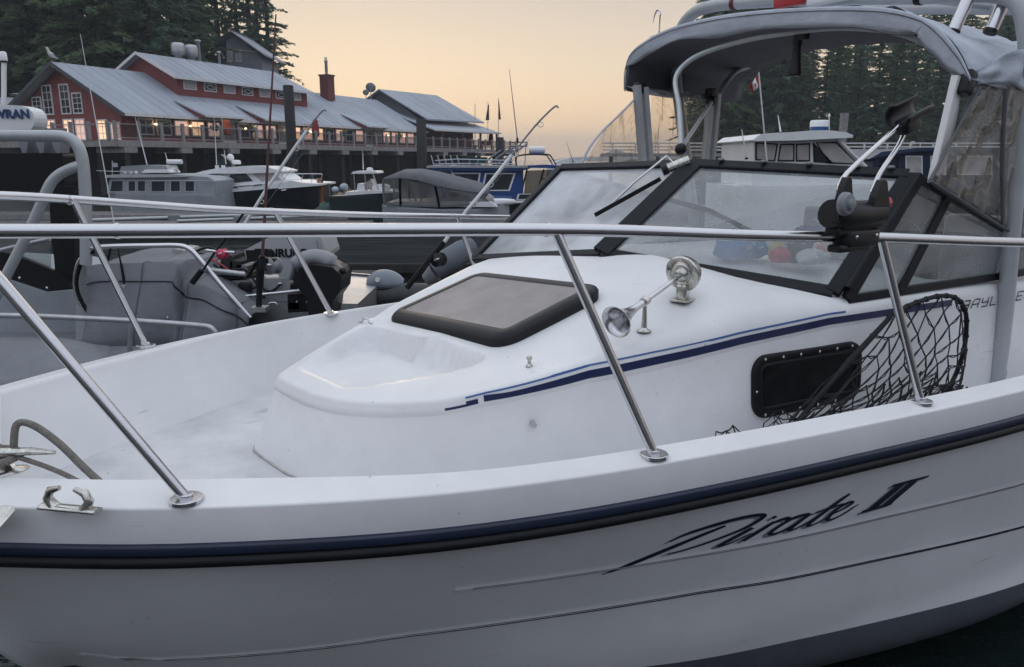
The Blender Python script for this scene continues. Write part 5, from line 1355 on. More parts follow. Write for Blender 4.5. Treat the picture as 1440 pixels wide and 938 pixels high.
# shed by the left edge
sh_ = Spot('shed', 'small dark shed with a pale metal roof left of the restaurant gable', 'shed', 28, 150, 62)
prismpx(sh_, [(14, 160), (44, 160), (44, 132), (14, 132)], 0, 3, 'wall', M['darkwood'])
b = MB(); f_ = sh_.flat; b.quad(f_(9, 122.5, 3.4), f_(40, 125, 3.4), f_(46, 134, -.3), f_(18, 132.5, -.3)); b.quad(f_(9, 124.5, 3.4), f_(40, 127, 3.4), f_(46, 136, -.3), f_(18, 134.5, -.3)); b.build('roof', M['roofmetal'], sh_.o)
sh2 = Spot('low_shed', 'low shed roof at the left edge beside the white lamp post', 'shed', 5, 160, 58)
prismpx(sh2, [(-60, 165), (26, 165), (26, 152), (-60, 150)], 0, 4, 'wall', M['darkwood'])
b = MB(); f_ = sh2.flat; b.quad(f_(-70, 130, 4), f_(6, 132, 4), f_(36, 147, -.3), f_(-70, 149, -.3)); b.quad(f_(-70, 132, 4), f_(6, 134, 4), f_(36, 149.5, -.3), f_(-70, 151.5, -.3)); b.build('roof', M['roofmetal'], sh2.o)

# flags and pilings
for px, y0, y1, fl, lab in ((668, 146, 190, 0, 'thin flagpole close to the pavilion roof'), (686, 143, 192, 1, 'dark pennant on the middle pole past the pavilion'), (701, 138, 195, 2, 'dark narrow flag on the pole farthest from the pavilion')):
    s_ = Spot('flag', lab, 'flag', px, y1, 97, 'flags at the end of the pavilion')
    tubepx(s_, [(px, y0), (px, y1 + 14)], .035, 'pole', M['greyplastic'])
    if fl:
        b = MB(); rows = []
        for i in range(6):
            t = i / 5; rows.append([s_.flat(px + k * (3.2 if fl == 2 else 5) * (.3 + .7 * t) - (3 if fl == 1 else 0) * t, y0 + 4 + t * (26 if fl == 2 else 22), .12 * math.sin(k * 3 + i)) for k in (0, .5, 1)])
        b.loft(rows); o = b.build('cloth', mat('dark_flag' + str(fl), (.05, .025, .03), .9), s_.o); m_ = o.modifiers.new('t', 'SOLIDIFY'); m_.thickness = .02
def piling(px, ytop, D, r, label, cap=False, zt=None):
    s_ = Spot('mooring_piling', label, 'piling', px, ytop, D, 'mooring pilings', z=-1.5)
    t_ = at(px, ytop, D) - s_.base
    b = MB(); b.tube([(0, 0, 0), Vector((t_.x * .0, 0, t_.z * .5)), Vector((0, 0, t_.z - .03)), Vector((0, 0, t_.z))], [r * 1.05, r, r * .97, r * .85], 14); b.build('shaft', M['pile'], s_.o)
    b = MB(); b.tube([(0, 0, 1.35), (0, 0, 1.5)], r * 1.18, 14); b.build('hoop', M['darkwood'], s_.o)
piling(405, 120, 41, .27, 'tall dark piling in front of the long restaurant roof')
piling(592, 167, 60, .38, 'dark piling where the pavilion meets the long roof')
piling(703, 193, 60, .30, 'short dark piling against the sunset right of the pavilion')
piling(74, 205, 36, .22, 'dark piling behind the tube frame of the grey workboat')
s_ = Spot('orange_post', 'rusty orange post standing beside the white cruiser bow', 'post', 450, 285, 31, z=-.6)
tubepx(s_, [(450, 254), (450, 310)], .13, 'shaft', M['orange'], n=10)
tubepx(s_, [(447.5, 254), (452.5, 254)], .09, 'crosspiece', M['orange'], n=8)

# ================================================================== floating docks
def dock(name, x0, x1, y0, y1, label, rz=0, top=.14):
    c_ = Vector(((x0 + x1) / 2, (y0 + y1) / 2, WATER_Z)); d = thing(name, label, 'dock', c_, rz)
    w_, h_ = x1 - x0, y1 - y0
    b = MB(); b.box((0, 0, .30 + top / 2), (w_, h_, .10)); b.build('planking', M['concrete'], d)
    b = MB(); b.box((0, 0, .10), (w_ - .2, h_ - .2, .55)); b.build('float', M['darkwood'], d)
    for s_ in (-1, 1):
        b = MB(); b.beam((-w_ / 2, s_ * (h_ / 2 + .03), .36), (w_ / 2, s_ * (h_ / 2 + .03), .36), .06, .16); b.build('edge_board', M['greywood'] if w_ < 5 or h_ < 3 else M['darkwood'], d)
    return d
dock('floating_dock', -26, -5.5, 26.0, 27.6, 'floating dock with pale edge in front of the grey cabin boat')
dock('floating_dock', -24, -4.2, 22.2, 23.4, 'nearer floating dock finger behind the bow rail')
dock('floating_dock', -3.2, 12, 30, 31.6, 'floating dock beneath the blue boat', 0)
M['water_streaks'] = mat('dark_water_reflections', (.008, .009, .011), .75, col2=(.05, .053, .058), scale=2.0, stretch=(.35, 7, 1), bump=.5, bscale=3, spec=0)  # pale streaks on dark: water reflections put into the colour
ld = dock('dark_water_float', -5.6, .2, 13.6, 20.2, 'added dark float standing in for streaked water between the marina boats and the black outboard', 0, .10)  # added float in place of dark rippled water
for o in ld.children:
    if o.name.startswith('planking'): o.data.materials[0] = M['water_streaks']
dock('floating_dock', -4.1, -.8, 9.9, 10.9, 'small float with pale edge behind the grey inflatable', .08, .10)

# pier on the right
pr = Spot('pier', 'grey timber pier with rails in front of the wood seen through the canopy', 'pier', 1150, 215, 84, z=WATER_Z)
z0 = 2.55
b = MB(); b.box((8, 0, z0 + .3 - .15), (62, 2.4, .32)); b.build('pier_deck', M['greywood'], pr.o)
for i in range(26):
    b = MB(); b.box((-22 + i * 2.4, -1.1, z0 + .85), (.16, .14, 1.1)); b.build('post', M['trim'], pr.o)
for dz in (.65, .98, 1.34):
    b = MB(); b.beam((-23, -1.18, z0 + dz), (39, -1.18, z0 + dz), .05, .14); b.build('rail', M['trim'], pr.o)
for i in range(13):
    b = MB(); b.tube([(-22 + i * 5, 0, -1.2), (-22 + i * 5, 0, z0)], .22, 8); b.build('pile', M['darkwood'], pr.o)
s_ = Spot('pier_post', 'square weathered post standing above the white cabin boat roof', 'post', 1185, 190, 60, z=-1)
b = MB(); t_ = at(1185, 159, 60) - s_.base; b.box((0, 0, t_.z / 2), (.46, .46, t_.z)); b.box((0, 0, t_.z - .5), (.52, .52, .12)); b.build('shaft', M['greywood'], s_.o)
M['cover'] = mat('dark_grey_boat_cover', (.19, .20, .22), .85, vary=.25, scale=3, bump=.7, bscale=6, bdist=.03)
# ================================================================== boats across the water
def text(S_, s, px, py, size, m, parent=None, dy=0.0, rot=0, name='lettering', off=.0, extr=.002):
    cu = bpy.data.curves.new(name, 'FONT'); cu.body = s; cu.size = size; cu.extrude = extr; cu.offset = off
    t0 = bpy.data.objects.new(name, cu); COL.objects.link(t0); bpy.context.view_layer.update()
    me = bpy.data.meshes.new_from_object(t0.evaluated_get(bpy.context.evaluated_depsgraph_get())); bpy.data.objects.remove(t0); bpy.data.curves.remove(cu)
    o = bpy.data.objects.new(name, me); COL.objects.link(o); o.parent = parent or S_.o; me.materials.clear(); me.materials.append(m)
    o.location = S_.p(px, py, dy); o.rotation_euler = (R(90), 0, rot); return o
def whip(px0, y0, px1, y1, D, r, label, m, cat='antenna', name='whip_antenna'):
    s_ = Spot(name, label, cat, px0, y0, D)
    q = [s_.flat(px0, y0), s_.flat(lerp(px0, px1, .5), lerp(y0, y1, .5)), s_.flat(px1, y1)]
    b = MB(); b.tube(q, [r, r * .75, r * .4], 7); b.build('rod', m, s_.o)
    b = MB(); b.tube([q[0], q[0].lerp(q[2], .06)], r * 1.8, 8); b.build('ferrule', M['plastic'], s_.o); return s_

# ---- grey cabin boat
g_ = Spot('cabin_boat', 'grey cabin boat with a row of dark windows moored below the restaurant deck', 'boat', 220, 305, 28, z=WATER_Z)
sidehull(g_, [(134, 268, .25), (146, 269, .8), (165, 271, 1.15), (230, 273, 1.25), (300, 274, 1.2)], mat_=M['boatgrey'])
prismpx(g_, [(150, 272), (302, 274), (302, 254), (292, 249), (262, 247), (158, 249), (154, 252)], .25, 2.25, 'cabin', M['boatgrey'], bevel=.03)
prismpx(g_, [(147, 250), (262, 249), (262, 246.5), (240, 245), (150, 246)], .1, 2.4, 'roof', M['alu'], bevel=.02)
for a, c_ in ((154, 174), (180, 191), (193, 205), (212, 233), (238.5, 254), (260, 274)):
    windowpx(g_, [(a, 270), (c_, 270), (c_, 253.5), (a + (2 if a < 160 else 0), 253.5)], .245, fm=M['alu'], fw=.03)
prismpx(g_, [(168, 245), (232, 245), (228, 233), (200, 232), (170, 234)], .6, 1.9, 'roof_raft', M['greyplastic'], bevel=.06)
prismpx(g_, [(198, 243), (240, 243), (236, 238.5), (204, 238.5)], .3, 1.2, 'roof_box', M['boatwhite'], bevel=.03)
tubepx(g_, [(236, 244), (236, 232)], .07, 'mast', M['boatwhite'], dy=1.0, n=10)
b = MB(); c_ = g_.p(245.5, 227.5, 1.0); b.tube([c_ - Vector((.27, 0, 0)), c_ + Vector((.27, 0, 0))], .085, 14); b.build('radar', M['boatwhite'], g_.o)
b = MB(); c_ = g_.p(244, 239, .9); b.ball(c_, (.16, .16, .12), 8); b.build('searchlight', M['aluraw'], g_.o)
tubepx(g_, [(158, 246), (158, 226)], .02, 'light_mast', M['alu'], dy=.8); b = MB(); b.box(g_.p(162, 232, .8), (.12, .12, .14)); b.build('mast_box', M['alu'], g_.o)
tubepx(g_, [(136, 240), (158, 241), (188, 241)], .014, 'roof_rail', M['alu'], dy=.2); tubepx(g_, [(205, 254.5), (306, 254.5)], .012, 'grab_rail', M['alu'], dy=.1)
for x in (208, 240, 274, 304): tubepx(g_, [(x, 254.5), (x, 272)], .011, 'rail_post', M['alu'], dy=.1)
for x in (170, 178, 186): b = MB(); b.ball(g_.flat(x, 243) + Vector((0, .3, 0)), .06, 6); b.build('deck_light', M['trim'], g_.o)
whip(208, 236, 190, 165, 28.8, .022, 'tall white whip antenna on the roof of the grey cabin boat', M['boatwhite'])
whip(236, 228, 232, 214, 29.0, .02, 'stubby white antenna beside the radar of the grey cabin boat', M['boatwhite'])
# ---- white cruiser
w_ = Spot('cabin_cruiser', 'white cabin cruiser with a black hull and domed radar moored by the dark piling', 'boat', 370, 300, 30, z=WATER_Z)
sidehull(w_, [(298, 272, 1.25), (340, 269, 1.4), (385, 265, 1.4), (420, 262, 1.1), (440, 260.5, .6), (451, 260, .08)], mat_=M['navyhull'], bottom=.75)
prismpx(w_, [(299, 273), (302, 263), (318, 262), (330, 264), (385, 258), (410, 254), (426, 257), (450, 258.5), (450, 261), (420, 263.5), (340, 270)], .05, 2.75, 'topsides', M['boatwhite'])
prismpx(w_, [(304, 264), (309, 243), (345, 241), (386, 239), (410, 257), (370, 259)], .35, 2.45, 'cabin', M['boatwhite'], bevel=.04)
prismpx(w_, [(262, 247), (283, 241), (303, 237), (340, 233.5), (372, 234), (395, 240), (394, 242.5), (345, 244), (300, 244), (268, 249)], .2, 2.6, 'hardtop', M['boatwhite'], bevel=.03)
for poly in ([(306, 259), (310, 246), (315, 245), (309, 258)], [(317.5, 258.5), (323, 245), (347, 243), (357, 255)], [(367, 256), (398, 254), (386, 243), (352, 243)], [(308, 267), (317, 266.5), (317, 264), (308, 264.5)], [(326, 265), (336, 264.5), (336, 262), (327, 262)], [(354, 262), (370, 260.5), (370, 258.5), (356, 260)]):
    windowpx(w_, poly, .345 if poly[0][1] < 262 else .04, fm=M['boatwhite'], pm=M['paleglass'] if poly[0][0] == 367 else M['pane'], fw=.02)
b = MB(); b.ball(w_.p(324, 222, 1.2), (.14, .14, .16), 10); b.build('satellite_dome', M['boatwhite'], w_.o)
b = MB(); b.lathe([(.17, 0), (.19, .03), (.19, .12), (.14, .16), (.02, .17)], Matrix.Translation(w_.p(332, 231, 1.2)), 14); b.build('radar', M['boatwhite'], w_.o)
prismpx(w_, [(306, 236), (326, 234), (324, 229), (310, 217), (307, 217)], 1.0, 1.4, 'radar_arch', M['navyhull'])
for x in (297, 306): b = MB(); b.box(w_.flat(x, 235) + Vector((0, .6, 0)), (.12, .1, .12)); b.build('horn', M['trim'], w_.o)
tubepx(w_, [(388, 245), (420, 244.5), (446, 244.5), (453, 246), (449, 259)], .016, 'bow_rail', M['steel'], dy=.5, smooth=4)
tubepx(w_, [(390, 253), (447, 252)], .012, 'bow_rail', M['steel'], dy=.5)
for a, c_ in ((426, 422), (441, 437)): tubepx(w_, [(a, 245), (c_, 260)], .012, 'rail_post', M['steel'], dy=.5)
for x in (270, 289): tubepx(w_, [(x, 247), (x, 271)], .02, 'hardtop_post', M['trim'], dy=.3)
tubepx(w_, [(264, 254), (306, 254)], .014, 'stern_rail', M['steel'], dy=.25)
prismpx(w_, [(276, 273), (302, 273), (302, 262), (278, 264)], .4, 2.2, 'cockpit_side', M['boatwhite'])
b = MB(); c_ = w_.p(396, 268, .02); b.tube([c_, c_ + Vector((.2, -.05, .02))], .03, 8); b.build('anchor', M['steel'], w_.o)
whip(305, 236, 301, 165, 30.6, .018, 'thin white aerial at the aft end of the white cruiser hardtop', M['boatwhite'])
whip(318, 232, 315, 210, 30.8, .02, 'short white aerial beside the dome of the white cruiser', M['boatwhite'])
# ---- small centre console with outboards
c2 = Spot('centre_console_boat', 'small white fishing boat with a hard T top behind the orange post', 'boat', 500, 300, 26, z=WATER_Z)
sidehull(c2, [(462, 276, .8), (500, 275, .85), (530, 274, .75), (548, 272, .35), (556, 271, .05)], mat_=mat('dark_teal_hull', (.02, .035, .04), .4), bottom=.75)
prismpx(c2, [(484, 275), (556, 270.5), (548, 268), (520, 268), (486, 270)], .05, 1.6, 'topsides', M['boatwhite'])
prismpx(c2, [(493, 244.5), (531, 244), (529, 240.5), (497, 241)], .2, 1.5, 't_top', M['boatwhite'], bevel=.02)
b = MB(); b.lathe([(.10, 0), (.11, .02), (.11, .09), (.05, .12)], Matrix.Translation(c2.p(520, 240.5, .8)), 12); b.build('radar', M['boatwhite'], c2.o)
for a, c_ in ((498, 499), (513, 516), (524, 534)):
    for dy in (.3, 1.3): tubepx(c2, [(a, 244), (c_, 272)], .02, 'top_post', M['steel'], dy=dy)
prismpx(c2, [(501, 273), (514, 273), (512, 258), (503, 258)], .5, 1.1, 'console', M['boatwhite'], bevel=.02)
prismpx(c2, [(514, 258), (524, 272), (531, 272), (521, 252)], .5, 1.1, 'windshield', M['paleglass'])
prismpx(c2, [(522, 273), (543, 273), (545, 262), (538, 259), (524, 260)], .3, 1.0, 'wrapped_gear', M['trim'], bevel=.05)
for px, py, r in ((465, 268, .13), (477.5, 264, .15)):
    b = MB(); b.ball(c2.flat(px, py) + Vector((0, .7, 0)), (r, r * .9, r * .85), 8); b.build('bagged_outboard', mat('pale_blue_bag', (.42, .48, .56), .5, vary=.2), c2.o)
whip(511, 240, 510, 212, 26.6, .018, 'thin aerial on the T top of the small fishing boat', M['boatwhite'])
s_ = Spot('tarpaulin_heap', 'heap of green tarpaulin and netting beside the orange post', 'tarpaulin', 464, 288, 27, z=.1)
b = MB(); rr = random.Random(4); rings = []
for i in range(9):
    th = math.pi * i / 8 ; rings.append([Vector((math.sin(th) * math.cos(a) * .55 * rr.uniform(.8, 1.2), math.sin(th) * math.sin(a) * .5 * rr.uniform(.8, 1.2), max(-.1, -math.cos(th) * .42 * rr.uniform(.7, 1.15)))) for a in [2 * math.pi * k / 14 for k in range(14)]])
b.loft(rings, closed=True, caps=True); b.build('cloth', M['greencloth'], s_.o)

# ---- grey-tented sports boat
t_ = Spot('tented_boat', 'small boat under a charcoal canvas tent with clear windows', 'boat', 630, 310, 21.5, z=WATER_Z)
sidehull(t_, [(536, 288, .9), (560, 291, 1.0), (620, 294, 1.05), (670, 294, .95), (700, 291, .55), (716, 287, .06)], mat_=M['boatgrey'], bottom=.8)
prismpx(t_, [(540, 291), (700, 291), (690, 284), (640, 283), (545, 284)], .12, 1.95, 'topsides', M['boatwhite'], bevel=.03)
def arch(pts, w=1.9, n=9):
    return [[t_.flat(px, py) + Vector((0, y0, 0)) for px, py, y0 in pts]]
# tent: cross ribs from aft (left) to forward (right); each rib near foot -> shoulder -> crown -> far
ribs = []
for px, yf, ysh, ycr, ins in ((538, 252, 250, 249, .05), (562, 251, 242, 238.5, .05), (586, 254, 243, 238, .04), (612, 262, 249, 242.5, .03), (642, 268, 257, 250, .05), (672, 272, 265, 258, .18), (686, 274, 270, 266, .35)):
    A_ = t_.flat(px, yf) + Vector((0, ins, 0)); Bq = t_.flat(px + 1, ysh) + Vector((0, ins + .18, 0)); Cq = t_.flat(px + 2, ycr); Cq.y = 1.0; Dq = Vector((Bq.x, 2.0 - Bq.y, Bq.z)); Eq = Vector((A_.x, 2.0 - A_.y, A_.z))
    ribs.append(catmull([A_, Bq, Cq, Dq, Eq], 4))
sheet(ribs, 'tent_top', M['canvas_dk'], t_.o, .01)
for k, (i0, i1) in enumerate(((0, 1), (1, 3), (3, 5))):
    feet0 = [(540, 288), (563, 291), (0, 0), (618, 292), (0, 0), (690, 288)]
    for side_ in (0, -1):
        a0 = ribs[i0][side_]; a1 = ribs[i1][side_]; f0 = t_.flat(*feet0[i0]); f1 = t_.flat(*feet0[i1]); f0.y = a0.y; f1.y = a1.y
        b = MB(); b.quad(a0, a1, f1, f0); b.build('clear_window', glassy('tent_window' + str(k) + str(side_), (.55, .55, .55), 1, .2, (.30, .30, .31), .28), t_.o)
        b = MB(); b.beam(a0, f0, .03, .06); b.beam(a1, f1, .03, .06); b.beam(f0 + Vector((0, 0, .03)), f1 + Vector((0, 0, .03)), .03, .05); b.build('window_border', M['canvas_dk'], t_.o)
tubepx(t_, [(578, 268), (590, 291)], .016, 'tent_strut', M['plastic'], dy=.5); tubepx(t_, [(604, 268), (582, 292)], .016, 'tent_strut', M['plastic'], dy=.6)
sheet([[t_.p(688, 272, .35), t_.p(676, 286, .25)], [t_.p(694, 276, .9), t_.p(696, 287, .8)], [t_.p(688, 272, 1.6), t_.p(676, 286, 1.7)]], 'windscreen', M['paleglass'], t_.o, .01)
b = MB(); b.lathe([(.30, -.02), (.34, .0), (.34, .10), (.30, .12), (.16, .14), (.02, .12)], Matrix.Translation(t_.p(700, 286, 1.0)) @ Matrix.Diagonal((1.5, .8, 1, 1)), 20); b.build('bow_cover', M['boatwhite'], t_.o)
# ---- blue cabin boat
u_ = Spot('blue_cabin_boat', 'bright blue cabin boat with rod racks and silver rails on its roof', 'boat', 700, 310, 25, z=WATER_Z)
sidehull(u_, [(615, 268, 1.0), (640, 272, 1.2), (700, 283, 1.3), (760, 284, 1.3), (830, 282, 1.25)], mat_=M['navyhull'], bottom=.85)
prismpx(u_, [(604, 262), (625, 284), (740, 288), (840, 286), (840, 283), (800, 281), (736, 281), (736, 238), (640, 238), (622, 244)], .18, 2.5, 'cabin', M['bluepaint'], bevel=.02)
prismpx(u_, [(598, 236), (612, 239.5), (735, 240), (748, 236), (790, 237), (794, 233.5), (770, 231.5), (735, 233), (600, 233)], .0, 2.7, 'roof', M['bluepaint'], bevel=.03)
b = MB(); b.beam(u_.p(600, 234.5, -.02), u_.p(742, 234.5, -.02), .04, .07); b.build('gutter', M['aluraw'], u_.o)
for poly in ([(634, 270), (672, 270), (676, 243), (634, 243)], [(677, 268.5), (717, 268.5), (725, 243.5), (682, 243.5)], [(726, 281), (748, 281), (752, 272.5), (728, 272.5)]):
    windowpx(u_, poly, .17, fm=M['boatwhite'], fw=.045)
prismpx(u_, [(736, 281), (790, 281), (794, 238), (740, 240)], .3, .34, 'cockpit_screen', glassy('cockpit_screen', (.5, .5, .5), 1, .1, (.2, .2, .2), .3))
for a, c_ in ((741, 731), (765, 752), (792, 790)): tubepx(u_, [(a, 238), (c_, 281)], .028, 'cockpit_post', M['navyhull'], dy=.28)
tubepx(u_, [(760, 252), (790, 250)], .02, 'cockpit_rail', M['navyhull'], dy=.3)
b = MB(); b.lathe([(.11, 0), (.12, .02), (.12, .5), (.10, .52)], Matrix.Translation(u_.p(744, 211, 1.0)) @ Matrix.Rotation(R(90), 4, 'Y'), 14); b.build('radar', M['boatwhite'], u_.o)
for dy in (.3, 2.2):
    tubepx(u_, [(726, 233), (729, 219), (768, 217), (776, 222), (782, 232)], .022, 'roof_hoop', M['darkwood'], dy=dy, smooth=4)
    tubepx(u_, [(612, 226), (640, 224), (720, 226)], .018, 'roof_rail', M['aluraw'], dy=dy); tubepx(u_, [(610, 231), (690, 230), (728, 231)], .015, 'roof_rail', M['aluraw'], dy=dy)
for x in range(606, 650, 9): tubepx(u_, [(x + 4, 232), (x, 218)], .022, 'rod_holder', M['aluraw'], dy=.5)
for x in (660, 672, 684, 697, 710): tubepx(u_, [(x, 232), (x, 225)], .014, 'rail_post', M['aluraw'], dy=.3)
for a, c_ in (((680, 229), (705, 211)), ((690, 229), (716, 210)), ((700, 230), (742, 202)), ((712, 228), (722, 205))): tubepx(u_, [a, c_], .03, 'ladder_rail', M['greyplastic'], dy=1.2)
tubepx(u_, [(715, 200), (742, 200)], .022, 'rod_rack', M['greywood'], dy=.4); tubepx(u_, [(715, 205.5), (742, 205.5)], .022, 'rod_rack', M['greywood'], dy=.4)
for x in (718, 728, 740): tubepx(u_, [(x, 199), (x - 2, 232)], .014, 'rack_post', M['greyplastic'], dy=.5)
prismpx(u_, [(662, 231), (686, 231), (684, 221), (664, 221)], .8, 1.6, 'roof_crate', M['greencloth'])
tubepx(u_, [(648, 262), (633, 236.5), (640, 233), (652, 238)], .02, 'side_handle', M['boatwhite'], dy=.1, smooth=3)
tubepx(u_, [(688, 285.5), (740, 284), (770, 283)], .05, 'fender_rail', M['trim'], dy=-.03)
for poly in ([(688, 279.5), (699, 280), (702, 275), (690, 274.5)], [(700, 281), (718, 281.5), (720, 276), (703, 275)]): windowpx(u_, poly, .172, 'faded_decal', fm=mat('faded_decal', (.16, .24, .42), .5), pm=mat('faded_decal_in', (.10, .17, .36), .5), fw=.01)
whip(728, 200, 716, 97, 22.8, .018, 'very thin dark whip antenna standing over the blue boat against the sky', M['greyplastic'])
# white roofed launch far right of the blue boat
s_ = Spot('far_boat', 'pale roof of a far boat seen against the sunset left of the canopy', 'boat', 795, 240, 60, z=WATER_Z)
sidehull(s_, [(770, 232, .6), (780, 233, 1.1), (830, 233, 1.1)], mat_=M['boatwhite']); prismpx(s_, [(772, 232), (828, 232), (815, 226), (800, 222.5), (788, 225)], .1, 2, 'cabin', M['boatwhite'], bevel=.05)
whip(806, 228, 796, 198, 60, .03, 'thin aerial leaning over the far boat in the sunset', M['greyplastic'])

# ---- white cabin boat seen over the windscreen
v_ = Spot('white_cabin_boat', 'white cabin boat with blue and white radar seen between windscreen and canopy', 'boat', 1130, 250, 11.5, z=WATER_Z)
sidehull(v_, [(1040, 262, .9), (1120, 262, 1.1), (1230, 258, 1.0), (1290, 252, .5), (1310, 250, .06)], mat_=M['boatwhite'])
prismpx(v_, [(1058, 262), (1240, 262), (1216, 232), (1180, 192), (1064, 194), (1060, 200)], .22, 2.0, 'cabin', M['boatwhite'], bevel=.02)
rf = [(1058, 197), (1070, 188.5), (1085, 187), (1110, 186), (1140, 183.5), (1165, 183), (1190, 186), (1200, 190), (1199, 193.5), (1170, 195), (1120, 197.5), (1062, 198.5)]
prismpx(v_, rf, .05, 2.1, 'roof', M['boatwhite'], bevel=.02)
for poly, pm in (([(1062, 225), (1090, 227), (1094, 202), (1062, 200)], 'paleglass'), ([(1093, 227), (1117, 227), (1117, 202), (1097, 202)], 'paleglass'), ([(1119, 227), (1139, 227), (1139, 201), (1119, 202)], 'paleglass'), ([(1144, 228), (1172, 230), (1143, 200)], 'pane'), ([(1163, 230), (1207, 231), (1176, 199), (1147, 200)], 'paleglass')):
    windowpx(v_, poly, .215, fm=M['black'], pm=M[pm], fw=.02)
b = MB(); b.beam(v_.p(1178, 196, .2), v_.p(1218, 234, .2), .03, .05, (0, 1, 0)); b.build('windscreen_pillar', M['boatwhite'], v_.o)
b = MB(); b.lathe([(.13, 0), (.14, .02), (.145, .05), (.14, .055)], Matrix.Translation(v_.p(1152, 183.5, 1)), 20); b.build('radar_base', M['bluepaint'], v_.o)
b = MB(); b.lathe([(.142, .055), (.145, .07), (.145, .13), (.13, .155), (.02, .16)], Matrix.Translation(v_.p(1152, 183.5, 1)), 20); b.build('radar_dome', M['boatwhite'], v_.o)
tubepx(v_, [(1166, 184), (1166, 164)], .008, 'light_mast', M['trim'], dy=.9); b = MB(); b.ball(v_.p(1166, 162.5, .9), (.02, .02, .03), 6); b.build('anchor_light', M['boatwhite'], v_.o)
whip(1098, 187, 1094, 162, 12.4, .014, 'short white aerial on the roof of the white cabin boat', M['boatwhite'])
whip(1050, 224, 1043, 182, 11.8, .014, 'short white aerial left of the flagpole behind the windscreen', M['boatwhite'])
f_ = Spot('ensign', 'small red and white maple leaf flag on a leaning white staff', 'flag', 1076, 230, 11.4)
tubepx(f_, [(1079, 232), (1067, 102)], .011, 'staff', M['trim'], n=8); b = MB(); b.ball(f_.flat(1067, 101), .014, 6); b.build('finial', M['trim'], f_.o)
def flagpt(u, v):   # u from hoist to fly, v down
    a = f_.flat(1066.3, 103).lerp(f_.flat(1068.3, 118), v); e = f_.flat(1054, 119).lerp(f_.flat(1058, 130), v)
    return a.lerp(e, u) + Vector((0, .03 * math.sin(u * 7 + v * 2), -.02 * math.sin(u * 3.1)))
for nm, u0, u1, m_ in (('red_bar', 0, .25, M['red']), ('white_field', .25, .75, M['boatwhite']), ('red_bar', .75, 1, M['red'])):
    sheet([[flagpt(lerp(u0, u1, i / 4), j / 5) for j in range(6)] for i in range(5)], nm, m_, f_.o, .003)
b = MB(); lf = [(0, .5), (.08, .25), (.22, .32), (.16, 0), (.34, .08), (.42, -.12), (.12, -.34), (.02, -.3), (0, -.55), (-.02, -.3), (-.12, -.34), (-.42, -.12), (-.34, .08), (-.16, 0), (-.22, .32), (-.08, .25)]
for sd_ in (-.006, .006): b.add([flagpt(.5 + x * .30, .5 - y * .55) + Vector((0, sd_, 0)) for x, y in lf], [tuple(range(16))])
b.build('maple_leaf', M['red'], f_.o)
# ---- dark blue boat behind the corner of the windscreen
k_ = Spot('navy_cabin_boat', 'dark navy cabin boat with pale windows behind the windscreen corner', 'boat', 1280, 270, 13, z=WATER_Z)
sidehull(k_, [(1215, 262, .7), (1260, 264, 1.1), (1420, 264, 1.1)], mat_=M['navyhull'])
prismpx(k_, [(1222, 266), (1420, 266), (1420, 212), (1340, 209), (1290, 210), (1250, 214), (1228, 224)], .2, 2.0, 'cabin', mat('navy_paint', (.016, .026, .06), .3, vary=.2), bevel=.03)
prismpx(k_, [(1222, 224), (1240, 213.5), (1290, 208), (1350, 206.5), (1425, 209), (1425, 212), (1350, 211), (1290, 213), (1245, 219)], .1, 2.1, 'roof', mat('navy_roof', (.02, .035, .08), .3), bevel=.02)
for a, c_ in ((1273, 1297), (1308, 1330), (1345, 1395)): windowpx(k_, [(a, 246), (c_, 246), (c_, 219), (a, 219)], .195, fm=M['trim'], pm=M['paleglass'], fw=.02)
windowpx(k_, [(1232, 240), (1262, 240), (1264, 221), (1240, 224)], .195, fm=M['black'], fw=.02)
tubepx(k_, [(1294, 208), (1294, 200)], .01, 'horn_post', M['trim'], dy=.5)

# ================================================================== grey workboat just beyond the bow
wb = Spot('workboat', 'grey aluminium workboat with a tube frame and canvas console beyond the bow', 'boat', 120, 600, 5.2, z=WATER_Z)
P = wb.flat
# hull: side towards us
b = MB()
def wz(px, py, y): q = at(px, py, y) - wb.base; return q
sh = [(-4.2, 4.1), (-3.0, 4.05), (-2.2, 4.15), (-1.6, 4.45), (-1.15, 5.0), (-1.0, 5.6)]
far = [(-4.2, 6.6), (-3.0, 6.6), (-2.2, 6.5), (-1.6, 6.3), (-1.15, 6.0), (-1.0, 5.7)]
def W_(x, y, z): return Vector((x, y, z)) - wb.base
zt = .74
rings = []
for (x, y), (x2, y2) in zip(sh, far):
    my = (y + y2) / 2
    rings.append([W_(x, y + .08, zt), W_(x, y, zt), W_(x, y + .02, zt - .06), W_(x, lerp(y, my, .15), -.5), W_(x, lerp(y2, my, .15), -.5), W_(x, y2 - .02, zt - .06), W_(x, y2, zt), W_(x, y2 - .08, zt)])
b.loft(rings, smooth=False); b.add(rings[0], [tuple(range(8))]); b.add(rings[-1], [tuple(range(8))]); b.build('hull', M['boatgrey'], wb.o)
b = MB(); b.loft([[r[0] + Vector((0, 0, -.03)), r[-1] + Vector((0, 0, -.03))] for r in rings], smooth=False); b.build('deck', M['cover'], wb.o)
b = MB(); rows = []
for i in range(9):
    row = []
    for j in range(7):
        px = lerp(-30, 152, i / 8); py = lerp(470, 545, j / 6) + (18 if False else 0) * i
        q = at(px, lerp(478, 548, j / 6) - 6 * math.sin(j / 6 * 3.1) * (1 - i / 8), lerp(4.35, 3.75, j / 6)) - wb.base
        q.z += -.05 * sstep(.6, 1, i / 8) ; row.append(q)
    rows.append(row)
sheet(rows, 'foredeck_cushion', M['cover'], wb.o, .03)
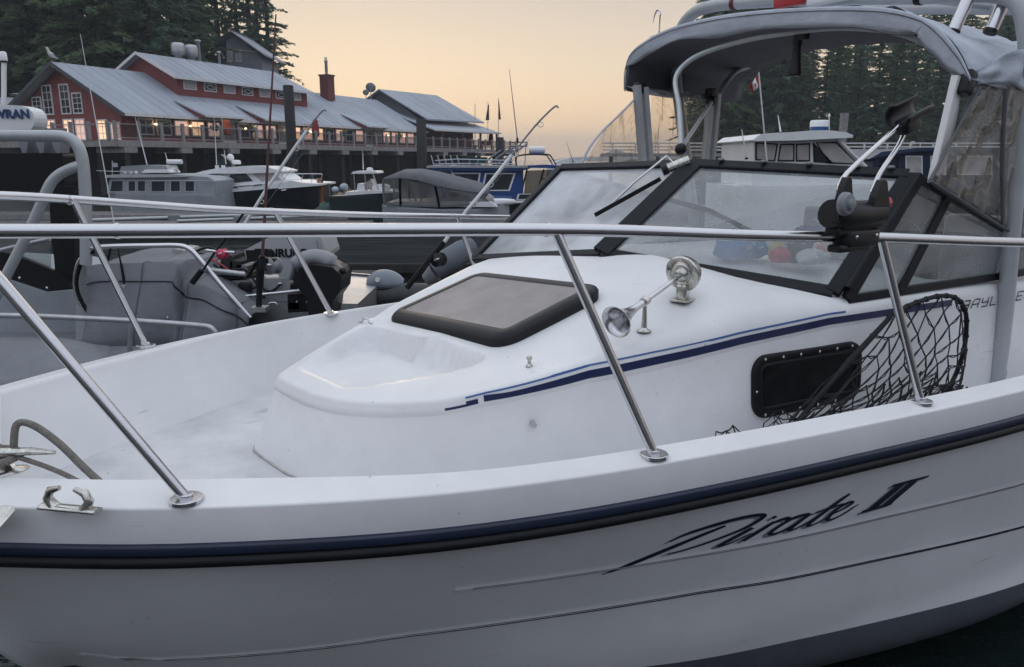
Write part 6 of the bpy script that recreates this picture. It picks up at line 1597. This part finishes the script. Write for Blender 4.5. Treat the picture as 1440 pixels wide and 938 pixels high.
# tube frame
tubepx(wb, [(-60, 190), (0, 190.5), (58, 191), (88, 192), (104, 199), (113, 214), (117.5, 238), (120, 275), (121, 330), (121, 372)], .038, 'tube_frame', M['alu'], n=14, smooth=5)
tubepx(wb, [(116, 232), (100, 237), (84, 245), (72, 257), (63, 275), (44, 318), (22, 362), (0, 405), (-12, 430)], .034, 'tube_frame', M['alu'], n=14, smooth=5)
tubepx(wb, [(-20, 192), (-20, 420)], .036, 'tube_frame', M['alu'], dy=.9, n=12)
tubepx(wb, [(0, 352), (45, 341), (70, 336)], .016, 'hand_rail', M['aluraw'], dy=.2)
tubepx(wb, [(-40, 443), (60, 445), (200, 452), (280, 458), (296, 461), (303, 468)], .019, 'low_rail', M['aluraw'], dy=-.45, n=10, smooth=4)
for x in (-10, 185): tubepx(wb, [(x, 449), (x - 3, 500)], .016, 'rail_post', M['aluraw'], dy=-.45)
# black house side with roof box and window
prismpx(wb, [(-120, 215), (88, 216), (90, 262), (70, 268), (-120, 270)], .45, .62, 'black_roof_box', M['plastic'], bevel=.02)
b = MB(); b.beam(wb.p(-120, 268, .44), wb.p(66, 246, .44), .02, .0); 
prismpx(wb, [(70, 262), (103, 262), (106, 404), (80, 408), (70, 300)], .40, .47, 'canvas_strip', M['plastic'])
prismpx(wb, [(-120, 330), (20, 358), (84, 384), (104, 404), (98, 409), (66, 412), (0, 389), (-120, 360)], .36, .40, 'black_sill', M['plastic'])
b = MB()
for px, py in ((27.5, 391), (66, 405)):
    b = MB(); b.ball(wb.p(px, py, .355), (.011, .006, .011), 6); b.build('rivet', M['steel'], wb.o)
b = MB(); b.quad(wb.p(-120, 270, .5), wb.p(72, 268, .5), wb.p(72, 384, .42), wb.p(-120, 340, .42)); b.build('house_window', glassy('workboat_window', (.6, .64, .64), 1, .08, (.3, .31, .32), .25), wb.o)
prismpx(wb, [(-120, 385), (0, 392), (60, 412), (104, 408), (118, 430), (118, 520), (-120, 520)], .30, 1.6, 'house_side', M['boatgrey'], bevel=.01)
for x in (33, 57, 80):
    prismpx(wb, [(x - 8, 197), (x + 6, 197), (x + 4, 215), (x - 2, 215)], .5, .62, 'roof_bracket', M['greyplastic'])
    prismpx(wb, [(x - 4, 180), (x + 6, 180), (x + 6, 197), (x - 6, 197)], .7, .78, 'roof_bracket', M['greyplastic'])
prismpx(wb, [(108, 372), (120, 372), (132, 446), (132, 500), (106, 500)], .05, .12, 'console_end_panel', M['alu'])
# canvas covered console
cv = [(-1, 0)]
top = [(125, 376), (140, 372), (200, 371), (244, 371), (251, 377), (257, 392), (266, 399), (285, 405), (315, 418), (335, 430), (352, 446)]
rows = []
for i, (px, py) in enumerate(top):
    row = []
    for j in range(11):
        v = j / 10
        if v < .5: q = P(px, py) + Vector((0, .85 - v * 1.7, .02 * math.sin(v * 9 + i)))
        else:
            w2 = (v - .5) * 2; q = P(px + 3 * w2 * math.sin(i * 1.7), lerp(py, 492, w2)) + Vector((0, -.10 * w2 + .03 * math.sin(i * 1.3 + j) + .02 * math.sin(i * 2.9), 0))
        row.append(q)
    rows.append(row)
rows_s = []
cols = list(zip(*rows)); cols = [catmull(list(c_), 4) for c_ in cols]; rows_s = list(zip(*cols))
sheet([list(r) for r in rows_s], 'console_cover', M['cover'], wb.o, .008)
for i in (2, 6, 9):
    if i < len(rows): b = MB(); b.tube(catmull([v + Vector((0, -.006, .003)) for v in rows[i]], 3), .004, 5); b.build('cover_seam', M['canvas_dk'], wb.o)
b = MB(); b.tube(catmull([r_[6] + Vector((0, -.008, 0)) for r_ in rows], 4), .007, 5, flat=.4); b.build('cover_strap', M['rubblack'], wb.o)
for i in (1, 3, 5, 7):
    b = MB(); b.ball(rows[i][8] + Vector((0, -.008, 0)), .009, 6); b.build('snap', M['steel'], wb.o)
prismpx(wb, [(124, 378), (246, 376), (254, 396), (320, 428), (340, 480), (124, 490)], .25, .8, 'console', M['canvas_dk'])
b = MB(); b.tube(catmull([P(115, 358), P(128, 349), P(160, 346.5), P(215, 345.5), P(250, 345.5), P(266, 350), P(280, 364), P(310, 400), P(352, 447)], 5), .0175, 12); b.build('grab_rail', M['steel'], wb.o)
b = MB(); b.tube(catmull([P(134, 352), P(118, 363), P(109, 385), P(108, 405), P(115, 425), P(128, 444), P(145, 465), P(152, 490)], 5), .014, 10); b.build('hose', M['rubblack'], wb.o)
b = MB(); b.tube(catmull([P(130, 352), P(113, 364), P(105.5, 385), P(106, 408), P(114, 430)], 5), .012, 10); b.build('side_rail', M['steel'], wb.o)
b = MB(); b.tube([P(157, 344), P(150, 371)], .009, 8); b.tube([P(165, 344), P(176, 403), P(176.5, 420)], [.003, .012, .012], 8); b.build('aerial_mount', M['rubblack'], wb.o)
b = MB(); b.tube([P(174, 400), P(184, 430)], .018, 8); b.build('rail_fitting', M['alu'], wb.o)
# white pod with the boat's name, white mast light
pod = [(-140, 182), (44, 182), (49, 172), (47, 160), (40, 152), (28, 148.5), (0, 147), (-140, 147)]
prismpx(wb, pod, .5, .66, 'name_pod', M['boatwhite'], bevel=.03)
text(wb, 'WRAN', -9, 166, .084, mat('dark_blue_lettering', (.02, .05, .16), .4), dy=.49, off=.003)
tubepx(wb, [(5.5, 150), (5.5, 86)], .017, 'light_mast', M['boatwhite'], dy=.8, n=10)
b = MB(); b.lathe([(.024, 0), (.026, .01), (.022, .06), (.012, .066)], Matrix.Translation(wb.p(5.5, 85.5, .8)), 14); b.build('mast_light', M['boatwhite'], wb.o)
b = MB(); b.lathe([(.026, 0), (.022, .012)], Matrix.Translation(wb.p(5.5, 88, .8)), 14); b.build('mast_collar', M['plastic'], wb.o)
whip(165, 340, 113, 48, 5.6, .0045, 'long thin white whip rising from the grey workboat rail past the gable', M['boatwhite'])

# ================================================================== motors, reels and rods behind the far rail
def skiff(name, label, pts, D, hw, m, deckm=None):
    s_ = Spot(name, label, 'boat', pts[0][0], 500, D, z=WATER_Z); sidehull(s_, [(a, b_, hw * k) for a, b_, k in pts], mat_=m); return s_
sk = skiff('aluminium_skiff', 'bare aluminium skiff carrying outboards and downriggers behind the far rail', [(225, 424, .8), (300, 424, 1), (420, 426, 1), (500, 430, .9)], 5.6, .8, M['aluraw'])
prismpx(sk, [(276, 397), (408, 391), (408, 424), (270, 424)], .02, .10, 'splash_well', M['aluraw'], bevel=.006)
tubepx(sk, [(243, 375), (280, 378), (345, 386)], .020, 'gunwale_rail', M['aluraw'], dy=-.05)
prismpx(sk, [(258, 384), (345, 388), (340, 392), (258, 390)], .0, .5, 'bench', M['plastic'])
b = MB(); q = sk.p(394, 401, .015); b.lathe([(.02, 0), (.02, .008), (.012, .010), (.011, .004)], Matrix.Translation(q) @ Matrix.Rotation(R(90), 4, 'X'), 16); b.build('fitting', M['steel'], sk.o)
tubepx(sk, [(340, 417), (400, 411), (455, 404), (462, 406)], .012, 'stern_rail', M['steel'], dy=-.1)
tubepx(sk, [(376, 434), (378, 427), (388, 426), (392, 434)], .008, 'cleat_loop', M['steel'], dy=-.12, smooth=4)
for x, y in ((236, 366), (250, 358), (262, 368), (277, 362), (292, 370), (305, 376), (318, 366), (331, 374), (340, 380)): prismpx(sk, [(x - 9, y + 12), (x + 9, y + 12), (x + 8, y - 6), (x - 7, y - 8)], .2, .5, 'stowed_gear', (M['plastic'], M['greyplastic'], M['darkwood'], M['paleglass'])[(x // 3) % 4], bevel=.01)
prismpx(sk, [(405, 440), (470, 436), (470, 412), (404, 414)], .0, .3, 'battery_box', M['plastic'], bevel=.01)
for x in (418, 432, 447): b = MB(); b.ball(sk.flat(x, 424) + Vector((0, -.01, 0)), .008, 5); b.build('gauge', M['trim'], sk.o)
om = Spot('outboard_motor', 'large pale grey outboard motor cowl with dark lettering behind the far rail', 'outboard motor', 400, 430, 5.75, z=.62)
prismpx(om, [(343, 352), (362, 342), (385, 330), (400, 326), (448, 326), (453, 338), (460, 360), (452, 366), (420, 380), (405, 397), (396, 396), (384, 372), (346, 362)], 0, .45, 'cowl', mat('silver_cowl', (.42, .43, .45), .3, vary=.08, scale=4), bevel=.03)
prismpx(om, [(345, 352), (384, 352), (386, 368), (348, 368)], -.012, .02, 'vent_panel', M['plastic'])
tubepx(om, [(446, 338), (451, 357)], .008, 'cowl_trim', M['steel'], dy=-.005)
prismpx(om, [(384, 396), (406, 396), (404, 440), (384, 440)], .1, .35, 'midsection', M['greyplastic'], bevel=.02)
text(om, 'EVINRUDE', 358, 361, .083, M['black'], dy=-.006, off=.003)
om2 = Spot('outboard_motor', 'black tilted outboard motor with a grey top behind the second stanchion', 'outboard motor', 450, 440, 5.3, z=.55)
c_ = om2.p(449, 385, .2); b = MB()
b.prism([om2.flat(*p) for p in ((412, 392), (420, 378), (440, 372), (468, 376), (480, 388), (478, 410), (468, 424), (460, 470), (436, 470), (432, 420), (414, 400))], (0, .36, 0)); b.build('leg_cowl', M['plastic'], om2.o, bevel=.035)
b = MB(); b.tube(catmull([om2.p(408, 392, .18), om2.p(418, 372, .18), om2.p(440, 362, .18), om2.p(462, 367, .18), om2.p(482, 384, .18)], 5), [.04] * 5 + [.10] * 12 + [.05] * 4, 14, flat=.6); b.build('cowl_top', M['greyplastic'], om2.o)
b = MB(); b.ball(om2.p(482, 381, .1), .025, 6); b.build('latch', M['plastic'], om2.o)
for pts, r, m_ in (([(300, 372), (318, 384), (340, 378), (356, 392), (372, 420)], .008, 'rubblack'), ([(262, 366), (284, 372), (300, 366), (322, 380)], .006, 'red'), ([(395, 400), (380, 410), (360, 404), (330, 414), (300, 410)], .009, 'rubblack'), ([(270, 356), (290, 348), (306, 352)], .010, 'plastic')):
    tubepx(sk, pts, r, 'hose', M[m_], dy=-.02, smooth=5)
for px, py, r in ((300, 412, .045), (322, 408, .04), (262, 408, .05)):
    b = MB()
    for k in range(3): b.tube([sk.p(px, py, -.03 + .015 * k) + Vector((r * math.cos(a), 0, r * .8 * math.sin(a))) for a in [q * math.pi / 8 for q in range(17)]], .007, 5)
    b.build('coiled_line', M['rope'], sk.o)
for px, py in ((345, 404), (418, 404)): b = MB(); b.rbox(sk.p(px, py, .0), (.09, .06, .07), .015); b.build('battery_switch', M['plastic'], sk.o)
# inflatable with small outboard
inf = Spot('inflatable_dinghy', 'dark inflatable dinghy with a small motor behind the cabin roof', 'dinghy', 520, 430, 6.6, z=WATER_Z)
b = MB(); b.tube([inf.flat(440, 432), inf.flat(475, 424), inf.flat(520, 420), inf.flat(575, 419), inf.flat(640, 418)], [.08, .12, .13, .13, .13], 16); b.build('tube', M['tube'], inf.o)
b = MB(); b.tube([inf.p(440, 440, 1), inf.p(520, 424, 1), inf.p(640, 420, 1)], .13, 16); b.build('tube', M['tube'], inf.o)
prismpx(inf, [(460, 425), (640, 420), (640, 460), (460, 460)], .1, 1.0, 'floor', M['plastic'])
ob = Spot('small_outboard', 'small rounded grey outboard motor on the inflatable dinghy', 'outboard motor', 540, 425, 6.5, z=.30)
b = MB(); rings = []
for i in range(9):
    u = i / 8; px = lerp(513, 565, u); h = math.sin(math.pi * min(1, .12 + u * .82)) ** .55
    c_ = ob.flat(px, 406); rings.append([c_ + Vector((0, .16 + math.cos(a) * .16 * h, max(-.01, math.sin(a)) * .145 * h)) for a in [math.pi * (-.1 + 1.2 * k / 12) for k in range(13)]])
b.loft(rings, caps=False); b.build('cowl', mat('blue_grey_cowl', (.16, .19, .23), .35), ob.o, bevel=0)
prismpx(ob, [(512, 409), (566, 410), (560, 417), (520, 416)], .02, .30, 'lower_cowl', M['greyplastic'], bevel=.01)
b = MB(); q = ob.p(531, 393.5, .018); b.lathe([(.022, 0), (.022, .006), (.016, .006), (.014, .002)], Matrix.Translation(q) @ Matrix.Rotation(R(70), 4, 'X'), 14); b.build('badge', M['trim'], ob.o)
s_ = Spot('dock_box', 'low white float edge glinting behind the black outboard', 'dock', 500, 410, 8.6, z=WATER_Z)
for yy in (392.5, 401.5):
    b = MB(); b.beam(s_.flat(478, yy + 1), s_.flat(518, yy - 1), .10, .035); b.build('plank', mat('yellowish_plank' + str(int(yy)), (.62, .60, .48), .6), s_.o)
prismpx(s_, [(470, 392), (520, 392), (520, 430), (470, 430)], .1, .8, 'float', M['darkwood'])
rl_ = Spot('rolled_cover', 'grey rolled boat cover lying beyond the far windscreen corner', 'cover', 640, 380, 5.4, z=.75)
b = MB(); b.tube([rl_.p(612, 378, .0), rl_.flat(618, 374), rl_.p(650, 354, .1), rl_.p(664, 348, .15)], [.075, .085, .085, .075], 16); b.build('roll', mat('blue_grey_canvas', (.15, .17, .20), .8, vary=.2), rl_.o)
b = MB(); b.tube([rl_.flat(598, 394), rl_.flat(612, 384)], [.04, .07], 12); b.build('end_cover', M['cover'], rl_.o)

def reel(S_, px, py, r, m, hub=None, w=.05, name='reel', dy=0.0, yaw=0):
    q = S_.flat(px, py) + Vector((0, dy, 0)); mm = Matrix.Translation(q) @ Matrix.Rotation(yaw, 4, 'Z') @ Matrix.Rotation(R(90), 4, 'X')
    b = MB(); b.lathe([(r * .5, -w / 2), (r, -w / 2), (r, -w / 2 + .008), (r * .7, -w / 2 + .01), (r * .7, w / 2 - .01), (r, w / 2 - .008), (r, w / 2), (r * .45, w / 2), (r * .3, w / 2 + .012), (.0, w / 2 + .014)], mm, 20); o = b.build(name, m, S_.o)
    b = MB(); a = mm @ Vector((0, 0, w / 2 + .014)); e = mm @ Vector((r * .8, r * .3, w / 2 + .018)); b.tube([a, e], r * .10, 6); b.tube([e, e + (mm.to_3x3() @ Vector((0, 0, .03)))], r * .14, 8); b.build('crank', hub or M['steel'], o)
    return o
# downrigger with its mast
dr = Spot('downrigger', 'black downrigger post with a round metal reel standing behind the far rail', 'downrigger', 364, 432, 5.0, z=.78)
tubepx(dr, [(364, 432), (365, 395), (367, 372), (367.5, 362)], .020, 'post', M['plastic'], n=12); tubepx(dr, [(365, 404), (366, 380)], .026, 'sleeve', M['rubblack'], n=12)
reel(dr, 384, 374, .055, M['greyplastic'], w=.07, yaw=R(-35))
tubepx(dr, [(366, 366), (358, 372), (350, 386), (345, 390)], .012, 'arm', M['black'], smooth=3); b = MB(); b.box(dr.flat(366, 434), (.10, .10, .03)); b.build('base', M['aluraw'], dr.o)
prismpx(dr, [(360, 380), (384, 380), (386, 364), (362, 362)], -.03, .03, 'housing', M['black'], bevel=.01)
whip(368, 380, 388, 20, 4.9, .0105, 'dark reddish fishing rod standing upright over the restaurant clerestory', mat('dark_red_rod', (.10, .045, .05), .35), 'fishing rod', 'fishing_rod')
rd = Spot('fishing_rod', 'dark rod with a bright pink reel leaning beside the grey canvas console', 'fishing rod', 283, 400, 5.1)
tubepx(rd, [(272, 396), (282, 385), (300, 358), (330, 318), (345, 296)], .008, 'rod', M['rubblack'])
reel(rd, 313, 357, .034, mat('pink_reel', (.62, .05, .12), .35), M['steel'], w=.05, yaw=R(-20)); tubepx(rd, [(270, 398), (284, 380)], .020, 'grip', M['rubblack'], n=10)
tubepx(rd, [(290, 352), (306, 354), (330, 355)], .010, 'reel_seat', M['steel'])
rd = Spot('fishing_rod', 'white fishing rod leaning right in front of the dark piling', 'fishing rod', 330, 330, 6.5)
tubepx(rd, [(333, 333), (372, 270), (410, 214), (432, 183)], .013, 'butt', M['boatwhite'], n=8); tubepx(rd, [(432, 183), (447, 163), (455, 155), (459, 156)], .007, 'tip', M['greyplastic'], smooth=3); tubepx(rd, [(345, 330), (392, 262), (440, 196)], .0016, 'line', M['greyplastic'], n=4)
for t in (.35, .62, .85):
    p = rd.flat(lerp(333, 432, t), lerp(333, 183, t)); b = MB(); b.tube([p + Vector((.02 * math.cos(a), 0, -.02 + .018 * math.sin(a))) for a in [k * math.pi / 4 for k in range(9)]], .003, 5); b.build('guide_ring', M['steel'], rd.o)
rd = Spot('fishing_rod', 'long fishing rod with a black reel leaning up past the blue boat', 'fishing rod', 590, 385, 4.6)
tubepx(rd, [(572, 405), (600, 370), (625, 340)], .017, 'grip', M['rubblack'], n=10); tubepx(rd, [(625, 340), (655, 298), (690, 256), (720, 218)], .011, 'butt', M['boatwhite'], n=8); tubepx(rd, [(720, 218), (750, 180), (772, 157), (782, 149), (785, 152)], .0055, 'tip', M['greyplastic'], smooth=3)
reel(rd, 617, 365, .042, M['plastic'], M['steel'], w=.06, yaw=R(-30)); tubepx(rd, [(660, 300), (700, 252), (745, 195)], .0012, 'line', M['greyplastic'], n=4)
for px, py in ((606, 362), (602, 368)): b = MB(); b.ball(rd.flat(px, py), .014, 6); b.build('reel_clamp', M['steel'], rd.o)
for t in (.3, .6, .9):
    p = rd.flat(lerp(655, 772, t), lerp(298, 157, t)); b = MB(); b.tube([p + Vector((.016 * math.cos(a), 0, -.016 + .014 * math.sin(a))) for a in [k * math.pi / 4 for k in range(9)]], .0025, 5); b.build('guide_ring', M['steel'], rd.o)
# short white antenna base and rod by the left pole line
# spars lying along the dock
for (a, c_, D, r, lab) in (((120, 310), (420, 300), 14, .035, 'long pale spar lying low across the water behind the bow rail'), ((250, 311), (462, 303), 12.5, .028, 'second pale spar nearer the bow rail')):
    s_ = Spot('outrigger_spar', lab, 'spar', a[0], a[1], D)
    b = MB(); b.tube([s_.flat(*a), s_.flat(*c_)], [r, r * .8], 8); b.build('spar', M['alu'], s_.o)
    b = MB(); m_ = s_.flat(*a).lerp(s_.flat(*c_), .42); b.box(m_, (.2, .12, .09)); b.build('bracket', M['greyplastic'], s_.o)
# unseen shore added to darken hull and rails, then the near dock
b = MB(); rows = []
for i in range(30):
    row = []
    for j in range(8):
        a_ = R(200 + i * 140 / 29); rr_ = 55 + j * 16; row.append(Vector((rr_ * math.cos(a_), rr_ * math.sin(a_), -1.2 + 20 * (j / 7) ** .6 + 2 * math.sin(i * 1.9 + j) * (j > 0))))
    rows.append(row)
b.loft(rows); b.build('unseen_shade_shore', M['forest'], kind='structure')
dn = thing('mooring_float', 'weathered timber float alongside the near hull', 'dock', (.3, .48, WATER_Z), R(20))
b = MB(); b.box((0, 0, .42), (14, 1.6, .08)); b.build('planking', M['darkwood'], dn)
b = MB(); b.box((0, 0, .12), (13.8, 1.4, .6)); b.build('float', M['darkwood'], dn)
